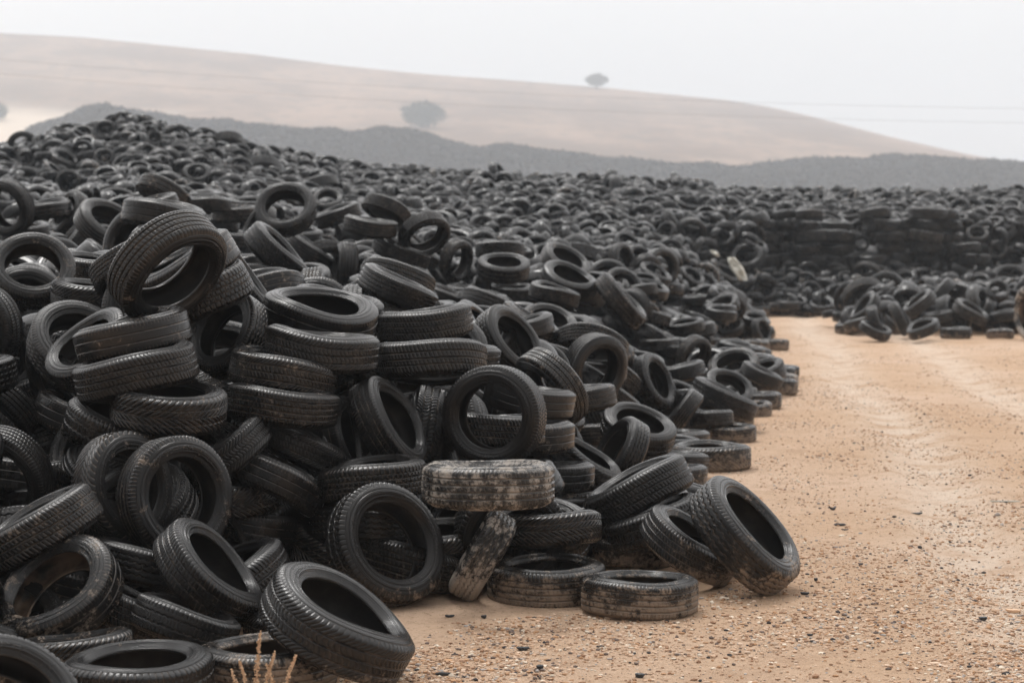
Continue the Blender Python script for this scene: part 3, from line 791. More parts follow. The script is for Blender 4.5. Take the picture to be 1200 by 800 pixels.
    (9.409, 40.777, 0.448, 0.439, -0.275, 0.855, 0.769, 0.33, 1, 0.50, 'black tread-on tyre sloping down rightward left of the tan-lined big tyre'),
    (8.342, 40.786, 0.623, -0.652, -0.046, 0.757, 0.769, 0.33, 7, 0.30, 'second nearest tread-on tyre sloping up rightward below left of the pale ring over the stacks'),
    (7.747, 39.695, 0.369, 0.83, -0.244, 0.501, 0.715, 0.33, 2, 0.10, 'black tread-on tyre sloping down rightward below left of the pale ring over the stacks'),
    (7.025, 38.368, 0.346, 0.904, -0.255, 0.344, 0.658, 0.33, 1, 0.10, 'black tread-on tyre standing upright right of the flat tip tyre'),
    (7.222, 40.695, 0.538, -0.768, -0.146, 0.623, 0.733, 0.33, 6, 0.10, 'nearest half-open tilted tyre right of the flat tip tyre'),
    (7.136, 40.636, 0.251, -0.346, -0.002, 0.938, 0.767, 0.33, 6, 0.42, 'second nearest tyre lying flat right of the flat tip tyre'),
    (7.013, 41.278, 0.1, -0.02, -0.003, 1, 0.638, 0.33, 4, 0.30, 'nearest tyre lying flat right of the flat tip tyre'),
    (6.965, 38.15, 0.204, 0.288, -0.265, 0.92, 0.622, 0.33, 4, 0.10, 'black level tread-on tyre right of the flat tip tyre'),
    (7.951, 38.448, 0.225, -0.372, -0.189, 0.909, 0.66, 0.33, 5, 0.05, 'third nearest half-open tilted tyre left of the tan-lined big tyre'),
    (8.771, 39.307, 0.102, -0.026, 0, 1, 0.641, 0.33, 1, 0.20, 'third nearest tyre lying flat left of the tan-lined big tyre'),
    (6.106, 51.843, 1.462, -0.204, -0.674, 0.71, 0.888, 0.33, 0, 0.05, 'large blurred tyre ring beside the cream sheet on the far slope'),
    (13.304, 57.032, 2.072, -0.084, -0.65, 0.756, 0.659, 0.33, 6, 0.42, 'pale ring of a tyre on the far heap above the truck tyre stacks'),
    (13.841, 56.709, 1.635, -0.425, -0.821, 0.382, 0.558, 0.33, 1, 0.50, 'black ring-on tyre below right of the pale ring over the stacks'),
    (10.201, 60.214, 2.619, -0.035, -0.208, 0.978, 0.721, 0.33, 2, 0.30, 'eighth nearest tyre lying flat right of the large blurred ring'),
    (9.958, 56.869, 1.828, 0.06, -0.923, 0.379, 0.5, 0.33, 5, 0.00, 'black ring-on tyre right of the large blurred ring'),
    (-7.481, 47.442, 3.489, 0.04, -0.676, 0.736, 0.669, 0.33, 6, 0.20, 'pale ring of a tyre facing the camera on the far left hillside of tyres'),
    (-9.811, 44.221, 3.177, -0.177, -0.983, 0.043, 0.605, 0.33, 0, 0.42, 'black ring-on tyre above right of the pale-marked open tyre'),
    (-10.982, 48.963, 3.872, 0.47, -0.286, 0.835, 0.795, 0.33, 6, 0.30, 'black half-open tilted tyre left of the pale far ring'),
    (-11.112, 54.573, 4.881, 0.085, -0.877, 0.473, 0.652, 0.33, 5, 0.00, 'second nearest ring-on tyre above left of the pale far ring'),
    (-12.329, 50.72, 3.962, 0.294, -0.823, 0.486, 0.5, 0.33, 7, 0.42, 'second nearest ring-on tyre above the pale-marked open tyre'),
    (-9.693, 54.311, 4.66, 0.146, -0.816, 0.56, 0.5, 0.33, 5, 0.50, 'nearest ring-on tyre above left of the pale far ring'),
    (-9.957, 48.766, 3.926, 0.174, -0.853, 0.493, 0.5, 0.33, 6, 0.20, 'black ring-on tyre left of the pale far ring'),
    (4.891, 65.375, 3.68, 0.292, -0.396, 0.871, 0.615, 0.33, 0, 0.20, 'black half-open tilted tyre above left of the long far tyre'),
    (5.132, 58.529, 2.95, 0.297, -0.343, 0.891, 0.901, 0.33, 3, 0.05, 'long flat tyre high on the far heap right of centre'),
    (6.867, 62.234, 2.96, -0.001, -0.317, 0.948, 0.639, 0.33, 4, 0.30, 'black tyre lying flat right of the long far tyre'),
    (3.893, 43.264, 1.117, 0.489, -0.431, 0.758, 0.63, 0.33, 1, 0.42, 'black half-open tilted tyre left of the large blurred ring'),
    (-2.421, 9.191, 0.202, 0.458, -0.197, 0.867, 0.686, 0.33, 6, 0.05, 'black half-open tilted tyre below left of the glossy open tyre'),
    (-0.983, 9.472, 0.086, -0, 0, 1, 0.606, 0.33, 6, 0.05, 'nearest tyre lying flat left of the big front tyre'),
    (-1.992, 9.86, 0.096, -0.001, -0, 1, 0.676, 0.33, 0, 0.15, 'third nearest tyre lying flat below left of the glossy open tyre'),
    (-2.16, 9.926, 0.253, 0.213, -0.027, 0.977, 0.602, 0.33, 5, 0.45, 'second nearest tyre lying flat below left of the glossy open tyre'),
    (-1.457, 10.158, 0.186, -0.399, -0.139, 0.906, 0.675, 0.33, 4, 0.00, 'black tread-on tyre sloping up rightward left of the big front tyre'),
    (-2.46, 10.227, 0.354, -0.004, 0.606, 0.796, 0.618, 0.33, 7, 0.00, 'fourth nearest half-open tilted tyre left of the glossy open tyre'),
    (-2, 10.547, 0.488, -0.349, -0.522, 0.779, 0.665, 0.33, 6, 0.00, 'nearest half-open tilted tyre left of the glossy open tyre'),
    (-2.783, 11.071, 0.585, 0.166, 0.323, 0.932, 0.622, 0.33, 5, 0.45, 'second nearest tyre lying flat left of the glossy open tyre'),
    (-1.576, 11.078, 0.514, -0.066, -0.041, 0.997, 0.574, 0.33, 1, 0.45, 'nearest tyre lying flat right of the glossy open tyre'),
    (-0.589, 11.098, 0.159, 0.277, 0.038, 0.96, 0.69, 0.33, 0, 0.30, 'black tyre lying flat below right of the round standing tyre'),
    (-0.004, 11.105, 0.294, -0.196, 0.961, 0.197, 0.634, 0.33, 2, 0.05, 'black ring-on tyre below right of the pale muddy tyre'),
    (-2.131, 11.158, 0.599, 0.376, 0.118, 0.919, 0.663, 0.33, 6, 0.00, 'black tread-on tyre sloping down rightward above left of the glossy open tyre'),
    (-0.452, 11.189, 0.228, -0.086, -0.088, 0.992, 0.559, 0.33, 1, 0.45, 'black tyre lying flat right of the round standing tyre'),
    (-0.962, 11.206, 0.169, 0.404, -0.172, 0.898, 0.629, 0.33, 1, 0.30, 'black half-open tilted tyre left of the round standing tyre'),
    (-1.483, 11.287, 0.302, -0.631, 0.2, 0.749, 0.562, 0.33, 2, 0.00, 'black tread-on tyre sloping up rightward right of the glossy open tyre'),
    (-1.028, 11.444, 0.354, -0.259, 0.784, 0.564, 0.558, 0.33, 5, 0.00, 'nearest ring-on tyre above left of the round standing tyre'),
    (-2.319, 11.454, 0.537, 0.468, -0.193, 0.862, 0.617, 0.33, 0, 0.00, 'second nearest half-open tilted tyre left of the glossy open tyre'),
    (0.151, 11.458, 0.255, 0.056, -0.302, 0.952, 0.63, 0.33, 7, 0.15, 'black tyre lying flat below right of the pale muddy tyre'),
    (-1.771, 11.537, 0.609, -0.576, -0.817, 0.001, 0.598, 0.33, 4, 0.00, 'black ring-on tyre above right of the glossy open tyre'),
    (-1.794, 11.554, 0.828, -0.913, 0.289, 0.288, 0.626, 0.33, 0, 0.45, 'nearest half-open tilted tyre above right of the glossy open tyre'),
    (-3.203, 11.657, 1.121, -0.183, -0.044, 0.982, 0.616, 0.33, 3, 0.00, 'black tyre lying flat below left of the pale-marked open tyre'),
    (-1.384, 11.685, 0.53, -0.893, 0.407, 0.191, 0.585, 0.33, 1, 0.45, 'black half-open tilted tyre right of the glossy open tyre'),
    (-2.422, 11.705, 0.716, -0.455, -0.612, 0.647, 0.673, 0.33, 0, 0.45, 'black half-open tilted tyre above left of the glossy open tyre'),
    (-0.294, 11.774, 0.296, -0.769, -0.186, 0.612, 0.628, 0.33, 5, 0.45, 'black tread-on tyre sloping up rightward below left of the pale muddy tyre'),
    (-1.438, 11.797, 0.748, -0.441, 0.574, 0.689, 0.611, 0.33, 2, 0.00, 'second nearest half-open tilted tyre above right of the glossy open tyre'),
    (-1.17, 11.809, 0.401, 0.743, -0.627, -0.236, 0.629, 0.33, 3, 0.05, 'second nearest ring-on tyre above left of the round standing tyre'),
    (-0.604, 12.141, 0.542, 0.346, -0.721, 0.6, 0.573, 0.33, 3, 0.30, 'black ring-on tyre left of the pale muddy tyre'),
    (-2.706, 12.16, 1.12, 0.541, 0.771, 0.335, 0.622, 0.33, 6, 0.15, 'nearest half-open tilted tyre below left of the brown-dusted tyre'),
    (-2.673, 12.256, 0.821, 0.443, 0.102, 0.89, 0.623, 0.33, 5, 0.45, 'black tread-on tyre sloping down rightward below left of the brown-dusted tyre'),
    (-0.551, 12.285, 0.7, -0.974, -0.02, 0.227, 0.668, 0.33, 6, 0.15, 'black tread-on tyre standing upright left of the upright ring tyre'),
    (-2.78, 12.288, 0.621, -0.211, 0.5, 0.84, 0.546, 0.33, 6, 0.00, 'third nearest half-open tilted tyre left of the glossy open tyre'),
    (-1.888, 12.422, 0.861, -0.961, -0.195, -0.194, 0.646, 0.33, 6, 0.45, 'black tread-on tyre standing upright above the glossy open tyre'),
    (-2.264, 12.529, 1.484, 0.187, -0.943, 0.275, 0.65, 0.33, 3, 0.30, 'black ring-on tyre above right of the brown-dusted tyre'),
    (-2.394, 12.625, 1.763, -0.416, 0.388, 0.823, 0.553, 0.33, 2, 0.30, 'black half-open tilted tyre left of the big arched tyre'),
    (-2.918, 12.671, 1.037, -0.354, -0.064, 0.933, 0.566, 0.33, 7, 0.05, 'black tyre lying flat below left of the brown-dusted tyre'),
    (-0.434, 12.726, 0.716, -0.614, -0.621, 0.487, 0.616, 0.33, 6, 0.05, 'nearest half-open tilted tyre left of the upright ring tyre'),
    (-1.059, 12.793, 1.079, 0.347, 0.461, 0.817, 0.645, 0.33, 2, 0.00, 'black half-open tilted tyre below right of the open-ring tyre mid heap'),
    (-3.329, 12.809, 1.196, 0.549, -0.753, 0.363, 0.597, 0.33, 7, 0.30, 'second nearest ring-on tyre below left of the pale-marked open tyre'),
    (-1.275, 12.878, 1.099, -0.123, -0.352, 0.928, 0.605, 0.33, 7, 0.45, 'black half-open tilted tyre below the open-ring tyre mid heap'),
    (-0.697, 13.665, 1.115, -0.478, 0.803, 0.356, 0.624, 0.33, 2, 0.05, 'black ring-on tyre below right of the open-ring tyre mid heap'),
    (-2.016, 13.89, 1.135, -0.042, 0.5, -0.865, 0.664, 0.33, 4, 0.05, 'black half-open tilted tyre right of the brown-dusted tyre'),
    (0.497, 14.004, 0.092, 0, 0, 1, 0.65, 0.33, 2, 0.45, 'second nearest tyre lying flat right of the pale muddy tyre'),
    (-0.492, 14.633, 1.131, 0.062, -0.78, 0.622, 0.612, 0.33, 5, 0.05, 'black ring-on tyre above left of the upright ring tyre'),
    (-0.955, 14.995, 1.208, -0.438, 0.727, 0.53, 0.631, 0.33, 4, 0.30, 'black ring-on tyre right of the open-ring tyre mid heap'),
    (-3.705, 15.177, 1.427, 0.345, -0.862, 0.371, 0.652, 0.33, 4, 0.05, 'second nearest ring-on tyre below the pale-marked open tyre'),
    (-1.139, 15.327, 1.27, 0.982, -0.091, 0.167, 0.68, 0.33, 4, 0.00, 'black tread-on tyre standing upright right of the open-ring tyre mid heap'),
    (-1.513, 15.378, 1.346, 0.027, -0.912, 0.409, 0.619, 0.33, 4, 0.30, 'black ring-on tyre left of the open-ring tyre mid heap'),
    (-3.786, 15.5, 1.477, -0.338, -0.74, 0.581, 0.597, 0.33, 6, 0.05, 'nearest ring-on tyre below the pale-marked open tyre'),
    (-1.655, 16.76, 1.4, -0.992, 0.069, -0.105, 0.629, 0.33, 2, 0.45, 'black tread-on tyre standing upright above the open-ring tyre mid heap'),
    (0.631, 17.7, 0.666, 0.569, 0.351, 0.744, 0.641, 0.33, 5, 0.05, 'nearest half-open tilted tyre below left of the slope ring tyre'),
    (1.514, 18.254, 0.091, -0.005, -0.008, 1, 0.629, 0.33, 5, 0.30, 'nearest tyre lying flat left of the flat tyre at the bend'),
    (0.89, 18.601, 0.485, 0.493, 0.117, 0.862, 0.674, 0.33, 2, 0.30, 'second nearest tread-on tyre sloping down rightward below right of the slope ring tyre'),
    (0.345, 18.936, 1.136, 0.165, -0.432, 0.887, 0.56, 0.33, 7, 0.45, 'black half-open tilted tyre above left of the slope ring tyre'),
    (0.934, 19.196, 0.635, 0.479, 0.28, 0.832, 0.643, 0.33, 3, 0.30, 'nearest tread-on tyre sloping down rightward below right of the slope ring tyre'),
    (2.85, 23.089, 0.081, 0, 0, 1, 0.567, 0.33, 0, 0.30, 'nearest tyre lying flat right of the open tyre by the sand edge'),
    (-2.229, 23.381, 1.705, -0.277, 0.602, 0.749, 0.561, 0.33, 1, 0.30, 'black half-open tilted tyre left of the edge-standing ridge tyre'),
    (3.232, 25.819, 0.208, -0.317, -0.201, 0.927, 0.651, 0.33, 0, 0.30, 'black half-open tilted tyre above right of the open tyre by the sand edge'),
    (2.193, 26.696, 0.496, 0.063, -0.202, 0.977, 0.555, 0.33, 3, 0.05, 'second nearest tyre lying flat above left of the open tyre by the sand edge'),
    (1.97, 26.861, 0.576, 0.6, 0.082, 0.796, 0.629, 0.33, 1, 0.05, 'second nearest tread-on tyre sloping down rightward above right of the slope ring tyre'),
    (1.957, 28.281, 0.829, 0.238, 0.138, 0.962, 0.598, 0.33, 4, 0.05, 'black tyre lying flat above right of the slope ring tyre'),
    (2.643, 28.929, 0.601, -0.219, 0.026, 0.975, 0.644, 0.33, 3, 0.15, 'nearest tyre lying flat above left of the open tyre by the sand edge'),
    (1.702, 30.733, 1.184, -0.436, 0.712, -0.551, 0.679, 0.33, 2, 0.05, 'black ring-on tyre below right of the paired open tyres'),
    (1.953, 30.819, 1.147, -0.115, 0.037, 0.993, 0.616, 0.33, 0, 0.15, 'nearest tyre lying flat right of the paired open tyres'),
    (1.524, 31.689, 1.314, -0.024, -0.867, 0.497, 0.665, 0.33, 2, 0.00, 'nearest ring-on tyre right of the paired open tyres'),
    (2.177, 31.691, 1.156, 0.304, -0.197, 0.932, 0.637, 0.33, 5, 0.05, 'second nearest tyre lying flat right of the paired open tyres'),
    (2.404, 33.56, 1.347, 0.416, -0.328, 0.848, 0.6, 0.33, 6, 0.00, 'third nearest half-open tilted tyre right of the paired open tyres'),
    (1.874, 33.775, 1.568, 0.793, -0.544, 0.274, 0.63, 0.33, 1, 0.00, 'second nearest half-open tilted tyre right of the paired open tyres'),
    (2.251, 33.912, 1.407, -0.414, 0.8, 0.434, 0.6, 0.33, 1, 0.15, 'second nearest ring-on tyre right of the paired open tyres'),
    (1.106, 34.243, 1.509, 0.037, 0.541, 0.84, 1.018, 0.33, 4, 0.00, 'nearest half-open tilted tyre right of the paired open tyres'),
    (2.586, 34.62, 1.451, 0.62, -0.781, 0.07, 0.7, 0.33, 5, 0.30, 'black ring-on tyre below left of the long far tyre'),
    (3.863, 36.377, 0.735, -0.363, -0.392, 0.845, 0.6, 0.33, 5, 0.00, 'black half-open tilted tyre below left of the large blurred ring'),
    (4.073, 37.079, 0.703, 0.273, 0.82, 0.503, 0.6, 0.33, 0, 0.15, 'black ring-on tyre below the large blurred ring'),
    (4.631, 37.9, 0.39, 0.23, -0.26, 0.938, 0.6, 0.33, 5, 0.30, 'nearest tyre lying flat above left of the flat tip tyre'),
    (10.36, 41.411, 0.317, 0.577, 0.763, 0.291, 0.72, 0.33, 6, 0.30, 'black ring-on tyre left of the tan-lined big tyre'),
    (9.139, 41.473, 0.339, 0.77, -0.492, 0.407, 0.9, 0.33, 1, 0.05, 'second nearest half-open tilted tyre left of the tan-lined big tyre'),
    (8.004, 41.55, 0.19, 0.51, -0.378, 0.772, 0.72, 0.33, 7, 0.30, 'second nearest half-open tilted tyre right of the flat tip tyre'),
    (9.903, 41.818, 0.535, 0.695, -0.517, 0.5, 0.9, 0.33, 2, 0.45, 'nearest half-open tilted tyre left of the tan-lined big tyre'),
    (8.385, 42.118, 0.631, 0.241, 0.802, 0.547, 0.72, 0.33, 5, 0.00, 'nearest ring-on tyre below left of the pale ring over the stacks'),
    (9.177, 42.808, 0.726, -0.756, 0.136, 0.641, 0.9, 0.33, 4, 0.00, 'nearest tread-on tyre sloping up rightward below left of the pale ring over the stacks'),
    (10.024, 42.931, 0.83, 0.081, -0.141, 0.987, 0.9, 0.33, 6, 0.00, 'second nearest tyre lying flat left of the tan-lined big tyre'),
    (7.712, 43.663, 0.715, -0.038, 0.742, 0.669, 0.9, 0.33, 7, 0.45, 'black ring-on tyre above right of the flat tip tyre'),
    (8.269, 43.977, 0.788, -0.365, -0.929, 0.067, 0.9, 0.33, 4, 0.00, 'second nearest ring-on tyre below left of the pale ring over the stacks'),
    (-4.807, 49.983, 3.282, -0.322, 0.216, 0.922, 0.938, 0.33, 5, 0.15, 'black level tread-on tyre above right of the ridge-line ring tyre'),
    (7.007, 50.491, 0.283, 0.031, -0.078, 0.996, 0.66, 0.33, 7, 0.15, 'black tyre lying flat above the flat tip tyre'),
    (7.881, 50.544, 0.261, -0.118, -0.374, 0.92, 0.66, 0.33, 4, 0.00, 'black half-open tilted tyre above right of the flat tip tyre'),
    (5.399, 50.986, 1.046, 0.406, -0.309, 0.86, 0.957, 0.33, 5, 0.45, 'black tread-on tyre sloping down rightward below left of the large blurred ring'),
    (6.435, 51.186, 0.593, 0.118, -0.734, 0.669, 0.66, 0.33, 1, 0.30, 'black ring-on tyre below right of the large blurred ring'),
    (-6.38, 51.556, 3.689, -0.12, 0.602, 0.789, 1.002, 0.33, 5, 0.00, 'black half-open tilted tyre above left of the ridge-line ring tyre'),
    (4.655, 52.205, 2.09, -0.188, 0.927, 0.325, 0.871, 0.33, 4, 0.45, 'black ring-on tyre below the long far tyre'),
    (4.244, 52.402, 2.257, 0.87, 0.014, 0.494, 1.001, 0.33, 2, 0.05, 'black tread-on tyre sloping down rightward below left of the long far tyre'),
    (-13.036, 53.338, 4.392, -0.075, 0.992, 0.096, 0.877, 0.33, 2, 0.15, 'third nearest ring-on tyre above the pale-marked open tyre'),
    (13.576, 54.304, 0.843, -0.05, -0.594, 0.803, 1.076, 0.33, 7, 0.00, 'black half-open tilted tyre above left of the tan-lined big tyre'),
    (9.709, 54.361, 0.907, 0.423, 0.841, 0.336, 0.914, 0.33, 1, 0.45, 'black ring-on tyre left of the pale ring over the stacks'),
    (12.638, 55.515, 1.68, -0.177, 0.051, 0.983, 0.851, 0.33, 2, 0.15, 'black tyre lying flat below left of the pale ring over the stacks'),
    (8.296, 55.683, 2.64, -0.002, 0.02, 1, 0.793, 0.33, 6, 0.45, 'second nearest tyre lying flat above right of the large blurred ring'),
    (12.931, 55.736, 1.36, 0.012, 0.062, 0.998, 0.994, 0.33, 4, 0.05, 'black tyre lying flat below the pale ring over the stacks'),
    (8.241, 55.792, 1.68, 0.02, -0.138, 0.99, 0.833, 0.33, 7, 0.30, 'second nearest tyre lying flat right of the large blurred ring'),
    (7.016, 55.805, 1.36, -0.077, -0.079, 0.994, 1.038, 0.33, 4, 0.05, 'nearest tyre lying flat right of the large blurred ring'),
    (8.445, 55.826, 1.36, -0.069, -0.023, 0.997, 0.919, 0.33, 1, 0.00, 'third nearest tyre lying flat right of the large blurred ring'),
    (11.597, 55.864, 2, 0.097, 0.024, 0.995, 1.022, 0.33, 2, 0.45, 'fourth nearest tyre lying flat left of the pale ring over the stacks'),
    (10.577, 55.886, 2, -0.034, -0.036, 0.999, 0.886, 0.33, 6, 0.15, 'seventh nearest tyre lying flat left of the pale ring over the stacks'),
    (11.66, 55.889, 2.64, 0.022, 0.029, 0.999, 1.085, 0.33, 1, 0.15, 'black tyre lying flat above left of the pale ring over the stacks'),
    (9.087, 55.931, 2, 0.049, 0.072, 0.996, 1.021, 0.33, 4, 0.30, 'sixth nearest tyre lying flat right of the large blurred ring'),
    (8.258, 55.943, 2.32, 0.074, -0.037, 0.997, 0.841, 0.33, 0, 0.05, 'nearest tyre lying flat above right of the large blurred ring'),
    (8.425, 55.949, 2, -0.049, 0.084, 0.995, 1.074, 0.33, 0, 0.30, 'fourth nearest tyre lying flat right of the large blurred ring'),
    (11.671, 55.964, 1.68, 0.112, 0.025, 0.993, 0.975, 0.33, 4, 0.05, 'fifth nearest tyre lying flat left of the pale ring over the stacks'),
    (10.192, 55.987, 1.36, -0.035, -0.06, 0.998, 1.023, 0.33, 5, 0.15, 'tenth nearest tyre lying flat left of the pale ring over the stacks'),
    (10.181, 55.99, 2.64, -0.049, 0.102, 0.994, 0.915, 0.33, 6, 0.30, 'ninth nearest tyre lying flat left of the pale ring over the stacks'),
    (10.391, 56.006, 2.32, -0.003, 0.004, 1, 1.086, 0.33, 1, 0.15, 'eighth nearest tyre lying flat left of the pale ring over the stacks'),
    (11.677, 56.142, 2.32, 0.074, 0.028, 0.997, 0.92, 0.33, 7, 0.00, 'third nearest tyre lying flat left of the pale ring over the stacks'),
    (9.16, 56.194, 1.68, -0.069, -0.136, 0.988, 0.994, 0.33, 2, 0.15, 'fifth nearest tyre lying flat right of the large blurred ring'),
    (12.2, 56.238, 2.32, 0.064, 0.076, 0.995, 0.927, 0.33, 1, 0.00, 'second nearest tyre lying flat left of the pale ring over the stacks'),
    (9.141, 56.262, 2.32, 0.023, -0.104, 0.994, 0.839, 0.33, 1, 0.05, 'seventh nearest tyre lying flat right of the large blurred ring'),
    (-8.078, 56.291, 4.552, -0.215, 0.526, 0.823, 1.096, 0.33, 3, 0.45, 'black half-open tilted tyre above right of the pale far ring'),
    (12.254, 56.338, 2, 0.055, -0.04, 0.998, 0.982, 0.33, 6, 0.30, 'nearest tyre lying flat left of the pale ring over the stacks'),
    (10.729, 56.361, 1.68, -0.063, 0.018, 0.998, 0.804, 0.33, 2, 0.45, 'sixth nearest tyre lying flat left of the pale ring over the stacks'),
]
GROUP = 'old tyres dumped in the pile'
for (x, y, z, nx, ny, nz, d_, w_, kd, mud, lab) in TYRES:
    place_tyre((x, y, z), (nx, ny, nz), d_, w_, kd, mud, rng.uniform(.1, .95), rng.uniform(.1, .9), lab, GROUP)


# ------------------------------------------------------------------ the thousands of tyres beyond the nearest three hundred
def unpack(a):
    a = np.array(a, float).reshape(-1, 6)
    x, y, z = a[:, 0] / 100, np.cumsum(a[:, 1]) / 100, a[:, 2] / 100
    nx, ny = a[:, 3] / 50, a[:, 4] / 50
    nz = np.sqrt(np.maximum(1 - nx * nx - ny * ny, 0))
    nr = np.stack([nx, ny, nz], 1)
    return np.stack([x, y, z], 1), nr / np.linalg.norm(nr, axis=1, keepdims=True), a[:, 5] / 100


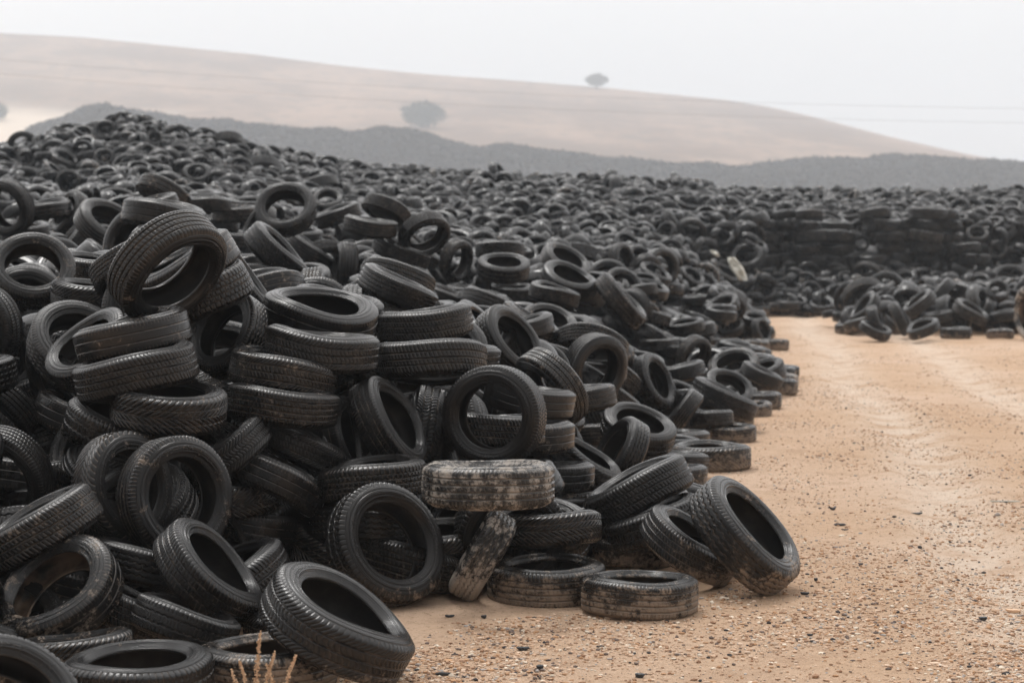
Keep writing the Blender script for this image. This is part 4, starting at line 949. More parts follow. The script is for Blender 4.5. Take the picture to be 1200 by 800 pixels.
# six numbers for each tyre: x, step in y, z, axis x, axis y, diameter (centimetres, axis in fiftieths)
PILE = [
-238,798,9,0,0,62,-273,49,8,0,0,56,-268,5,37,-23,-15,55,-241,3,16,14,11,60,-295,35,30,-35,20,63,-265,15,25,-24,25,65,-303,24,49,11,5,60,
-316,7,26,13,-19,65,-295,6,35,-3,-15,57,-287,8,38,-30,36,63,-313,4,17,16,-14,64,-253,3,8,0,0,59,-332,13,9,0,-1,61,-297,13,48,-12,17,64,
-308,14,48,30,39,55,-255,0,22,15,7,68,-346,9,16,-12,13,63,-329,2,52,-4,2,64,-128,11,8,0,0,54,-267,2,9,0,0,64,-263,0,37,13,-7,55,
-297,6,86,14,-23,63,-308,9,63,32,39,57,-198,6,9,0,0,62,-327,6,74,24,4,69,-350,6,98,7,9,63,-296,7,61,45,12,60,-224,2,40,-14,13,65,
-352,5,55,8,12,69,-147,2,9,0,0,66,-262,2,28,28,1,61,-370,0,60,7,-18,64,-256,31,45,2,9,68,-370,3,81,6,5,65,-184,5,55,49,-9,62,
-355,5,104,-17,5,59,-299,7,54,-18,-3,65,-283,0,40,11,-11,65,-216,3,87,29,-22,56,-44,4,8,0,0,55,-230,24,78,16,14,64,-268,10,49,5,5,62,
-138,0,37,15,-35,56,-368,3,84,-18,3,64,-2,1,18,-1,-13,63,-89,0,32,-14,42,68,-58,1,33,-50,4,62,-324,2,64,20,-22,65,119,6,13,7,-4,68,
-80,5,25,43,9,56,-370,11,108,-2,7,56,-106,0,38,41,7,62,13,1,10,3,0,62,0,7,38,-25,0,63,37,6,20,-3,0,57,-384,6,109,-35,-30,60,
-142,0,60,26,-41,61,-177,2,91,-11,-3,69,-214,0,97,49,-8,62,-396,3,86,-32,37,62,-310,4,53,1,-1,63,-36,0,16,3,-21,61,33,3,19,24,-1,59,
86,12,19,-20,-13,60,-41,0,32,-38,-32,63,-245,13,104,-8,-3,64,-273,1,87,-4,-16,69,-5,5,31,-7,24,61,-108,1,42,-12,6,56,-147,1,58,-2,36,61,
72,1,26,-31,11,66,-341,5,78,-15,-16,63,-360,5,145,-34,-31,63,-38,2,50,-29,-24,59,-427,2,63,14,-18,63,-331,0,55,3,-2,64,-414,2,119,7,9,64,
-151,0,85,26,-17,59,126,5,22,15,3,68,-281,0,121,1,12,63,-34,4,42,-29,-20,56,-65,3,31,32,-14,64,-227,1,124,6,-49,55,-364,1,85,-32,4,67,
-149,3,90,-13,-17,60,-11,2,21,-7,28,65,-411,1,114,43,2,61,-348,4,69,-8,-5,56,-84,2,31,19,-6,65,-351,4,105,-7,6,66,108,1,9,0,0,60,
43,6,10,0,0,69,-200,1,99,-24,-4,61,-229,9,122,28,-7,68,-191,1,78,-37,0,64,-19,1,43,48,11,57,-135,1,74,-10,-3,60,-449,3,117,-6,-19,61,
-89,2,55,1,8,61,-448,3,84,1,-10,62,-112,3,91,-3,8,63,-380,5,122,-6,7,69,-384,3,97,-26,23,65,-74,1,69,-13,-1,56,-36,2,48,49,2,66,
90,12,9,0,0,64,-91,0,76,-13,5,59,-372,4,119,-39,20,60,-8,4,49,-10,29,61,-16,2,11,0,-12,54,-150,1,106,-19,18,65,-410,2,112,-31,34,66,
-321,7,114,10,42,65,-277,2,116,-44,23,56,-15,4,25,-3,2,63,-83,0,97,-22,37,56,-137,1,104,15,-7,68,-358,5,61,0,-15,68,-42,2,61,-3,50,69,
3,13,65,47,-16,63,-304,2,118,1,-48,65,-304,5,134,-50,5,63,113,0,9,0,0,61,24,2,17,-19,7,69,26,0,41,-43,20,57,-213,3,102,-17,7,56,
-104,2,92,-17,-43,57,-61,11,67,-44,-4,65,-25,1,39,-2,0,63,-28,1,70,-7,-3,63,-388,6,104,-10,-29,68,-388,7,64,9,-9,64,3,1,32,-26,-9,62,
-477,1,109,20,-14,62,-15,6,56,-2,1,67,-480,1,53,0,0,60,30,9,33,39,31,64,-407,8,115,29,-40,62,21,6,28,-23,-12,68,-397,2,77,-5,18,60,
-65,0,98,20,-44,69,-492,0,86,-25,-24,64,-354,7,106,-8,-48,61,-156,0,130,12,45,62,-212,1,116,-15,45,63,7,5,75,-14,36,57,-184,0,128,-6,-27,61,
-439,5,128,-9,13,65,29,1,67,27,-13,57,-267,1,157,3,-16,62,-328,1,135,40,0,60,-112,0,117,-22,-23,61,-422,1,132,25,-36,63,-454,2,123,3,-47,64,
-497,10,137,-20,14,65,68,0,19,25,2,64,-74,0,116,1,-21,63,-3,13,71,14,8,61,-51,1,96,29,-7,63,-512,3,157,-26,7,64,-496,2,130,24,12,63,
23,0,83,21,29,62,-24,1,113,-11,-22,59,-437,0,156,-16,19,62,-390,4,118,0,0,56,-3,7,93,19,-21,64,-495,5,162,29,-12,65,-74,6,138,36,22,56,
-426,1,149,33,-2,60,-507,1,154,28,-7,55,8,1,91,-13,35,62,-388,5,148,23,10,60,-108,4,140,38,30,55,24,3,50,28,-2,62,-427,1,118,0,0,56,
-374,6,138,-10,23,60,-339,3,167,11,-15,60,-47,2,105,40,16,63,-529,7,137,17,24,68,-26,5,116,38,-9,64,-485,5,155,-15,-27,54,20,5,84,1,-48,57,
-234,5,149,11,-2,63,-397,3,160,-12,3,61,-29,2,115,-25,-10,60,-410,9,125,-12,1,64,-51,9,114,26,10,65,31,5,57,44,0,56,-435,9,150,-43,13,65,
-535,2,160,28,-13,67,-287,14,156,-24,-18,64,-338,6,138,-39,-12,66,-32,2,124,-2,12,56,-545,3,129,-18,12,64,-427,4,159,5,-27,64,-357,1,161,-25,-21,64,
-27,0,106,-1,19,56,-248,4,141,35,15,61,-450,9,164,13,21,68,-368,1,162,8,5,62,-100,4,150,38,9,70,-172,2,137,-10,-15,63,-441,3,136,1,17,65,
27,0,72,29,26,60,-217,0,150,-17,16,63,-262,4,154,-14,38,56,35,2,61,41,-16,56,115,2,20,27,-4,64,-465,2,156,-34,-1,56,-430,2,130,33,-6,56,
-515,7,153,5,-39,64,-114,1,152,-10,3,66,-569,0,127,5,19,65,-311,1,140,14,48,62,27,6,88,11,19,59,-33,1,111,26,7,68,-562,7,148,21,-3,57,
-357,7,166,35,11,63,-459,12,140,12,-18,65,-505,2,165,1,-29,55,137,1,9,0,0,63,-444,4,155,18,-13,63,-347,1,164,-36,9,66,-163,0,145,13,1,63,
8,8,92,-2,15,60,-94,0,133,17,15,59,-394,5,163,6,-27,63,-449,5,118,0,0,56,-41,2,107,21,-43,55,-130,3,134,47,9,61,-237,0,154,-6,13,67,
-99,2,147,19,15,66,112,4,21,10,33,55,-31,4,112,4,-11,70,-316,20,162,-3,6,64,-81,8,121,-14,-5,60,-243,4,159,-8,15,64,-302,1,162,28,-22,60,
-482,4,136,-35,5,58,20,12,97,25,1,62,-493,5,161,-15,30,63,-476,7,136,0,3,62,-475,0,161,1,-3,60,76,0,69,4,6,61,-114,11,132,-34,-30,60,
61,6,78,4,5,62,-312,4,167,4,-13,62,-515,1,165,-27,12,63,-82,3,122,-7,7,63,-620,10,141,20,4,61,-189,9,147,29,3,63,-433,2,160,37,-32,69,
-467,8,157,18,-22,64,-25,0,114,12,7,68,-546,2,159,-26,32,60,-486,1,128,1,-21,65,53,6,105,-13,-18,55,38,8,89,11,-26,65,-326,0,166,5,-15,68,
-256,13,158,6,-26,65,-621,1,156,27,7,61,84,7,47,29,-6,65,-162,1,136,-29,4,63,-582,8,170,-13,10,66,162,1,9,0,0,66,-514,2,144,-10,7,66,
-241,1,168,-30,6,62,-540,6,159,-4,5,69,0,1,112,-7,-21,61,-592,1,156,-37,-33,66,-399,6,167,33,6,68,-533,1,119,-1,0,65,88,2,78,3,15,69,
-313,1,157,27,-21,59,64,17,91,4,16,66,-135,9,135,-30,21,65,42,0,107,8,18,60,-547,1,130,-8,24,62,90,1,49,27,-5,55,-657,0,147,8,-8,60,
52,15,91,46,3,68,-145,1,139,-27,23,67,-443,5,159,40,-2,68,132,5,42,43,19,64,-212,5,132,-11,22,61,119,5,58,15,-15,59,159,6,31,49,-2,64,
-34,2,120,-15,0,68,125,2,41,13,-11,63,-112,4,113,-12,-4,68,-215,0,154,-5,-14,57,-539,1,140,4,-15,66,-563,3,153,-27,-6,65,86,5,79,37,-28,62,
-143,0,150,-28,0,63,-117,9,141,-5,8,62,-113,1,115,26,-1,59,-335,1,156,13,-27,60,-505,2,161,32,-7,64,42,2,104,4,6,62,-534,0,144,-28,8,59,
-261,2,155,23,-11,62,-390,2,154,-26,35,63,192,4,23,-33,5,63,-258,14,157,-18,1,65,1,0,116,1,4,63,225,1,9,0,0,63,-175,4,123,12,3,62,
134,5,45,41,-5,68,-577,1,132,8,-28,65,-540,3,165,7,-13,64,-478,0,173,42,-16,57,-570,2,153,10,-18,66,-131,5,122,-39,-6,56,-30,2,115,37,-14,65,
-314,4,161,-36,15,63,-587,10,126,0,-13,68,-133,3,115,-6,15,65,180,4,19,17,-23,62,-310,2,157,2,7,63,197,4,16,2,15,66,58,7,92,34,7,62,
-580,2,119,0,0,61,-591,1,153,3,-26,61,-527,6,160,-27,-2,56,134,4,56,2,-12,63,-194,4,127,0,0,68,-126,2,133,-9,-12,63,-592,7,143,2,7,56,
-115,14,115,8,-18,68,-120,3,149,1,23,56,-40,2,124,0,6,66,-630,2,171,-14,-25,69,-692,6,163,-26,-25,60,-555,1,119,0,0,63,85,3,75,21,-4,65,
-394,1,157,-17,-32,58,36,17,99,25,-1,63,-609,1,154,18,17,69,-565,4,128,0,5,64,-563,12,157,-45,-7,62,-18,8,106,-10,0,60,-608,4,158,15,31,63,
-164,1,133,-17,-22,63,-572,0,118,0,0,56,117,6,69,35,-4,65,-703,14,159,-3,-1,68,-683,1,160,1,40,62,-226,1,130,-21,-16,68,23,2,97,9,-1,62,
196,10,26,17,20,65,-617,1,142,8,-27,70,-140,2,135,-43,-4,63,-51,0,118,-2,0,69,-110,1,128,1,6,69,-258,3,157,1,9,60,-349,3,153,-35,-26,54,
-598,3,119,0,0,63,-733,1,166,-18,17,64,-630,0,168,-7,-5,68,-597,2,146,-8,11,62,-180,5,127,39,12,64,-622,2,131,6,-2,64,64,1,89,13,-2,63,
133,0,59,25,-4,62,-348,1,163,4,-25,64,-120,1,125,-39,-4,55,-195,5,140,5,-20,57,-154,7,150,-50,1,62,-317,0,151,3,-26,60,240,6,16,-12,-12,67,
-213,2,152,-20,1,68,-436,0,151,-22,36,56,-172,2,150,-43,-25,56,-605,11,156,-26,4,59,-289,0,165,25,6,67,99,2,79,19,-3,61,-146,2,157,-8,-6,63,
9,7,100,5,-1,63,-547,7,157,20,7,66,-606,1,137,-27,3,63,-423,3,166,10,18,69,264,15,9,0,0,64,64,2,92,13,-3,61,-109,0,126,7,21,68,
80,1,134,14,-6,68,-298,7,152,-7,-26,55,-662,1,119,0,0,64,-255,0,139,36,34,61,-609,1,141,-15,36,62,-373,2,157,8,34,63,-28,4,113,11,15,69,
-600,2,158,-6,35,60,51,2,116,-17,2,55,-666,2,159,2,14,59,-128,4,138,-17,32,64,-462,1,163,-29,-34,59,25,3,99,6,-1,62,-655,2,141,-11,-2,68,
-633,26,129,-12,3,62,-89,1,113,-7,-5,59,72,0,93,11,-1,65,-429,9,155,-31,28,56,54,2,129,-29,-26,56,-588,0,142,-47,14,67,-112,5,116,-23,8,60,
-148,3,148,29,25,66,-347,2,144,3,-44,62,-24,0,141,-44,23,59,-624,2,118,0,0,57,-653,3,160,10,30,69,-668,3,133,-7,22,57,-674,2,160,-6,-10,62,
-25,1,115,-7,-18,60,69,11,115,-40,-1,62,-342,4,165,3,34,67,-26,3,126,40,-24,59,-668,0,119,0,-2,57,-472,2,160,-36,6,68,-612,6,159,25,-20,55,
-273,3,152,4,-6,67,272,1,9,0,0,67,-217,1,156,2,-33,55,-646,3,138,29,34,56,74,1,128,0,-24,61,40,4,129,10,33,68,-569,11,164,15,0,62,
-650,3,132,-11,14,67,58,1,131,21,34,66,-636,1,163,16,-12,63,-311,9,146,-4,-36,62,-697,12,153,29,-8,68,-646,3,150,10,4,64,74,9,136,2,-13,63,
-692,2,123,0,-3,55,-152,3,145,-8,-22,56,-14,2,149,-17,14,68,42,6,133,39,-26,60,291,6,24,-33,6,64,-752,0,169,-14,13,68,-147,3,131,0,-3,56,
3,2,148,18,-12,64,-457,1,167,-22,13,61,-636,3,158,-15,-47,66,345,0,9,0,0,63,298,11,25,32,-31,56,-416,0,160,43,19,62,-86,3,107,2,0,63,
-699,1,147,25,-10,62,-687,3,168,18,-32,61,-616,0,149,4,-42,65,-20,2,144,28,-40,61,-524,2,153,-33,-37,65,-714,0,141,25,-15,66,257,3,29,-12,-24,61,
146,0,101,17,11,55,-704,13,145,-42,1,60,-27,3,142,44,1,56,57,1,97,6,0,56,291,1,23,6,-32,63,-637,3,176,-39,7,56,92,4,120,5,-3,56,
-33,2,151,12,-24,56,-665,0,143,8,-34,60,-713,3,134,11,1,64,-357,3,164,18,14,55,263,2,24,9,-30,65,-711,1,165,-16,26,61,342,1,9,0,0,62,
-639,2,178,18,17,63,-42,0,108,6,-7,64,20,0,136,-25,-19,59,-185,1,149,31,-39,64,-556,1,169,-24,-11,67,-307,3,154,-7,-28,56,-67,2,106,2,0,63,
-795,3,159,-7,-41,62,-500,0,177,-24,12,59,-469,3,171,-31,-14,59,-120,3,125,4,-5,63,-548,6,173,28,-7,63,-195,0,158,26,-27,65,-695,10,158,-28,-33,56,
150,0,101,25,16,55,258,1,20,22,-7,68,-410,2,170,1,31,66,-597,5,172,4,12,62,-134,3,128,-21,45,56,-275,2,157,-35,18,63,71,2,135,18,13,62,
-39,7,144,20,-5,61,-684,3,153,-31,10,56,-813,4,174,15,-3,67,-642,2,174,-42,25,67,-69,2,124,-10,3,62,-144,0,149,12,-35,61,25,2,143,-18,26,63,
-700,0,133,0,-3,61,331,4,26,-3,-1,66,210,2,51,26,-3,64,-717,1,162,-6,-30,59,362,1,9,0,0,61,-764,1,163,36,15,64,-633,2,170,-15,19,62,
-305,2,162,-26,-16,68,-739,2,167,17,15,65,-751,6,134,0,-3,57,-395,4,161,-29,-21,65,69,0,113,-18,-33,60,60,4,136,-17,-37,64,-200,0,164,2,-37,68,
-248,2,151,46,-1,68,-461,3,173,-33,0,65,-318,1,165,40,7,59,-351,4,148,-1,-41,64,-562,0,180,0,-9,68,4,5,147,14,15,65,-720,4,160,-34,-32,65,
-61,1,145,-46,7,61,-631,7,181,8,10,68,-605,4,172,24,-38,63,-52,1,156,-2,-11,58,232,6,43,27,-3,68,375,2,9,0,0,59,211,1,57,28,-6,65,
-731,0,179,19,-23,61,-102,1,142,-33,13,62,-782,2,181,21,-5,69,-122,0,159,-29,38,65,295,2,20,18,22,59,-837,1,172,2,34,62,-57,2,140,-5,0,66,
-716,3,183,-9,32,62,-711,5,142,-7,0,68,-771,3,139,0,-3,63,-312,1,174,27,-9,63,181,5,102,21,3,61,168,7,81,27,0,68,-627,1,193,5,12,63,
-464,2,179,-1,32,62,-738,0,155,4,7,65,-397,0,174,3,0,65,-537,1,183,-1,-35,64,-341,4,163,-1,19,59,-520,4,181,-22,22,60,-414,2,175,21,34,67,
297,5,25,17,-2,62,-612,4,200,7,18,59,-732,1,186,0,-9,64,248,2,36,28,-4,62,70,1,120,-39,30,65,-77,1,143,-17,-33,59,-25,3,145,-20,3,65,
-798,0,181,-27,-27,60,-774,3,155,-24,19,64,-463,6,174,7,-45,63,-654,1,179,8,-47,66,-583,3,186,-28,-3,62,205,2,64,22,-2,66,168,5,97,22,-4,64,
-282,1,162,36,5,60,-391,3,171,-1,-30,63,-784,0,169,-31,-6,63,-373,3,173,-6,11,63,-763,1,147,6,3,66,115,2,132,-4,-12,55,-494,9,177,-2,-24,61,
-575,0,189,15,-7,68,-788,3,169,5,3,66,92,1,106,3,9,59,-252,1,149,33,30,68,66,1,104,-6,-21,62,-849,0,179,6,14,63,-773,1,196,-23,2,68,
362,1,9,0,0,62,247,0,54,26,25,60,124,1,119,5,1,62,-412,0,183,-29,27,60,-309,4,160,22,-42,62,-913,1,182,-16,-18,69,263,1,36,30,-14,62,
319,3,23,-15,29,64,-182,3,152,-36,34,68,-753,0,153,-1,6,68,71,2,142,9,-19,65,-251,4,157,24,39,61,-777,3,193,22,5,56,-750,7,186,-39,-11,68,
55,2,148,27,22,57,-439,4,186,14,11,68,-278,3,148,17,-46,67,166,2,105,16,-10,62,-754,3,146,0,-3,55,-79,2,148,19,17,57,-812,2,155,1,10,66,
-43,1,138,38,27,65,-803,0,183,20,8,67,133,2,88,11,-1,62,117,8,128,1,-4,64,-867,5,183,22,29,60,-328,4,174,-19,-26,56,-549,0,194,10,2,61,
332,8,19,-17,-17,65,-489,0,182,24,16,57,-390,3,181,-26,-3,70,-116,6,155,-22,15,63,-30,3,143,-41,10,60,-758,0,165,-20,23,64,-282,1,172,21,24,61,
-775,0,158,-11,-21,59,-840,2,188,-12,15,62,278,0,59,25,-15,55,-557,3,195,-33,-12,66,-440,3,180,-1,-45,62,349,2,9,0,0,61,-776,3,192,14,-28,65,
209,1,77,37,3,63,134,2,111,-19,-6,69,-817,1,186,21,-15,65,-760,6,193,-6,9,66,-820,5,151,0,-3,60,257,3,45,26,-3,65,210,0,75,3,6,60,
-217,2,163,39,-30,63,-616,7,195,25,-22,57,337,2,25,8,7,55,-433,4,174,-20,14,67,-864,3,190,-17,-20,56,-545,3,189,18,-30,65,155,2,113,-26,-16,57,
-770,3,156,-3,-4,69,-247,4,173,7,8,68,-722,1,198,5,36,56,318,1,14,13,-7,59,-25,1,140,33,12,62,-815,2,190,25,-29,56,-483,3,178,-41,23,64,
-46,6,153,4,-26,63,-831,1,176,15,-40,68,-642,7,205,20,-32,62,-772,2,200,13,-12,63,-508,2,197,-24,-34,59,-85,1,151,14,-39,56,-896,3,195,29,7,61,
-781,4,174,-41,20,57,184,11,97,-10,-1,56,117,2,131,8,-5,63,-819,3,167,8,-12,62,289,1,30,28,-3,61,-277,2,164,-11,28,66,-783,1,173,31,4,68,
-567,0,194,49,-10,60,-651,0,202,28,-10,66,-843,2,183,-9,-11,64,-836,1,157,0,-3,60,-858,0,198,-3,-13,57,-484,4,190,38,-4,68,-429,1,172,-1,45,62,
0,6,134,4,41,63,62,3,140,4,14,63,-967,6,199,10,14,61,248,5,57,23,-3,65,347,3,10,0,0,68,-922,1,190,-29,-15,62,-602,2,191,11,20,67,
63,2,135,-38,8,59,-508,1,190,25,-18,62,-842,3,182,14,-48,60,189,1,85,1,12,62,-826,6,180,18,-29,61,107,2,122,30,-36,56,-449,0,183,-25,-12,68,
-699,3,202,13,15,62,127,3,128,-13,-2,68,-236,0,163,26,20,63,-802,0,185,48,8,63,-634,3,194,-19,32,62,-876,7,189,-12,-39,65,-853,3,170,-22,-16,57,
-713,2,198,-27,-5,65,27,2,144,27,-9,69,-832,6,162,0,-3,61,232,5,67,18,-2,66,-297,0,161,38,-25,60,204,3,101,10,-6,59,-992,0,199,-18,6,56,
-897,1,210,-24,5,68,-86,0,158,21,-9,63,389,4,9,0,0,63,-342,1,183,-9,26,60,-837,3,180,-22,-35,60,211,0,120,-1,-30,56,-858,1,178,-13,32,60,
84,1,144,9,3,66,-179,2,169,11,-24,68,-54,1,149,46,7,64,-944,5,197,-29,7,59,-851,2,202,-27,15,56,-131,2,151,-39,12,68,288,0,49,24,-16,68,
-12,1,145,2,-11,67,-592,14,198,8,42,65,-817,7,177,21,-24,65,273,6,51,25,-4,60,-824,1,191,29,35,59,-877,4,180,17,-1,68,-879,7,200,22,-7,63,
-92,4,159,-7,-16,62,-479,2,191,25,24,58,-669,1,204,1,28,64,-607,2,209,15,5,63,-823,5,199,9,42,60,112,4,137,10,-2,59,-729,0,207,12,19,68,
-949,5,196,-36,-32,60,-440,0,188,13,18,67,-670,2,212,1,29,68,218,2,74,12,-1,61,395,7,8,0,0,57,117,4,135,-29,17,57,-556,0,201,-4,24,64,
-840,2,169,1,-3,63,-311,3,175,26,-35,61,-787,3,215,-11,-25,61,-567,3,214,-2,22,64,-998,1,205,-5,-11,59,-907,2,217,27,-38,68,-857,1,183,-20,18,63,
210,6,112,-33,6,67,-395,0,188,29,26,61,-623,3,213,21,27,61,-779,2,217,-40,25,64,-566,10,239,-45,-13,70,198,0,121,-32,6,61,-838,6,228,-35,15,63,
-215,4,193,16,-4,66,-915,1,196,39,31,64,-530,0,211,28,40,66,-962,1,210,-12,-21,63,-811,0,206,35,-7,63,-865,2,214,-2,-27,61,224,0,99,-31,-16,61,
-315,0,203,-13,45,60,-853,0,213,28,-20,60,-1006,1,209,10,-43,63,-762,0,243,-1,-1,66,-142,1,153,28,-38,68,-436,1,197,-23,16,65,-995,0,243,33,-32,63,
-922,1,242,-6,-31,60,-543,2,224,18,-7,56,-596,0,224,22,26,63,5,1,174,9,-10,56,-886,1,192,-25,-30,68,9,1,152,19,10,66,-698,1,210,41,-26,70,
-918,1,187,3,33,62,-706,5,231,-10,-8,63,-659,0,246,-7,-29,60,-42,1,148,27,20,63,-861,1,186,6,-30,64,-638,1,220,-11,37,56,-975,2,213,39,-14,63,
-496,2,234,-19,-39,80,-407,1,215,17,-5,70,-269,1,172,19,-29,54,229,0,110,6,-14,62,-628,1,239,-40,30,56,-596,1,234,-4,-6,66,-919,1,211,18,-7,66,
-452,0,222,-27,16,56,-184,0,170,-22,-22,66,-985,1,239,-3,21,70,19,1,165,7,-28,56,-881,0,250,4,1,70,-453,1,188,-26,24,70,-183,0,188,-40,25,56,
-408,0,201,37,29,70,-480,0,195,19,26,66,-897,1,211,-30,29,67,-891,1,223,-36,-27,60,191,0,131,-4,10,66,319,1,54,22,2,68,235,0,123,-41,-12,63,
79,2,166,19,40,63,-828,0,243,-3,30,56,-909,1,232,33,-36,60,-736,0,235,10,-10,56,-31,1,167,33,-17,63,-552,0,245,-16,3,63,-1002,0,251,-20,-14,70,
-367,0,209,9,7,70,-866,2,177,8,-9,62,-256,2,187,-28,-38,63,-251,0,167,36,-24,56,-213,3,198,-17,-13,60,-312,2,178,-49,4,70,64,2,166,2,-33,60,
-763,1,245,44,1,70,-324,1,199,7,11,60,153,1,141,44,-1,66,-132,2,178,24,-43,63,-586,1,226,0,-44,66,-86,0,177,4,-34,56,-879,4,233,0,32,60,
-892,1,207,31,-34,56,263,0,107,0,3,66,121,0,152,-2,-30,56,-777,0,247,33,9,70,-449,1,219,-4,-32,91,-249,5,191,-11,31,60,-686,2,248,48,-1,60,
122,2,128,-49,-7,92,249,0,122,-46,16,66,-144,1,173,1,47,70,-522,5,225,-36,-4,63,239,2,143,0,-7,56,-296,0,195,-9,12,70,-156,2,167,3,-29,66,
-14,4,172,18,-14,70,-103,3,172,3,-11,56,-633,2,242,-35,-24,63,-917,7,224,0,15,56,-920,1,244,-44,-24,63,-737,3,246,23,5,66,-844,2,251,-29,9,66,
156,1,158,-8,5,66,179,1,155,27,39,60,-889,7,238,-5,3,70,258,3,111,-10,-16,66,-894,1,230,18,-2,60,-428,9,228,-37,23,70,-781,3,255,15,-20,60,
-246,2,198,-1,-1,63,-569,2,248,-4,-30,60,144,1,157,-7,-19,70,221,2,151,25,-40,66,-69,0,170,0,36,56,-953,2,226,0,12,70,-765,1,249,1,-14,70,
-346,0,210,-33,-28,66,-714,2,248,-14,-12,70,-949,1,237,16,9,60,13,3,173,-34,-11,56,-511,0,229,31,-36,60,-1000,1,243,8,-49,70,-654,4,250,-16,28,70,
-183,0,190,-16,11,70,47,12,152,49,-11,70,-259,1,202,37,8,66,-837,1,256,-7,-42,70,212,1,148,41,26,56,-445,0,231,42,9,60,-928,0,218,-27,-41,70,
-48,0,175,4,-29,56,141,2,160,40,-2,56,-304,0,204,14,-20,56,-376,2,215,-36,-4,66,-1010,1,259,15,45,56,-918,1,249,2,45,70,-661,4,253,21,-12,60,
368,0,68,1,0,63,-944,1,222,2,7,56,-739,0,243,19,9,70,-544,0,237,1,45,63,-951,1,257,-7,-44,60,-764,11,256,-47,16,63,255,4,147,8,13,56,
-118,1,182,18,8,109,-602,2,250,-19,-45,60,-406,1,227,19,-2,66,44,4,172,-1,-40,66,-615,0,251,5,-21,66,-944,4,258,-18,-1,66,-930,2,226,-31,13,60,
203,3,141,5,-24,85,-942,0,255,13,-24,60,-497,2,234,-21,24,81,-57,2,176,-28,41,70,-559,1,241,-46,-15,66,-401,2,227,34,16,63,-946,1,228,-6,-16,63,
-711,0,252,-4,-30,56,269,1,138,44,-16,63,264,7,107,-7,8,63,-400,6,204,-32,-21,105,-110,3,182,-1,-23,91,-273,0,202,4,18,70,-864,1,257,17,41,66,
-756,4,259,49,-6,70,-988,1,253,24,6,56,-918,17,246,-29,19,60,-687,1,248,33,5,70,-932,0,226,4,-8,70,-989,0,253,-37,-25,60,-160,5,192,-42,-20,70,
-982,3,233,22,27,60,-891,4,265,11,3,56,-716,2,263,14,-27,70,267,4,117,-1,4,56,-60,1,180,3,-50,66,258,0,147,-6,16,63,375,2,61,28,-5,60,
-311,4,197,-17,-7,100,-408,3,212,-27,-36,70,13,2,158,-17,46,70,-457,0,228,27,42,70,-197,4,197,12,-29,60,-994,2,266,-26,12,60,-498,3,244,-35,21,63,
229,5,153,19,30,70,-930,3,231,21,-29,63,-977,1,240,9,-3,70,7,1,173,-45,-22,56,-637,4,252,8,33,86,-926,7,255,-25,17,63,-957,1,255,-5,17,70,
-32,1,167,29,-41,66,-950,9,222,1,3,56,281,3,117,-7,-2,66,-946,6,269,-5,1,70,-950,12,243,23,-43,70,-259,1,195,49,-11,92,-243,0,195,-6,-34,66,
-883,13,266,42,14,60,-1006,2,246,30,-24,95,-1006,2,254,0,5,66,-1103,5,270,0,33,56,-365,1,207,5,34,63,271,0,137,-26,12,66,-21,9,177,-49,1,60,
-989,3,246,-26,21,63,-640,3,255,-24,36,70,-698,5,266,-43,-23,63,-989,0,268,37,30,83,-385,3,221,-23,-33,60,397,4,79,33,-11,66,-1012,2,234,19,-14,56,
-1017,1,263,9,7,63,-1086,3,270,-30,13,66,-949,5,248,-16,9,70,-606,2,257,12,-17,56,195,2,152,12,-48,63,-948,7,263,-23,5,60,-764,2,262,25,-43,70,
75,6,157,19,42,66,406,3,70,11,-3,56,-998,1,230,-33,16,70,456,0,8,-15,-23,70,-1007,2,261,13,-7,60,-190,3,198,-7,-42,56,-506,1,251,20,-6,70,
407,1,46,-18,19,60,-948,6,266,-15,-42,70,271,2,137,-7,27,60,473,0,13,-7,13,63,250,1,146,8,49,66,280,6,100,22,-20,56,-806,1,269,-39,-31,56,
454,0,27,6,-1,66,-1030,1,243,-15,9,63,-257,1,210,43,-23,70,-355,3,218,-27,-14,66,-142,0,194,-3,-16,66,122,4,156,-32,-31,56,-539,3,244,-7,-48,66,
-944,1,271,-27,35,66,-1019,1,265,30,-1,66,-1008,5,239,-13,22,66,371,2,85,-24,-20,56,106,2,163,-29,20,101,282,1,130,-1,-4,63,-1012,4,271,30,-18,66,
-441,0,233,-6,10,60,-368,9,213,-33,9,60,-909,3,275,-15,-19,60,422,5,69,0,-1,60,-700,0,268,38,27,60,412,1,43,33,5,63,-800,0,270,-47,10,63,
253,3,150,0,-33,66,-759,0,265,-44,13,87,-1061,5,242,15,-9,60,9,6,176,-12,30,56,-330,3,219,30,16,60,-928,6,280,-11,13,60,-978,4,274,25,-16,66,
371,2,72,-1,-5,63,-1075,1,269,-39,-30,60,-383,4,216,40,-9,70,-457,2,238,7,27,66,-34,4,180,-7,31,70,-312,2,203,-8,49,66,-628,0,261,34,4,63,
-571,1,265,-8,-17,60,303,1,99,8,-49,60,392,2,68,6,-28,70,294,0,142,-21,28,83,-631,1,263,-45,-4,56,-71,1,178,-43,-19,70,-63,2,182,-18,46,66,
-1030,3,238,8,-47,70,477,3,31,-37,10,60,-111,2,185,37,5,63,-176,1,196,-22,24,70,-1027,2,278,32,-38,56,-653,6,271,1,-39,66,423,1,69,3,-13,60,
-617,4,273,-2,-5,93,-235,2,196,-14,-40,60,427,0,35,-39,31,70,-1156,3,271,2,-50,63,280,0,140,-48,3,66,-788,0,280,39,-3,56,-1044,4,241,-30,39,56,
-446,0,242,1,-7,56,-1084,1,274,45,22,63,-1073,5,252,-22,-9,60,-1046,0,275,-11,29,70,476,2,27,5,4,70,-913,0,277,14,-2,56,20,2,172,36,-27,98,
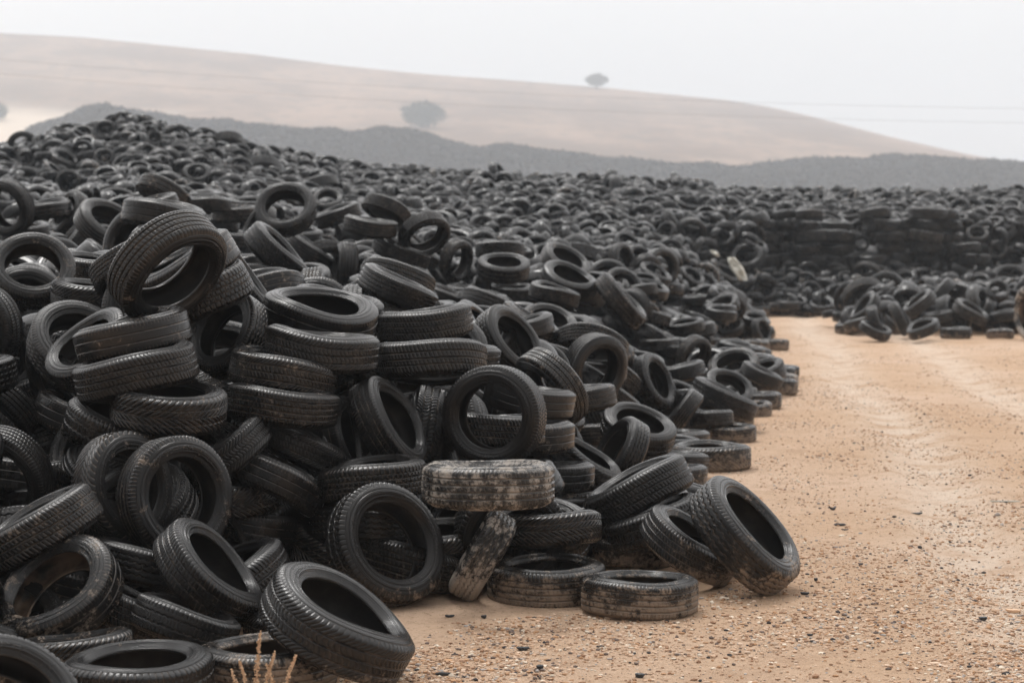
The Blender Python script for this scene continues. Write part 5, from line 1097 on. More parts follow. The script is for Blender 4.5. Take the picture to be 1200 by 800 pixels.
367,1,75,7,35,56,-928,10,284,-17,-21,63,-973,4,278,20,46,60,-361,3,221,-23,44,70,105,6,157,-23,44,66,-1060,3,280,17,-13,66,-712,1,277,-26,32,63,
466,1,40,22,-12,60,318,4,137,48,2,70,-1059,4,262,-2,-2,70,-129,1,189,-40,8,60,409,0,72,-48,-1,66,-674,2,270,-6,41,63,-523,2,260,-25,-14,66,
-872,0,275,-2,-5,56,386,0,75,-20,-29,63,-486,1,232,9,46,70,-1009,5,288,-1,0,66,404,1,46,38,15,63,-268,5,193,-18,-44,70,-1014,7,263,7,-13,70,
-1094,3,287,-5,-1,66,-445,4,242,30,10,66,501,0,10,19,12,63,-926,2,286,30,14,56,-104,0,185,-40,15,70,-218,5,201,-38,-26,63,-1158,5,289,35,18,70,
32,1,167,-25,43,66,-1031,2,285,14,-7,63,-140,1,193,49,11,56,-768,1,281,-50,2,66,-201,0,193,-41,22,63,-615,3,277,11,13,56,-563,1,257,-17,-11,60,
-1079,0,254,11,25,63,239,3,144,-21,-45,70,-1027,1,246,6,1,66,-685,1,279,16,46,56,458,0,38,-32,-32,70,-1072,3,292,-6,2,63,-970,3,284,0,-23,70,
314,6,97,-6,26,70,-179,4,197,20,-31,103,-611,10,268,-39,-21,63,-448,2,228,-10,44,70,-712,1,284,-20,45,66,-488,4,246,-16,27,70,-329,3,215,-3,42,70,
309,6,130,9,6,60,-1084,0,258,-12,-7,63,298,5,97,-44,20,56,-1098,1,259,-9,10,70,-1101,9,290,-1,-3,63,-1084,0,291,17,-13,60,486,4,31,-23,14,56,
-1126,1,280,19,10,60,66,2,163,33,-32,56,-939,4,276,6,-7,70,-274,4,209,-38,32,63,-1088,0,281,-11,3,56,-862,1,283,45,-1,60,-1129,0,257,-2,0,60,
-680,9,274,40,28,63,-321,1,222,-27,-6,63,-1087,2,263,-5,0,60,-1023,0,293,14,22,63,253,1,106,12,-39,95,-478,2,241,-33,-13,63,-539,1,254,-37,33,63,
435,0,71,22,5,60,994,3,15,27,-26,60,484,0,39,22,5,70,1062,2,31,6,4,90,1209,0,26,-39,-13,66,933,5,35,10,-4,60,1249,1,23,24,20,72,
161,2,148,-16,-27,70,826,3,37,-45,-20,60,935,0,29,-29,31,66,984,0,38,-45,2,72,1222,3,23,8,6,72,1059,2,38,34,-12,66,840,3,18,-1,4,66,
1214,2,32,10,45,90,-740,0,287,13,-5,70,-1047,4,293,39,7,56,162,0,155,39,26,60,40,0,157,-21,-1,101,-691,3,289,0,0,56,-1042,0,251,-4,33,56,
318,1,130,21,-40,70,414,1,80,19,-20,60,1126,2,21,11,12,60,-639,2,277,-38,-25,56,1049,1,29,15,43,66,-374,1,232,-21,-44,70,-231,1,201,28,35,56,
779,1,26,-12,40,90,-878,0,292,-4,19,60,-1109,1,295,-16,-46,60,1105,1,31,12,-7,66,-1125,0,258,-20,25,63,-567,1,266,-14,-11,63,-1145,3,281,0,15,66,
723,2,21,24,-35,72,896,1,32,-33,-10,60,-438,1,219,-36,8,110,1222,1,62,5,28,66,-1145,0,261,-4,-9,60,-572,0,262,36,-11,56,1070,1,29,44,23,72,
-309,1,214,-26,40,63,-251,2,206,23,-32,70,1279,0,29,23,1,90,790,2,48,32,36,60,-1081,1,297,5,-19,70,876,1,20,43,-20,72,-1092,1,276,11,18,63,
885,2,47,11,-2,60,1180,5,24,-14,-1,66,-1175,2,288,-26,21,56,1292,2,29,-1,12,60,1043,2,49,45,9,72,962,3,18,29,-40,72,1059,0,63,-2,-39,60,
-161,1,196,32,-36,63,-1119,0,285,8,22,82,-1211,0,295,-26,10,63,-350,2,223,-46,21,56,191,2,142,4,41,66,439,1,69,37,-28,66,-634,1,279,-23,-44,60,
-540,5,259,19,-29,66,72,0,162,-11,42,66,-881,0,283,-49,-5,63,979,1,18,-32,38,66,-822,2,298,35,21,70,-1116,0,271,-17,-27,60,986,3,68,42,-26,66,
346,2,86,-20,-21,63,473,1,42,-38,-7,56,1151,3,55,37,-26,66,1142,2,39,-3,14,66,412,0,72,33,-14,60,-998,2,300,-24,-11,56,-671,1,285,14,-41,66,
1250,1,44,5,-49,72,487,0,29,16,47,66,720,2,27,-35,0,60,-529,0,266,-36,-11,63,-483,2,250,-36,34,70,788,3,15,17,-17,72,832,1,64,-45,14,90,
-1112,0,263,-21,-6,56,-1078,2,299,-10,-9,63,240,0,143,-43,-25,70,408,0,69,-27,38,66,-554,1,266,40,-25,60,-1109,1,288,-13,-18,56,-235,0,208,44,2,70,
-831,1,286,22,-5,70,1019,1,24,-18,34,66,1190,0,33,-40,30,66,-1083,3,267,-14,44,63,830,0,76,-20,19,72,813,1,51,-10,-38,90,1154,3,68,-6,0,66,
-333,0,229,6,23,66,-943,3,275,-29,-25,60,-710,1,295,-12,-44,56,-617,1,275,-17,14,60,1283,2,31,2,38,66,747,2,43,-1,-1,66,-448,0,247,-24,-41,60,
-144,1,199,2,-21,63,-1178,1,306,35,26,60,1157,2,56,37,34,60,465,5,61,-49,11,70,1219,1,54,-45,21,66,1173,2,58,-1,-2,66,943,0,14,48,-6,72,
140,1,158,30,-32,63,932,1,13,8,-1,72,-1118,0,266,-3,16,60,339,0,123,-18,-1,56,1298,1,73,-23,42,60,-1118,3,298,0,1,66,476,8,56,9,45,66,
-826,1,304,-36,-24,60,179,0,153,-6,-33,70,-780,2,309,0,-1,66,1167,1,65,-29,-27,60,-460,0,248,12,35,60,-1174,2,304,6,-1,70,809,0,68,38,12,72,
-587,1,282,9,13,70,-884,2,305,26,7,70,-173,0,202,45,22,70,1284,0,36,49,7,90,1074,0,44,-43,19,66,250,3,157,-8,-20,63,-645,0,288,-49,1,60,
-131,2,194,-17,-42,70,1157,7,57,14,-28,72,961,0,77,-14,3,60,-1237,1,285,-20,46,97,-271,1,222,30,5,56,-483,0,260,-7,35,56,1137,1,17,10,0,72,
519,0,25,23,2,63,59,0,169,1,-47,56,894,0,52,23,-42,72,1010,1,63,0,-1,60,316,1,152,-36,-30,63,-90,3,191,-10,4,95,1133,2,28,-3,-27,90,
1156,1,14,-36,-33,72,1103,1,53,-8,-17,90,-1059,2,307,22,20,66,796,2,71,-5,31,60,775,0,55,7,-12,60,-1076,1,318,-46,-8,56,-848,0,311,2,2,70,
-1087,2,282,38,-17,70,960,1,50,-6,9,66,-1074,0,302,18,-9,66,1220,1,57,1,12,66,289,3,154,-2,2,70,-643,2,292,-4,23,66,735,1,28,-3,-2,72,
-581,3,285,-3,1,70,-20,0,192,-1,-2,60,100,1,172,-14,19,66,977,2,64,4,9,60,1104,0,83,-41,5,72,-306,1,227,-17,-38,63,1152,1,56,-26,8,60,
-1204,0,309,3,19,70,375,2,94,-16,20,70,1158,0,73,-18,44,60,168,1,163,4,-24,63,-538,1,274,21,-40,63,-1197,1,289,-5,8,60,413,0,88,2,-50,70,
342,4,117,4,-24,60,1096,1,67,-45,-11,66,-488,1,270,16,-6,63,338,1,148,4,-1,56,-893,0,312,17,-16,63,1192,0,71,31,-37,90,-1171,0,291,10,-38,56,
-434,1,243,-16,-47,66,773,1,67,-28,25,66,-1021,1,310,21,11,60,-1171,1,320,-17,7,70,38,0,184,-40,-12,66,-1102,1,307,-1,3,56,1058,0,81,2,7,60,
-781,0,292,-6,-49,70,-769,2,302,5,36,56,-185,3,210,-4,-45,91,761,2,49,-18,39,66,914,1,69,20,33,60,-1157,1,286,2,16,63,1200,2,82,3,-5,90,
-1115,0,281,-46,11,63,1171,1,69,-37,4,72,25,1,187,-35,-25,60,23,1,167,-30,-3,105,-1050,0,304,-5,-38,63,356,1,149,-3,15,70,-65,0,200,-22,1,56,
1127,0,30,0,0,90,1149,1,27,-19,12,72,-14,1,180,34,-36,56,527,0,19,11,29,63,-814,1,321,38,-30,70,-196,3,212,4,47,66,346,1,119,3,32,60,
-1146,0,307,6,-21,63,156,2,163,-18,-42,60,1125,0,36,6,-45,90,-1130,3,277,17,-2,60,1105,0,23,-7,23,90,-1088,3,308,1,26,70,-759,1,311,5,45,70,
-1198,1,305,-13,18,56,481,2,67,5,2,70,758,0,55,-10,48,72,216,1,162,-21,6,66,-886,1,327,-3,-10,60,60,0,188,-34,-4,60,-1135,1,313,-27,-8,70,
756,1,59,33,38,90,916,1,76,-49,-7,72,-1205,1,283,-33,37,70,-576,3,291,45,-21,66,994,1,72,-19,-33,60,-385,0,250,22,-8,70,-857,1,311,31,13,63,
-239,1,224,2,-16,66,-106,1,203,-10,17,66,-338,1,228,-37,25,60,445,0,89,6,7,63,1148,9,37,20,10,66,-630,2,289,42,26,70,1131,0,58,-16,-44,66,
-358,2,251,36,16,56,-51,1,190,1,18,60,-1160,0,299,-25,-27,60,397,0,120,4,2,63,-1148,3,308,25,9,60,-122,1,213,-21,17,60,158,3,181,14,22,63,
176,2,175,-13,5,63,-293,0,236,18,33,56,345,0,152,-18,-19,63,-997,1,293,15,-6,60,-641,0,301,-14,-6,56,722,1,30,-7,3,60,-528,0,269,-2,50,60,
1178,0,34,2,1,90,266,1,162,40,22,60,-932,0,324,4,-8,70,-1259,2,319,-14,-46,56,-859,6,328,45,-4,63,428,2,96,7,-13,66,-1165,0,321,41,7,66,
-1170,3,288,4,-30,56,-395,0,258,10,-21,56,1215,2,57,-5,-38,90,-171,1,222,-11,-32,92,-49,0,193,39,-17,60,-1032,1,293,-21,44,60,99,0,178,10,26,60,
-908,3,335,-1,-32,56,-575,1,294,-17,45,70,-158,1,224,14,21,63,263,1,173,0,-4,60,1193,2,48,-17,2,60,-291,2,225,-23,2,70,-221,0,223,29,40,66,
-1194,1,330,-12,-4,70,-1025,0,331,0,8,66,1089,1,65,-38,-14,66,192,1,177,-5,5,66,939,4,77,-12,-2,72,-1197,1,306,-4,2,70,1054,1,67,47,15,66,
-1028,3,331,9,-11,63,52,0,196,6,-32,66,-1025,1,297,-20,-35,63,-817,0,330,7,-18,60,869,2,67,32,-32,72,-414,1,257,45,-22,60,-225,1,222,7,28,66,
467,1,72,-23,26,66,-1044,0,321,0,-49,63,-126,0,216,-27,2,66,-359,1,249,-13,5,63,-627,3,299,34,11,60,-603,1,303,-9,-17,70,393,1,128,-12,28,60,
-1285,2,327,29,12,63,-684,0,286,43,-1,63,321,2,158,-7,-1,70,-46,2,196,-10,-3,63,283,1,166,-46,-14,66,903,0,66,-27,-6,66,-1231,0,322,23,18,70,
-948,1,338,-2,4,70,-959,1,313,4,6,63,-450,3,266,3,-22,70,-1150,0,300,-43,12,60,230,2,171,28,26,56,82,0,195,40,-1,91,-870,0,339,4,1,70,
-513,1,270,-4,-18,66,147,1,184,-23,18,66,-1234,1,295,27,-41,70,-91,1,212,15,-16,63,1137,0,78,27,-41,60,-1149,3,327,-26,-14,70,512,0,33,0,-4,66,
-788,1,333,-32,-39,56,-1118,1,313,-26,-25,60,971,0,80,46,-5,66,518,1,18,-49,-7,70,259,5,182,19,-33,63,-888,3,333,13,31,66,19,1,196,14,6,56,
-555,2,272,-15,35,99,-1246,1,319,-46,5,66,-462,2,277,8,-7,70,-979,0,331,-10,19,60,-1243,2,307,-27,-2,66,889,1,59,-27,-13,90,-609,1,302,26,-34,63,
-56,0,201,-38,19,70,334,2,152,-35,36,63,439,1,109,10,49,66,-1104,1,337,-5,21,66,-978,0,318,17,-13,70,1299,1,65,17,12,72,400,2,138,-33,-37,60,
-850,2,345,2,3,60,121,1,191,-50,-3,66,-643,3,313,-22,29,70,-345,2,248,7,39,63,489,1,61,-37,2,60,-282,1,229,22,-24,70,-15,0,203,-5,-19,56,
229,1,184,8,21,66,-148,2,213,4,-49,70,-377,1,262,6,10,63,-1151,2,335,11,0,98,169,1,178,47,-16,63,-1212,2,322,3,-2,63,-1215,2,295,19,2,60,
332,1,164,17,-33,56,-70,1,218,24,-44,66,-241,0,229,45,1,56,-1010,1,321,8,-8,63,-1115,3,343,18,5,66,-24,4,201,-8,12,56,-941,1,341,-25,-24,60,
507,0,47,-13,48,60,-478,6,281,40,-3,60,-856,1,353,8,-28,56,-575,4,307,2,-10,56,-332,5,257,40,-29,66,-413,3,264,-1,-30,63,-680,0,306,47,17,66,
179,0,190,-1,-2,63,-1165,4,306,0,0,63,248,0,177,-48,14,66,-831,1,349,15,-11,70,-279,1,233,-2,-35,66,-761,0,308,3,-36,63,-724,0,300,0,-27,66,
-671,2,330,20,31,60,28,0,208,20,41,63,-460,1,281,37,-2,70,-295,0,244,48,-10,60,-1057,3,349,35,-6,60,-1312,0,339,-20,6,60,-1233,1,334,-15,-28,66,
14,0,213,40,-23,56,-1231,0,320,6,14,70,-1020,2,322,43,-6,66,81,3,189,-3,-1,66,436,1,104,4,9,56,-81,1,192,-41,-27,66,-1173,1,312,3,-28,66,
-1170,2,342,39,-6,56,-467,0,276,-30,38,60,228,5,174,28,41,70,-974,4,346,8,37,63,-23,0,218,-27,40,70,-91,3,223,-32,0,66,32,0,213,33,8,70,
187,1,191,-10,0,56,-1328,0,346,-25,-9,56,330,1,160,42,23,63,394,0,144,34,-31,60,-679,2,336,-19,12,66,-1116,0,349,-3,2,56,-1152,3,344,7,-3,56,
-603,1,315,-13,22,70,405,1,137,-23,18,66,-425,1,260,35,-33,70,-830,1,343,-28,-34,60,-522,1,275,5,37,63,-218,2,245,1,0,99,274,0,191,18,-7,66,
-151,0,237,-20,45,60,-503,2,287,-11,7,66,-1226,1,315,-45,9,66,-1232,4,329,-23,44,70,-572,5,311,-5,23,56,143,3,190,-28,-2,63,-1271,1,343,40,-10,63,
425,0,100,-15,30,70,433,2,123,-1,17,60,-1170,1,324,-1,0,70,-121,1,228,-47,15,63,-894,1,362,1,-2,60,-653,1,329,9,8,66,-110,1,218,34,-36,63,
-631,0,323,-15,13,66,-222,1,231,-24,-34,70,121,8,191,-20,18,63,-1259,0,325,-46,18,60,-462,2,272,-28,11,93,-1211,3,308,-22,-27,60,46,1,218,11,-45,56,
372,0,160,-4,-50,70,-26,3,222,-47,-14,56,-53,1,221,5,38,63,-286,0,250,-34,-4,56,-383,1,276,-2,11,56,-1209,2,354,27,-14,56,260,3,193,20,9,63,
65,2,213,-6,14,56,449,1,91,-12,-18,66,201,3,184,48,8,70,-852,3,359,-28,33,66,-20,8,223,-36,11,60,-1239,2,315,-1,-2,88,-1276,2,322,-6,-5,83,
-1224,4,339,-28,18,63,348,0,175,-15,-9,60,171,1,202,-28,14,56,-1274,1,339,20,-34,63,130,0,206,-21,8,70,34,2,223,-2,-38,63,-827,1,365,45,-17,60,
-1368,6,354,19,-32,60,-831,1,338,-10,49,60,471,2,96,3,1,66,217,1,202,-2,-24,60,526,0,50,49,-9,56,-121,0,235,44,4,60,300,1,186,9,7,56,
-297,0,247,17,-17,66,-463,1,284,49,-5,63,-540,0,306,23,-26,66,-569,3,297,28,-41,70,75,1,214,45,22,56,-1294,0,346,0,-11,60,-360,2,267,-34,29,56,
-920,0,373,-19,-31,60,264,0,191,-20,24,66,462,1,94,6,-24,66,76,0,196,33,-14,96,-233,2,249,26,-10,56,-573,8,324,7,2,70,291,1,198,5,-25,70,
-206,0,237,29,38,63,-1008,1,355,-4,47,60,-904,1,379,-21,9,60,-391,2,287,0,0,70,-830,2,367,-41,12,60,-276,1,251,-3,49,63,-558,5,303,4,-5,60,
135,4,207,-13,-45,60,-1213,0,365,-7,0,70,-1208,2,340,-9,-23,63,-1311,0,346,-6,-41,60,-749,1,318,-38,-18,63,-742,1,342,11,27,63,-1274,0,335,-2,-25,60,
225,2,205,-5,-28,56,-11,1,231,2,22,66,-1274,0,358,-14,16,60,-501,1,300,41,13,63,309,0,195,-45,4,66,-1231,1,337,5,41,56,522,2,51,-1,-1,60,
430,5,134,22,16,60,-29,0,228,31,6,56,-646,1,337,-17,-12,60,-160,0,246,-16,-41,63,-1245,3,348,1,1,56,-429,2,284,25,-42,56,-844,1,355,4,12,60,
-699,1,341,-23,8,63,108,2,215,-16,-31,63,-849,0,375,-36,32,70,-778,2,330,28,-12,63,-839,2,366,4,-49,56,-621,1,326,25,-16,70,-1347,0,360,28,6,60,
378,1,169,45,-7,60,-787,0,360,-14,41,60,-1265,4,357,4,2,56,-1267,1,328,-24,6,63,55,2,228,-18,-45,56,-526,0,300,41,-25,63,-362,2,281,24,-41,66,
-916,1,394,-11,2,56,-697,1,345,13,17,66,183,4,209,-12,45,63,-1099,0,354,-6,15,63,-117,1,220,-44,15,66,234,1,201,-11,36,66,-1252,1,358,-22,8,70,
-112,0,245,-18,-32,60,-1245,2,330,-8,33,66,-755,1,337,36,3,66,-254,1,247,10,-44,56,402,1,150,-46,-8,63,-1165,0,352,3,9,60,-270,2,266,-49,9,70,
-573,1,321,1,-21,60,-463,0,294,4,-31,63,-755,0,362,0,-2,60,-331,1,277,22,17,60,272,0,207,4,16,70,-883,1,370,48,4,56,95,5,200,-9,9,100,
546,3,30,18,14,66,327,2,185,-13,34,56,491,3,64,-25,8,63,145,8,219,12,20,66,-815,2,372,-7,-1,66,349,2,191,27,11,60,-939,2,386,1,0,60,
-1298,0,333,18,1,70,242,2,216,-4,-28,66,-483,0,293,22,-30,60,-805,1,344,-44,-12,60,-764,0,369,-38,28,66,-539,1,313,-15,-14,66,517,1,63,15,-22,60,
-1017,1,359,13,21,70,-1283,3,370,3,1,66,322,1,204,35,36,66,6,1,238,39,-31,66,-1300,0,362,-14,29,70,410,3,158,1,0,66,-83,0,238,48,-13,66,
-377,2,287,-15,-37,66,-894,1,394,43,-25,70,-274,2,274,-7,-4,107,-1134,1,359,-10,5,56,-93,0,254,34,-1,66,-1275,0,331,-22,11,70,-732,1,364,5,-8,66,
482,3,92,5,-47,70,-855,1,375,-22,0,60,-628,3,342,-1,5,70,71,1,235,-40,27,60,453,0,120,41,-19,56,-1138,8,396,0,1,60,-1016,1,379,-34,-27,66,
-342,1,291,-9,0,60,-817,2,353,-35,1,99,-815,1,369,-8,15,70,246,1,215,-21,1,89,-1391,2,370,-11,-2,110,-1140,0,362,0,32,63,-604,1,326,-37,-33,56,
-837,0,391,24,40,56,-492,1,316,21,-16,63,289,0,213,7,8,70,-1307,2,367,5,31,60,-1051,1,363,11,2,63,-444,0,298,-17,21,63,-1314,2,339,-6,-23,56,
-1037,1,396,-8,4,66,-702,2,353,13,19,70,-940,1,393,1,1,70,-1217,0,346,34,-35,63,-1251,0,364,-8,18,60,172,2,220,19,-40,60,-928,2,388,-49,11,70,
-1254,1,336,25,3,60,-179,3,265,9,11,63,-46,0,210,17,38,106,204,1,196,3,50,70,-40,0,243,31,4,56,-227,0,248,-10,-41,63,-764,1,381,38,-26,63,
-228,3,265,3,0,63,-740,3,371,-3,14,56,498,0,82,-34,-36,60,-556,0,330,-5,29,63,88,1,231,1,1,63,-552,0,310,-11,36,70,208,2,219,27,2,63,
-95,0,248,-4,-15,63,-1076,1,377,16,-22,66,-276,2,274,19,-27,63,-130,3,266,-40,-18,60,-1341,6,353,-35,-35,66,-332,3,286,23,6,63,323,2,205,-48,-14,70,
-48,1,243,-38,25,70,-242,1,272,-3,-25,60,-1240,0,368,29,-18,70,-1063,0,408,3,50,63,-1010,0,393,0,5,63,-1349,3,378,35,32,56,-786,0,374,-6,49,66,
215,2,229,-18,-47,70,-644,1,346,11,-2,56,-1239,1,357,-6,4,70,-695,1,362,-9,8,66,-1276,0,376,-30,33,70,149,0,228,15,13,66,498,1,89,1,-1,66,
-1282,0,343,45,22,70,479,2,109,-40,-26,60,-904,0,396,-21,-1,70,-619,0,346,43,-9,66,-1132,1,387,46,9,66,-91,0,261,0,0,60,-372,1,296,-18,-16,70,
-1108,2,405,14,18,56,-422,0,306,-44,-22,63,567,2,25,-19,-19,70,-817,0,397,-15,2,56,276,1,219,-17,13,63,-965,1,405,-20,25,63,-891,0,396,3,-37,63,
-468,4,303,-37,21,66,-173,0,257,-19,5,70,-814,2,392,-4,7,70,570,1,12,30,-24,60,-82,4,251,-29,-36,66,-936,2,401,8,-47,70,-624,2,343,18,-10,70,
79,3,236,-50,0,66,-647,0,346,-39,10,70,-835,4,399,-8,-41,70,175,2,228,-16,34,70,-1396,0,383,-9,-28,56,-1340,1,355,18,19,60,-435,2,310,12,-24,60,
-1329,3,386,-3,-4,63,-39,0,258,-13,1,56,-564,2,337,-17,7,63,328,3,210,4,11,56,-747,3,370,-46,-16,63,-682,3,372,15,-45,60,-76,2,262,-2,-4,60,
-1053,1,416,-25,3,66,134,0,241,-4,-1,60,-685,1,348,-31,-35,63,-1285,0,370,1,-24,60,-1259,1,362,-9,7,56,-1292,1,363,6,2,70,-498,1,317,35,34,66,
4,2,243,-15,4,60,388,4,177,-19,-4,97,1333,1,12,-2,2,56,621,1,18,0,-7,63,-1001,1,415,12,4,63,-559,1,329,-19,-29,66,-676,1,358,28,35,66,
-206,0,279,-13,-29,60,567,1,53,7,-10,56,80,2,239,11,-24,66,-1137,1,420,-21,-11,60,-16,1,261,-25,43,60,-1154,0,410,-6,49,70,348,1,185,-25,15,63,
112,0,248,-15,7,66,-887,1,400,0,0,106,-397,3,293,25,41,56,184,2,232,46,19,63,-858,0,401,49,2,56,1606,1,19,46,0,63,1471,2,20,30,40,60,
-1152,1,390,43,26,70,828,3,20,1,0,56,-1216,1,365,-15,-24,60,1376,0,14,9,-2,66,-1322,1,390,-19,-4,60,-204,0,269,12,42,66,-1033,1,400,26,1,66,
-154,0,275,0,-1,56,-744,2,373,21,27,70,1322,3,30,20,-29,66,438,1,143,-2,-7,70,239,1,235,-34,34,70,-543,1,336,4,-6,56,-713,0,371,33,-10,60,
-1364,1,382,-40,16,56,-1285,0,368,2,4,56,-1376,1,366,33,32,63,-1328,0,360,-5,-1,56,-615,2,346,17,-33,60,-68,1,264,21,-31,56,671,1,22,1,0,70,
-94,0,263,-23,24,63,-1084,1,434,-1,-28,60,-1291,1,399,-39,22,70,321,2,204,29,40,66,-131,0,275,-5,1,63,776,1,11,6,-7,70,-1081,1,408,19,3,66,
222,1,234,29,26,60,-1000,0,420,3,27,63,596,1,75,-36,12,66,1542,0,13,-12,-43,56,-1419,2,375,40,-24,60,612,1,40,-8,19,63,-812,1,403,-30,28,60,
-1305,1,355,-3,-2,60,379,0,151,10,48,104,-95,1,276,3,12,70,787,1,31,43,-23,66,1362,0,32,-9,12,70,-648,1,364,3,2,56,-688,0,376,-4,2,66,
820,3,25,7,-13,56,1324,1,17,0,0,56,-1109,0,417,5,-23,70,1568,0,29,17,19,56,-580,0,334,-7,-47,70,-1220,2,384,-37,-29,56,-1305,1,387,-3,-5,56,
707,1,29,44,24,60,-569,0,349,-46,18,56,425,2,162,-18,4,66,-1202,1,407,33,20,56,-1328,2,362,-41,29,66,-1330,0,382,-8,-3,63,-39,1,272,-47,12,60,
1533,0,23,34,3,66,267,3,238,-19,5,70,-737,0,379,-33,-17,63,-1381,1,364,49,-3,70,-783,1,398,-20,-15,56,-1248,1,390,-29,-41,70,550,2,66,-5,10,85,
728,0,31,-5,-21,56,67,1,253,33,-37,66,-1392,0,392,-2,-16,66,-1171,1,419,-2,-2,66,1629,1,28,2,1,66,524,2,116,46,-6,63,-953,1,436,-40,-28,66,
-324,0,287,-7,13,70,114,0,251,-30,-39,70,15,2,268,-14,42,70,-400,0,314,-21,2,66,1625,0,9,37,-33,60,-172,0,276,-27,-14,56,654,2,88,21,11,56,
785,0,13,-10,4,70,-279,3,292,33,35,63,1510,4,29,-15,36,66,-376,0,298,-32,34,63,-842,1,406,14,0,63,-47,1,272,26,1,70,-609,1,355,15,36,60,
-966,1,434,-45,20,60,-302,1,303,48,-11,70,855,3,38,1,32,60,-884,0,409,-19,-35,56,1573,0,44,2,2,56,792,1,27,-45,9,63,807,1,24,-45,-15,56,
-101,2,268,-31,37,60,120,0,244,32,32,63,-1389,1,363,2,1,60,-576,1,356,7,1,66,1384,1,28,-10,-3,63,-1351,1,360,0,2,66,794,2,16,15,27,70,
675,1,44,-21,2,56,642,0,83,-17,31,60,-483,0,337,49,5,60,-1388,1,402,10,-3,70,1325,1,26,20,-29,63,-926,1,406,-7,-3,105,-774,3,400,16,-47,66,
-136,1,279,0,0,63,-1123,0,427,-2,-38,63,611,1,101,2,-30,60,-1484,0,392,15,-42,56,157,1,242,-38,-9,66,545,0,111,19,-45,63,-1285,0,392,1,-1,70,
-1262,0,402,25,40,70,502,1,151,-9,6,66,-14,0,272,-49,1,60,357,1,211,27,9,60,-416,0,316,24,-25,56,1570,1,40,-1,-3,66,361,2,196,0,1,63,
-330,1,308,7,2,56,-1343,0,389,36,13,66,733,1,37,-4,-18,60,307,3,219,16,47,63,1482,0,45,-16,15,63,-1422,0,401,27,35,56,443,2,169,19,43,66,
-418,0,299,-15,39,70,742,1,22,21,-38,70,-1202,0,418,15,11,70,-1307,0,392,-25,41,70,472,2,172,-38,-1,70,-219,0,281,32,-35,63,-174,0,292,4,0,63,
20,1,264,4,-37,60,1329,1,21,20,-34,60,-1179,0,421,-4,44,70,457,1,150,-29,-12,70,-253,2,299,-7,20,66,-1313,1,375,43,25,63,-222,1,294,17,28,60,
65,2,250,27,-39,63,1373,3,22,3,18,70,-664,0,378,-17,15,56,402,0,211,-30,-34,60,395,1,183,-2,19,66,741,0,25,-41,5,70,1321,1,34,11,2,63,
-1205,1,434,-46,1,60,789,0,45,-19,9,60,-1290,0,408,18,-38,56,1571,1,38,19,-7,66,713,1,15,4,-3,104,1361,0,44,30,22,66,1633,2,53,-46,-17,56,
-997,1,441,-3,48,63,-160,0,281,-23,23,63,164,1,259,-9,-47,63,716,0,47,1,27,60,-828,1,420,16,24,56,-1347,1,390,-13,-2,63,-1346,0,379,49,1,66,
857,0,48,23,44,66,880,1,37,-12,0,60,-511,0,341,1,-21,66,757,1,46,-34,8,63,-739,0,382,3,-50,70,-1018,2,433,37,33,70,-1078,2,418,-34,33,66,
-322,0,309,-19,39,63,267,2,230,46,18,70,1258,1,44,-46,2,63,583,0,128,8,-24,56,-568,1,346,-9,-3,56,510,0,152,14,-36,60,348,0,229,37,9,70,
-951,0,410,4,50,66,103,1,258,15,33,66,-372,1,305,-10,30,70,36,0,253,-11,-11,56,26,1,247,46,-10,60,-1415,2,370,-4,6,70,1402,0,42,2,-42,63,
-1014,0,458,-11,1,63,-1443,1,404,-7,-9,66,1204,2,43,-32,37,66,1017,1,54,-14,-30,56,684,1,22,-18,18,66,-1148,0,444,-34,-28,56,508,1,174,9,25,70,
-88,0,284,30,-8,63,-806,1,422,-4,1,60,1478,1,57,0,0,63,1396,1,30,-2,-19,66,173,3,249,-18,42,60,-342,0,308,24,-30,63,686,0,49,0,3,66,
296,1,248,27,-4,66,-1131,0,452,37,-11,70,1049,1,54,31,-25,56,637,0,151,-27,2,70,-1421,0,393,-20,9,56,1536,1,48,-34,-21,66,-505,1,348,-11,45,63,
464,1,181,6,12,70,244,1,250,-33,31,70,535,1,197,-42,25,56,637,0,178,16,-16,63,-1085,0,432,-27,5,56,926,0,52,35,-25,66,-1056,2,431,9,9,66,
-1191,0,442,48,0,66,1245,0,41,-39,31,60,-125,1,274,37,-6,70,553,1,194,-11,-32,60,856,0,55,-2,-25,66,734,1,31,-42,15,70,46,2,258,46,-18,63,
-554,0,356,-2,7,70,412,2,203,9,49,56,524,0,160,0,1,60,-596,3,357,23,-44,63,786,0,60,12,-38,56,1434,2,35,48,4,66,553,2,159,19,-6,60,
1422,0,57,-34,6,60,1343,0,43,47,17,56,-1436,0,376,13,9,63,-1083,0,442,7,4,63,-1239,1,433,-4,6,63,1566,1,57,-2,-5,70,1644,0,60,-4,7,66,
393,0,211,-10,-22,56,1349,0,15,4,7,92,1615,0,56,20,35,56,-995,1,459,-1,6,63,1304,0,49,-11,28,63,-401,0,331,-23,5,66,-860,0,429,1,23,70,
804,1,34,-7,-50,70,-1453,2,409,4,12,56,-1417,1,374,10,-47,56,384,0,236,-18,-4,63,-718,0,404,4,-46,56,620,1,183,24,32,70,-1332,0,387,-15,28,60,
-1339,1,402,24,-18,56,-776,0,408,-20,-24,56,-31,0,275,-32,-15,66,611,0,163,6,-23,56,-1355,2,396,14,-9,60,88,1,263,23,-37,63,1122,1,62,-27,-40,60,
1398,0,53,39,-10,106,-1355,1,374,-2,-21,66,-1409,0,411,-34,22,63,839,2,54,-6,-8,66,1392,0,21,29,-37,70,22,0,276,-32,31,60,-264,1,298,40,-10,66,
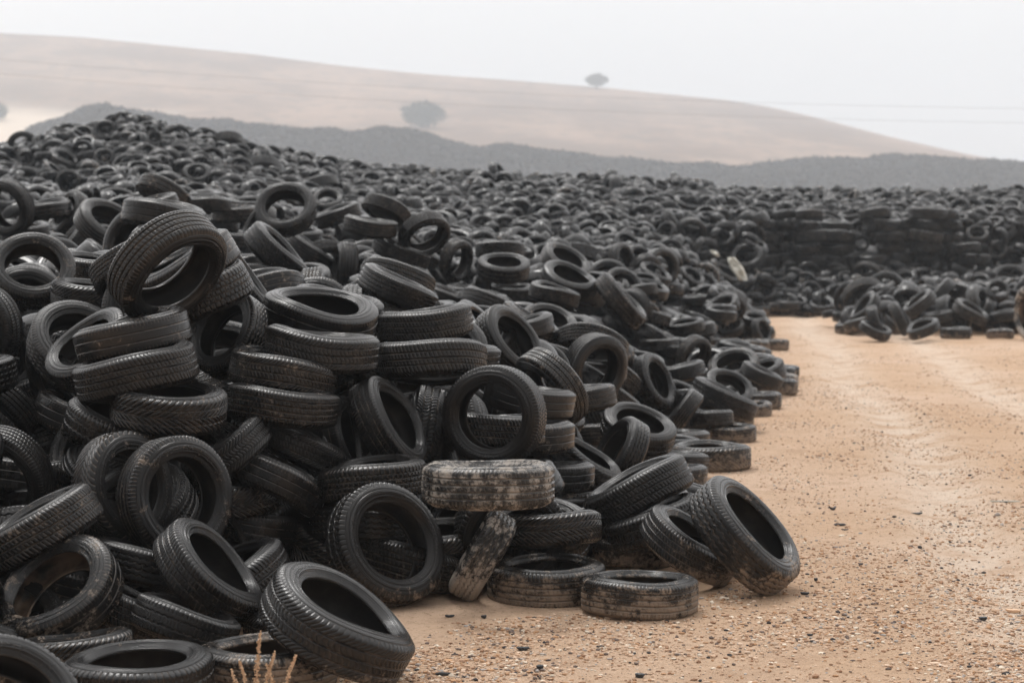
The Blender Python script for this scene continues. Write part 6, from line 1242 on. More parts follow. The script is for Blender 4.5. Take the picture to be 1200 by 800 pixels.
702,1,49,1,-8,70,395,1,237,8,-17,63,968,0,52,-31,-7,60,578,2,207,-43,-21,66,-199,2,298,8,-17,63,-127,1,295,3,2,63,586,0,186,40,28,63,
475,1,189,20,7,66,941,1,57,-18,14,56,1415,0,31,-1,0,56,-1116,0,436,-48,-14,63,-1317,1,386,5,50,66,1490,1,60,0,0,63,472,2,225,14,-14,66,
1169,0,60,-48,-7,66,570,0,219,6,23,70,1399,1,55,12,16,70,-548,2,356,16,1,70,1318,0,24,2,4,63,-1359,0,385,38,30,66,-1221,1,432,2,20,66,
-262,0,307,-49,-2,56,-1349,1,416,-40,-24,70,1103,0,53,-23,-36,70,886,1,65,-3,-4,66,-882,0,436,-9,15,70,619,0,208,-24,34,70,678,0,41,-3,-44,56,
564,1,178,5,-1,63,621,1,168,20,45,56,1353,0,24,-8,40,66,-1000,1,460,38,-21,63,1305,0,64,-23,1,90,-1418,1,391,20,31,70,666,2,55,-5,-4,63,
337,1,241,-23,8,60,-392,1,334,26,1,63,-44,1,291,-36,5,70,-1172,0,446,-6,10,110,-737,2,391,-33,-15,60,1463,0,68,10,15,66,1290,3,62,-1,-39,66,
471,1,231,11,1,63,1361,0,60,-5,-3,56,-1390,1,419,-7,2,70,-251,0,305,-10,47,66,38,2,264,-44,22,70,-1421,0,404,8,-9,63,740,0,59,-15,-11,70,
231,0,256,0,0,84,184,0,268,-12,-8,70,-482,1,333,12,-27,63,-184,0,306,-2,2,66,-1384,2,391,-6,7,60,1638,1,40,32,-7,107,1058,1,55,46,18,63,
1188,0,45,-3,34,70,470,1,201,-14,48,66,974,1,66,13,-48,66,134,0,266,25,-32,70,837,0,64,30,34,60,995,1,64,-45,21,60,786,1,58,21,-14,63,
-406,0,322,-29,-34,70,-903,1,446,5,-3,56,1611,1,56,44,-20,60,522,1,203,10,47,63,64,0,284,-34,-37,63,-1355,1,406,6,3,70,1055,1,60,-19,23,56,
-548,1,357,-9,-22,63,1454,0,53,30,-1,63,1178,2,64,-12,17,70,1208,1,54,-38,31,56,-861,0,424,-1,-49,70,-1247,0,440,45,-11,70,533,2,222,4,5,60,
1440,0,40,-23,-20,63,-1357,1,385,-7,-15,66,-667,0,387,50,0,56,829,1,73,14,15,60,578,0,227,28,-11,56,250,1,265,10,7,66,1361,0,66,-15,16,56,
1081,1,57,-3,-36,66,1421,2,36,-19,-10,56,1412,0,53,-44,-19,60,1495,0,66,10,34,66,714,1,56,-7,32,56,-189,1,296,32,-38,56,-1504,0,408,11,19,63,
-160,0,302,14,36,63,-1442,1,377,5,17,60,-1447,0,409,20,15,70,412,1,251,-6,-10,92,919,2,74,-15,-9,56,1367,0,42,-2,-12,60,984,0,73,-26,27,63,
467,1,204,0,3,70,-54,1,289,43,-22,63,616,0,204,48,-7,66,476,1,231,-38,-30,63,-1175,1,467,-3,-14,60,-936,0,420,-13,-39,56,-1003,1,438,-5,-1,80,
-746,0,418,10,12,56,-1420,0,393,18,-8,86,119,1,275,23,-32,60,-1411,1,421,-10,-13,60,1572,1,67,-20,6,60,619,2,221,3,34,63,1527,0,57,30,39,66,
1219,2,68,-44,21,70,285,1,255,-15,24,63,179,0,276,-39,-15,66,-1129,1,439,38,-33,70,-344,0,318,-44,-11,56,-1002,0,473,43,-3,70,-452,1,329,-30,-40,56,
686,0,73,5,16,66,-566,2,363,-2,-19,70,338,0,247,-2,-2,60,736,2,74,-37,13,70,-495,0,354,-28,-39,70,-828,1,424,0,36,66,1259,3,69,12,14,60,
-439,2,340,-3,-10,63,1671,2,75,5,-2,56,352,0,265,0,37,60,623,2,241,-21,21,66,789,0,82,16,46,56,810,2,64,28,-37,66,-257,1,306,-8,4,95,
-1371,0,418,-18,-22,70,-775,1,423,8,3,70,1584,3,53,-21,-45,70,1167,0,66,-1,-20,66,-705,0,385,-34,-32,56,-1372,1,398,-37,-33,63,-1445,0,398,5,-2,66,
926,3,72,-32,35,60,497,0,218,-1,17,70,724,0,77,-3,3,56,-1014,2,477,-18,-25,66,-1458,1,417,27,-39,66,-1400,0,391,10,-20,56,-890,1,453,34,-14,66,
1261,0,75,-24,-32,60,305,2,266,16,8,60,-599,1,360,20,39,66,1385,0,65,15,48,60,-633,0,386,-5,-21,70,-715,1,404,11,11,60,-1033,1,473,27,34,63,
1122,1,74,12,3,63,1584,0,71,2,-36,66,1060,2,49,-47,-15,70,-69,0,304,7,40,60,1443,0,39,24,26,66,-603,0,373,-26,22,63,191,0,268,-10,-38,70,
1021,1,58,-47,16,56,58,0,281,24,-19,70,1324,1,68,-13,-26,66,1062,0,82,-28,-26,66,645,0,236,-22,5,101,-1297,1,437,17,-13,56,-1030,0,457,15,-19,92,
-1217,0,472,22,-1,56,558,1,234,41,19,66,-1346,0,408,-34,-19,60,-1409,0,427,47,18,70,-850,1,440,-42,-15,56,-7,0,294,8,19,56,-380,1,340,-1,-4,63,
651,0,198,-12,48,70,1603,1,77,-28,12,63,1327,1,76,0,0,66,1205,0,73,18,0,70,-176,0,312,-31,2,70,880,1,68,40,-12,63,1542,0,67,49,-7,60,
1436,1,70,11,1,66,226,0,261,6,46,63,1401,0,55,-7,-6,63,-114,1,297,8,-15,60,-207,0,319,-18,9,70,1470,3,43,-36,16,63,-545,1,361,-37,13,56,
1019,0,69,-39,15,60,1471,1,78,-20,1,86,-1202,1,467,21,-1,56,392,3,260,43,25,60,-1333,1,425,19,-42,60,-710,0,412,15,5,66,751,0,69,-20,29,60,
58,0,283,22,34,60,382,5,265,-20,9,63,-456,1,355,-22,4,56,1013,1,75,23,-44,66,754,0,48,46,-10,98,459,0,245,-25,23,70,789,1,73,5,9,56,
-1210,1,466,-23,-44,56,-1248,3,448,-5,49,60,853,1,81,-5,10,56,850,0,81,-38,28,60,1663,0,81,14,-2,56,1562,3,77,-13,39,66,1503,0,75,15,11,70,
1097,1,86,46,-19,60,-300,0,329,-7,-4,66,1140,1,80,11,-9,70,124,0,280,-37,28,63,-559,0,365,-12,38,63,-1553,1,417,-32,-4,70,-102,0,292,-28,-39,66,
1186,0,74,-6,37,70,647,2,210,-13,6,70,-1456,1,425,27,-11,63,1230,0,88,-29,6,56,-1444,0,426,-14,-43,63,-1454,1,383,12,34,66,-1358,0,433,17,-36,60,
1079,1,73,-23,-14,63,-839,0,443,-19,-19,70,-147,0,312,3,11,56,644,1,239,0,49,66,-222,1,296,37,28,70,1096,0,64,24,16,66,-905,4,464,-16,9,60,
-1162,0,465,0,0,70,310,1,271,5,20,56,1362,1,65,-2,-2,63,1440,0,84,13,14,70,-715,3,411,-30,-15,70,1451,1,56,19,-46,60,1616,0,86,4,-18,107,
-1428,0,389,0,-25,70,1351,2,84,4,-9,70,-1371,0,412,16,11,63,-872,2,443,-33,-36,56,1285,1,95,-2,3,70,-800,3,428,-21,-11,56,1450,1,92,4,5,70,
1689,0,87,3,-50,60,-944,1,433,-9,-37,108,-912,1,451,-17,47,70,-338,0,334,-7,37,70,-650,0,404,9,9,56,1487,0,62,2,0,70,549,0,226,-21,-22,70,
1466,1,60,3,18,60,-7,0,285,-29,-40,56,773,2,86,29,38,66,539,0,248,10,-14,70,1500,1,87,-18,14,70,1557,1,81,2,-38,56,-1389,0,437,31,1,60,
-771,1,421,-31,24,70,1123,1,70,49,-10,56,-992,0,468,-4,50,70,207,1,283,-13,14,70,1680,0,64,36,-33,109,1433,0,86,-34,-6,56,69,1,294,-13,-7,63,
1670,1,86,-1,0,63,909,1,66,-48,-14,70,1117,1,86,-29,36,70,-1459,0,383,39,-11,66,-299,1,316,44,-16,108,-342,3,326,16,4,104,917,0,82,7,-38,60,
-169,1,317,-5,34,56,-1049,0,497,-1,2,63,-1384,0,391,2,-8,63,110,2,294,-14,6,60,575,0,246,-15,-46,60,1169,0,80,20,-37,60,1434,0,59,-7,25,56,
365,2,245,16,-20,63,-1467,1,423,-29,30,60,-1173,0,478,5,-32,70,-95,0,312,-19,46,60,1112,1,81,18,30,66,994,0,81,-31,-22,66,-1184,1,463,-24,-24,66,
1311,0,89,47,-9,63,578,0,213,-5,-9,96,306,1,263,38,32,70,657,0,59,-24,-14,70,-1120,0,466,7,-17,60,530,0,219,28,20,63,1199,1,82,-21,30,60,
-612,1,387,14,-39,63,827,0,81,0,-2,66,734,1,91,5,6,56,-206,3,317,1,31,56,954,0,90,-44,22,85,-391,0,338,-14,6,63,-432,0,344,16,26,66,
450,0,256,-19,0,66,1045,1,101,21,-5,63,17,1,288,1,-50,70,-1476,0,387,19,1,60,655,1,97,-16,28,66,641,1,255,40,19,60,1386,0,88,-21,45,56,
-561,1,377,2,-20,66,-1054,0,501,28,15,60,-1356,1,430,-42,-12,60,-1312,6,449,23,-26,70,-1491,1,409,-4,-5,70,1402,1,60,-42,20,60,-1005,1,477,-42,-4,56,
1486,1,85,10,-3,66,1444,2,92,2,18,70,124,0,283,-6,-25,70,1442,0,64,24,-4,56,1071,2,94,-23,20,63,-1073,0,478,0,5,70,-1470,0,383,1,-42,60,
1192,0,90,-5,-4,70,1099,1,85,-22,-40,66,-993,1,466,4,31,60,286,0,274,-2,3,60,-1515,1,418,-23,-44,60,-1383,0,400,-1,-6,56,-1402,1,416,22,-4,63,
-853,1,448,-40,29,70,597,0,231,4,-28,56,1486,1,64,30,20,70,1324,0,98,2,7,70,817,1,103,-6,48,66,1010,1,90,-29,-41,70,1397,0,79,17,-22,56,
-1024,1,468,-1,-2,70,-447,0,347,-19,2,63,-220,0,313,-28,27,70,1660,1,100,17,-10,63,-1465,0,426,-47,16,66,1166,0,92,9,10,56,580,1,253,45,4,66,
-570,0,374,-18,-44,85,313,0,278,5,20,60,-1256,1,479,19,-6,56,377,1,275,-17,28,60,977,0,100,-18,-15,70,1394,1,106,-28,14,60,-686,1,414,27,-2,63,
907,1,107,-2,-2,66,1722,0,100,45,-16,70,704,1,102,-13,9,60,-616,1,400,-36,-27,60,735,1,104,-27,-13,56,238,1,276,-21,23,60,1623,1,107,-23,4,70,
-803,0,434,17,46,63,-751,0,427,8,-45,66,848,0,92,2,3,56,-1172,1,496,-30,-3,60,-1227,1,490,-17,37,56,-949,1,472,2,-7,70,681,1,95,13,23,63,
-46,1,296,36,35,60,-388,1,357,5,-30,60,1239,0,105,29,2,66,538,4,266,-11,-31,56,-699,2,421,-24,-31,70,-495,0,365,7,1,70,-1338,4,444,28,-26,60,
-1247,0,480,32,20,70,-1140,2,491,35,32,66,599,0,260,-1,-1,70,650,1,77,-8,10,66,32,0,301,-14,-43,60,645,1,103,16,-2,70,-1441,0,408,-4,-24,66,
-680,1,416,24,12,70,-957,0,469,19,-28,60,254,2,274,-23,5,99,1701,3,112,-29,41,63,-459,1,351,18,42,60,1241,1,105,1,0,60,12,1,294,42,22,66,
-839,0,454,23,-1,56,420,1,266,0,1,70,1100,1,97,17,-40,56,1070,0,111,36,15,63,-376,1,345,-41,-22,86,-1014,0,502,-7,-17,66,609,0,239,-10,30,60,
-1198,2,494,11,15,63,-1136,0,486,-7,41,56,884,1,97,1,1,63,1163,0,110,-32,-7,70,-290,1,341,-42,-27,60,136,1,285,37,-14,66,1243,0,86,-1,0,66,
-128,1,317,47,-18,63,1152,0,89,-24,2,84,-1432,0,392,5,-24,70,899,1,102,17,39,70,1582,1,110,-25,6,60,91,0,294,11,-27,66,-597,0,404,6,10,70,
-232,1,329,36,-17,63,-644,1,398,-45,-11,60,1672,1,100,19,38,63,1030,0,109,-22,-8,60,1219,1,95,41,-27,63,772,0,115,-12,28,56,1522,0,103,-8,31,60,
1265,0,113,3,-22,66,-1145,1,500,17,12,56,1519,2,78,-29,3,60,-544,2,385,48,-15,63,1470,0,103,18,31,70,1444,0,103,-4,35,60,-933,2,484,-27,32,70,
-1517,0,378,-8,-8,70,471,0,264,8,-8,56,-1059,2,506,42,23,70,-1493,0,390,1,1,56,502,0,247,12,25,70,175,0,291,7,0,63,384,3,284,-8,49,63,
-1395,2,428,-10,16,63,-1481,0,408,-1,8,66,-204,3,319,43,21,60,-413,0,346,-10,-2,66,1438,1,85,16,-46,56,339,2,277,21,12,56,793,0,102,-1,50,56,
-1430,0,393,-21,-45,66,1463,0,72,20,-11,63,-1509,1,425,8,49,63,331,0,263,-40,19,70,817,0,103,-2,-25,66,1421,1,77,21,-8,60,-1079,1,523,18,43,60,
-1396,1,399,3,-8,56,-1104,1,519,-34,-24,70,439,2,284,-2,15,56,-859,1,461,-39,-8,70,573,0,244,34,-25,70,-167,1,330,-2,1,70,-954,1,482,-29,25,66,
1427,2,109,-46,-4,66,-1434,2,412,1,0,60,1683,0,114,-48,12,56,-436,1,363,-42,6,56,1354,1,103,20,-18,56,-511,0,384,38,22,66,1300,0,84,-29,-17,66,
700,0,232,1,-2,98,1302,0,112,-5,23,60,1716,1,117,1,3,63,1276,1,104,-3,28,66,1630,1,107,-1,2,70,-1525,0,407,36,17,60,1563,1,109,-31,-4,63,
1211,1,103,-49,9,63,-1516,1,388,33,-11,63,-244,1,344,20,3,66,968,0,114,36,-32,66,1121,0,116,-14,-1,70,682,0,108,6,-33,60,645,1,248,36,-27,66,
-703,2,427,-31,-20,66,1510,1,91,-15,-25,63,907,3,136,2,-3,92,1099,0,121,-2,-12,56,197,1,303,-17,9,70,1174,1,136,7,2,78,1459,0,104,36,18,63,
-891,0,474,-25,29,60,-1072,2,511,-39,4,66,726,1,119,-42,-3,66,-786,1,446,-40,-29,56,-196,0,320,25,42,56,-64,0,319,-20,9,60,-993,1,502,38,9,66,
50,1,312,50,-2,63,710,3,200,3,-2,109,1514,1,124,0,0,60,1473,1,92,38,8,66,711,0,168,-3,3,96,-739,1,432,10,-49,70,346,0,289,-5,-18,60,
-1455,2,405,0,5,66,-1469,0,392,-22,-27,66,775,0,232,4,1,80,-450,1,373,-7,-6,63,1209,1,264,1,-1,102,1093,0,136,-6,2,90,558,0,252,-1,-48,70,
162,0,287,46,-16,63,302,1,293,23,16,56,764,0,136,-6,-3,89,148,0,297,-17,26,63,1151,1,128,-12,-15,63,854,0,118,-14,-41,70,776,1,264,-3,-1,81,
432,1,279,-12,24,66,1541,1,110,3,18,63,1651,2,109,35,-31,56,-1466,0,423,-23,13,87,1237,1,168,3,-2,104,-998,1,509,17,-8,66,-1459,0,390,20,22,66,
770,0,119,1,2,56,-1183,1,493,25,41,56,1589,0,120,13,-4,63,1731,0,124,-23,-31,66,1396,0,114,11,-18,60,767,1,168,-1,2,105,-1122,1,519,7,-49,56,
1094,2,200,-3,4,93,1526,0,99,-50,5,60,-699,3,419,16,-28,84,1241,2,131,11,21,66,867,1,119,37,16,56,-912,0,473,-12,46,60,-675,0,408,14,41,66,
-1502,0,382,17,8,56,-750,1,439,-15,23,63,131,0,300,9,3,70,94,0,313,-10,-39,60,141,0,272,37,31,109,-351,1,356,-20,-40,66,758,1,200,-1,1,91,
-189,1,341,-8,-1,70,-30,0,326,29,-3,60,1471,0,105,9,-26,56,-1042,0,518,42,26,60,-1508,1,423,23,-42,66,-506,0,383,-10,-14,70,1104,0,232,-4,2,100,
1478,0,116,-29,-26,60,862,1,136,32,-20,70,1395,0,104,22,-24,63,-510,1,381,22,31,63,988,2,128,-8,-4,70,-406,1,354,41,17,60,1446,1,121,-15,13,63,
1149,0,148,-7,-4,66,1258,1,152,4,-15,56,237,1,294,22,-33,66,1232,1,136,0,0,89,-64,0,331,45,-17,70,-155,2,334,-20,12,63,1062,1,137,35,-34,66,
-1543,1,388,-19,-25,60,-593,0,401,-17,41,56,1447,0,153,39,17,70,-633,1,411,2,36,66,1072,4,146,36,-17,70,520,1,243,-27,-34,66,-728,1,444,-17,-10,63,
1225,0,158,-41,-21,70,1711,2,154,12,-12,60,1658,2,158,30,14,56,1735,3,157,42,-8,56,1663,0,188,8,-6,70,-1447,3,398,0,0,70,-1438,0,430,4,4,70,
1171,1,166,-16,47,60,-508,3,389,-12,5,70,7,1,312,-47,-17,70,-1519,0,414,8,47,56,-257,0,341,41,-12,60,1748,0,187,27,23,63,1712,1,179,15,10,60,
1604,0,179,-11,20,70,404,0,290,37,-34,60,-228,1,339,-12,-14,70,121,0,306,41,13,70,1392,1,194,46,19,66,1159,0,177,5,9,56,33,0,321,5,5,60,
1422,0,159,3,7,70,-1515,1,387,28,-29,66,-1011,0,513,-17,-18,66,-53,0,325,-44,-18,60,-416,1,368,-15,14,56,453,0,267,-15,14,63,1542,1,171,49,-1,70,
835,1,154,5,4,63,1527,4,208,7,-14,56,-1137,1,525,9,6,56,288,0,303,17,12,60,-1059,1,517,-5,16,101,-127,1,334,-23,44,56,1491,0,214,-44,-22,56,
809,1,212,31,-26,70,1597,0,210,-16,5,60,1587,0,210,16,39,63,1058,0,201,-10,1,66,551,0,254,40,26,66,1392,1,169,26,3,63,-1545,0,385,35,-1,60,
1583,0,187,10,-6,63,-1482,0,389,0,3,66,-682,0,434,31,-33,60,-931,1,493,1,38,56,1126,0,225,-42,3,60,900,1,223,-38,21,63,1119,0,185,-13,-16,66,
154,1,312,13,-43,63,-1543,2,403,5,41,66,1058,1,222,46,7,70,814,0,190,27,-25,63,893,1,187,19,-31,60,-1475,0,423,7,49,60,227,2,296,20,42,63,
1480,2,193,47,15,70,764,0,205,4,36,63,1037,3,204,-49,6,60,-852,1,473,-34,-9,66,1083,1,204,3,-26,70,1521,0,202,43,-13,66,970,1,203,-7,-7,70,
1032,2,223,4,8,60,381,0,303,1,1,60,-501,0,386,5,-18,66,1267,2,224,10,16,60,-114,1,327,-39,-2,108,180,0,315,-22,16,60,1072,0,235,39,26,60,
1519,1,233,14,25,60,-1517,1,378,11,-1,56,124,0,306,-47,-11,66,-1509,1,414,-49,-5,70,1138,1,229,27,-41,56,-432,3,382,-13,-5,56,906,0,229,-21,8,70,
-1554,0,390,1,14,91,1255,0,203,-1,-46,66,1073,0,214,-19,-4,60,205,1,312,-26,-14,56,1467,0,239,5,-16,70,1482,1,197,27,31,70,1630,0,223,-23,-21,56,
730,1,259,-7,19,63,1441,2,204,-34,19,66,-1481,1,381,-6,5,63,-1476,1,417,-16,-14,66,-202,1,338,-37,-28,63,-877,0,467,-35,-35,56,-601,0,416,42,-21,70,
-1209,0,492,31,-34,70,1691,2,227,-15,-34,60,1441,0,225,1,0,63,2,0,333,-30,23,66,-456,3,372,46,10,66,1748,0,232,11,25,56,-279,2,353,-2,23,70,
1363,0,200,17,-6,60,-1549,0,402,46,14,56,873,0,251,9,3,63,688,1,257,7,-40,70,1543,0,212,-46,19,60,-246,0,339,-40,-26,63,1357,1,226,-16,29,63,
618,1,256,-34,-6,63,1637,0,200,20,39,70,64,1,312,-28,31,56,1775,2,232,33,-37,60,-377,0,377,11,4,56,-999,0,505,-19,-5,60,1305,0,242,5,7,56,
1679,1,204,-42,-5,63,1308,1,206,2,-4,56,1545,1,241,13,44,63,1633,1,231,-6,-48,70,118,0,318,-5,45,56,819,1,246,35,23,70,-57,0,336,-23,-4,56,
1756,1,217,42,22,56,1456,2,241,0,1,60,1712,1,206,27,-36,70,-1524,0,394,1,16,70,-1104,3,523,-14,48,63,1388,0,235,-19,-18,70,443,0,288,-48,-14,56,
1637,1,242,41,1,63,1457,0,203,-34,16,66,902,1,246,11,24,63,1370,0,208,6,4,56,810,0,223,47,-6,56,286,2,302,-11,-23,70,815,0,238,-10,-14,60,
-1456,0,413,3,4,66,1421,1,240,-2,-20,60,213,0,313,37,6,63,-1502,3,383,22,-44,60,-599,1,415,2,48,66,-145,0,350,-6,24,56,769,0,247,-13,-30,70,
1717,1,226,-12,-17,56,-1499,0,404,13,1,56,-1462,0,401,0,-1,66,878,0,212,7,31,63,-425,1,381,-36,-33,63,-1527,0,404,-4,11,60,1010,1,246,-24,0,63,
1595,1,244,-13,3,56,-1558,2,381,-39,-30,66,-221,0,358,-18,-3,66,1550,1,244,-6,22,66,-1565,0,407,-26,-2,66,8,1,327,-24,-17,66,1151,0,235,2,-46,66,
-109,2,342,3,45,70,1497,0,238,-9,12,60,-23,2,330,-10,-28,66,458,1,273,24,38,66,1502,0,206,-13,29,70,1416,1,222,6,-25,56,1538,1,222,-3,1,70,
1025,0,227,-16,-37,66,-339,1,375,-17,-8,56,603,2,261,38,32,63,1591,4,214,1,23,66,1296,0,246,-17,-15,70,705,1,258,13,42,63,246,0,308,27,13,66,
-886,1,474,26,-33,96,346,2,299,-2,3,95,1306,0,222,1,1,60,-276,1,362,-12,-7,66,1258,1,239,-19,17,60,929,1,249,17,-13,90,-1516,2,407,5,25,63,
1344,0,244,41,12,70,-1512,0,376,10,14,66,1694,1,244,-1,4,60,-471,4,390,18,26,60,-222,2,342,26,-32,70,-1459,0,395,8,17,63,94,1,320,29,-29,56,
1331,2,217,-45,-18,70,-532,1,408,8,-39,70,-1468,1,425,3,-10,60,45,2,336,14,47,63,1476,2,215,6,2,63,1765,0,240,20,10,63,1431,0,206,2,6,70,
1300,1,233,48,4,66,1002,0,227,-4,-5,60,797,0,251,15,12,63,-169,1,356,-39,9,66,1468,1,235,-5,-3,70,1722,3,246,-1,-2,56,433,3,307,2,1,60,
1104,1,249,8,-3,70,1097,0,228,-37,-24,90,858,1,263,8,-26,60,287,0,309,-39,-1,70,1610,1,248,-12,15,63,-417,1,380,12,7,84,130,0,318,3,41,60,
1422,3,245,-2,50,60,-717,1,442,22,38,63,-1585,2,370,-5,-5,60,-1551,1,406,-12,-45,63,251,0,319,-6,50,56,1558,2,235,-49,-10,56,1385,1,246,-9,-8,66,
-1598,0,406,8,1,66,-698,1,440,14,-41,56,-23,1,335,-11,33,70,1531,0,211,-33,26,63,1384,2,208,34,14,60,599,1,290,42,-17,63,-1561,2,388,25,43,70,
1584,1,212,0,-22,60,1156,0,242,-26,42,66,1531,2,236,-26,-42,66,1582,1,246,-4,3,66,1717,2,239,37,16,56,1567,2,212,10,-8,60,-1608,7,402,-1,0,60,
82,0,339,-12,16,70,563,1,277,32,14,56,-465,2,397,-28,33,70,1363,1,240,12,-49,60,1108,0,260,-3,-3,70,-1611,1,384,-23,9,63,595,4,285,4,-33,56,
234,1,319,-25,1,56,-788,0,459,45,-21,63,-325,1,371,20,-41,70,567,0,295,-19,38,66,-690,1,443,0,1,60,857,0,263,37,25,56,-1556,2,397,38,-8,56,
-185,0,357,12,42,60,-232,0,360,-29,-17,63,1770,2,239,-25,24,63,-257,1,360,-40,-29,60,-1511,3,392,13,-18,63,1808,0,247,11,47,56,1536,0,255,-17,8,66,
1593,0,253,-7,6,60,-564,2,419,-5,-23,66,-1567,0,385,3,-2,63,176,0,322,-23,-18,60,-1511,1,398,22,-18,70,898,0,254,46,15,60,-360,0,386,0,13,70,
360,1,293,0,48,82,1584,1,210,1,28,66,350,0,311,-27,31,82,1520,1,226,-2,4,63,452,1,310,1,24,63,406,1,314,28,-27,66,517,3,304,-29,9,60,
305,1,318,-37,-16,60,56,2,328,25,-10,56,-380,0,391,-2,-1,89,1482,4,231,-37,-27,60,1482,0,240,10,-42,56,107,0,337,11,42,70,160,0,305,-27,35,105,
1480,1,240,1,-6,60,87,1,337,17,23,70,1135,1,246,-12,46,60,536,1,301,-13,-11,60,372,1,316,6,20,70,1608,0,229,10,12,56,1613,0,245,-38,13,56,
-1481,2,406,-49,5,66,1489,0,228,27,-19,66,269,4,325,29,25,63,-658,0,415,31,-39,70,-1487,2,387,-31,5,66,-687,2,444,29,21,56,170,3,332,46,-13,63,
1562,0,244,15,23,70,-657,1,444,40,-17,56,1787,1,254,12,23,70,-238,1,373,-50,-4,56,-1544,0,371,-5,1,70,1624,2,224,38,-20,63,1567,3,230,0,0,60,
-298,0,376,6,-4,60,493,0,314,-21,20,70,775,1,255,-5,6,66,882,0,270,41,7,60,-202,1,371,20,-40,56,41,2,342,30,21,56,-98,0,357,-6,-21,70,
211,0,333,8,12,56,-1585,1,403,34,32,60,-1632,2,411,4,20,95,-460,0,407,21,14,60,1402,2,226,-41,29,70,-1591,0,388,12,37,60,-435,2,402,15,-14,66,
567,1,290,18,11,70,-1534,1,400,29,-22,63,108,2,345,-12,41,63,-437,2,396,-8,-9,66,1110,0,267,-6,-37,63,-1616,0,374,16,-31,60,1675,0,260,-35,-36,60,
-258,2,376,-1,21,66,1388,2,259,4,39,66,-1617,1,371,-16,-10,60,980,3,224,-28,-28,63,578,1,303,0,-50,56,-1607,2,394,-7,18,70,1461,1,263,3,7,60,
1716,1,262,0,-13,86,1266,3,265,-15,-32,70,1493,0,262,11,48,66,305,1,318,22,1,70,-85,0,357,36,-35,81,-1541,3,411,-5,-48,56,-147,1,363,3,-15,70,
233,1,333,1,20,70,453,1,305,31,15,63,-1530,1,370,-22,-12,70,566,1,284,24,42,70,921,0,273,24,21,66,-708,1,441,-21,17,70,856,2,274,13,6,63,
168,1,342,32,29,70,516,2,317,-19,28,56,-523,1,408,-44,-13,66,1630,1,230,27,26,56,1553,0,247,-40,21,56,1591,1,256,-5,-3,66,-1637,0,385,1,2,60,
-1628,0,404,-3,47,56,1593,0,231,3,1,56,404,2,316,41,7,70,1553,2,234,-23,-2,63,21,0,346,1,-46,60,351,0,323,14,-33,60,1151,1,261,36,-34,60,
1645,2,250,20,10,66,-290,1,380,-19,-41,56,-615,1,431,-40,6,66,-521,0,411,-39,13,56,814,1,276,43,-24,63,808,4,264,29,-5,56,-20,0,361,27,40,70,
528,1,317,-19,-20,56,824,0,277,15,45,60,-355,0,386,41,-1,60,-191,3,359,-20,-46,70,-1612,1,393,-2,1,56,-306,2,389,40,-5,70,204,0,334,8,41,63,
-1605,1,381,33,-27,56,1627,4,231,-8,-3,63,743,3,280,-10,36,70,1652,1,222,-3,1,70,-1584,2,366,5,-30,60,274,2,321,-25,4,66,1628,3,262,-14,16,60,
356,1,332,19,-17,60,1654,2,264,-11,-2,66,-1580,1,405,-21,-10,66,-34,0,358,27,-37,60,-393,1,398,11,8,60,1787,2,247,-36,34,66,588,1,302,-10,-7,110,
1567,2,236,7,4,66,-1518,0,410,31,-2,66,1475,0,267,-34,-25,60,87,1,348,29,-34,60,224,1,344,3,-18,56,529,0,325,1,-6,70,-254,3,385,18,-28,70,
1375,1,260,0,21,56,1308,0,264,-17,-18,60,1585,1,227,43,19,66,-88,0,360,33,-29,95,-1623,1,367,18,7,100,-1528,0,391,23,-28,100,1519,1,241,-49,11,70,
1048,2,265,45,11,56,1576,1,254,-1,4,66,1732,1,260,-22,44,60,1543,1,265,13,15,66,1529,0,258,0,-1,63,1591,2,259,-2,-20,66,1550,1,224,25,-4,60,
70,2,347,-3,-36,70,1194,2,268,-10,-12,56,-486,2,416,6,-19,60,-1615,0,405,-12,-29,60,1464,2,254,-41,17,70,-111,0,373,2,-13,56,-1547,1,412,-27,35,60,
1103,1,275,-1,-24,56,-1663,3,409,-2,-9,56,729,2,276,-16,7,70,-1517,2,383,-49,-8,85,-223,0,387,-34,-13,56,348,4,338,-44,3,63,789,3,267,35,-31,60,
313,1,338,2,-1,66,1138,0,270,-13,-43,70,1504,1,266,-1,4,60,1055,1,276,5,8,63,-1550,1,372,-2,-7,60,-64,0,374,-30,3,56,1843,2,266,16,9,70,
1424,0,265,-49,-8,60,1004,1,279,-6,-13,63,943,6,263,13,-48,63,390,1,334,-2,30,70,151,0,349,-1,-45,70,496,2,318,23,15,70,1647,0,259,7,-7,56,
-266,0,392,33,-22,66,-410,0,397,-43,-25,60,1646,2,238,-8,16,63,798,1,259,49,9,66,1566,0,245,-45,-7,56,1478,1,253,46,20,56,890,2,280,-27,-21,66,
307,2,336,-49,-8,106,1602,4,232,16,4,70,-1676,0,365,27,0,70,1205,1,266,-38,16,63,-168,0,369,-18,-45,63,1626,0,273,29,41,60,1600,1,272,-16,46,56,
1566,0,260,-14,-14,66,-1549,3,395,1,-30,70,-1550,0,388,-28,-22,63,866,2,287,7,28,66,1017,1,270,31,-38,63,1364,1,269,-1,-1,60,264,1,331,31,26,63,
-300,0,396,13,-13,70,967,2,285,-23,16,56,1616,0,245,-26,18,70,631,2,316,-9,20,66,-1567,0,381,-1,1,60,-356,1,406,15,-1,56,1318,0,275,40,-5,63,
1442,0,261,40,23,60,427,3,335,20,3,60,27,0,363,-4,-2,70,-1611,4,394,21,-13,60,1006,2,277,11,-26,70,221,1,341,-15,47,66,1394,0,261,-4,-26,56,
-1566,0,412,-42,-15,56,589,5,328,-4,-1,56,1780,0,255,5,-48,63,-1610,2,366,-2,-42,70,623,1,294,-20,15,63,-48,1,379,-30,-11,60,143,0,359,22,33,56,
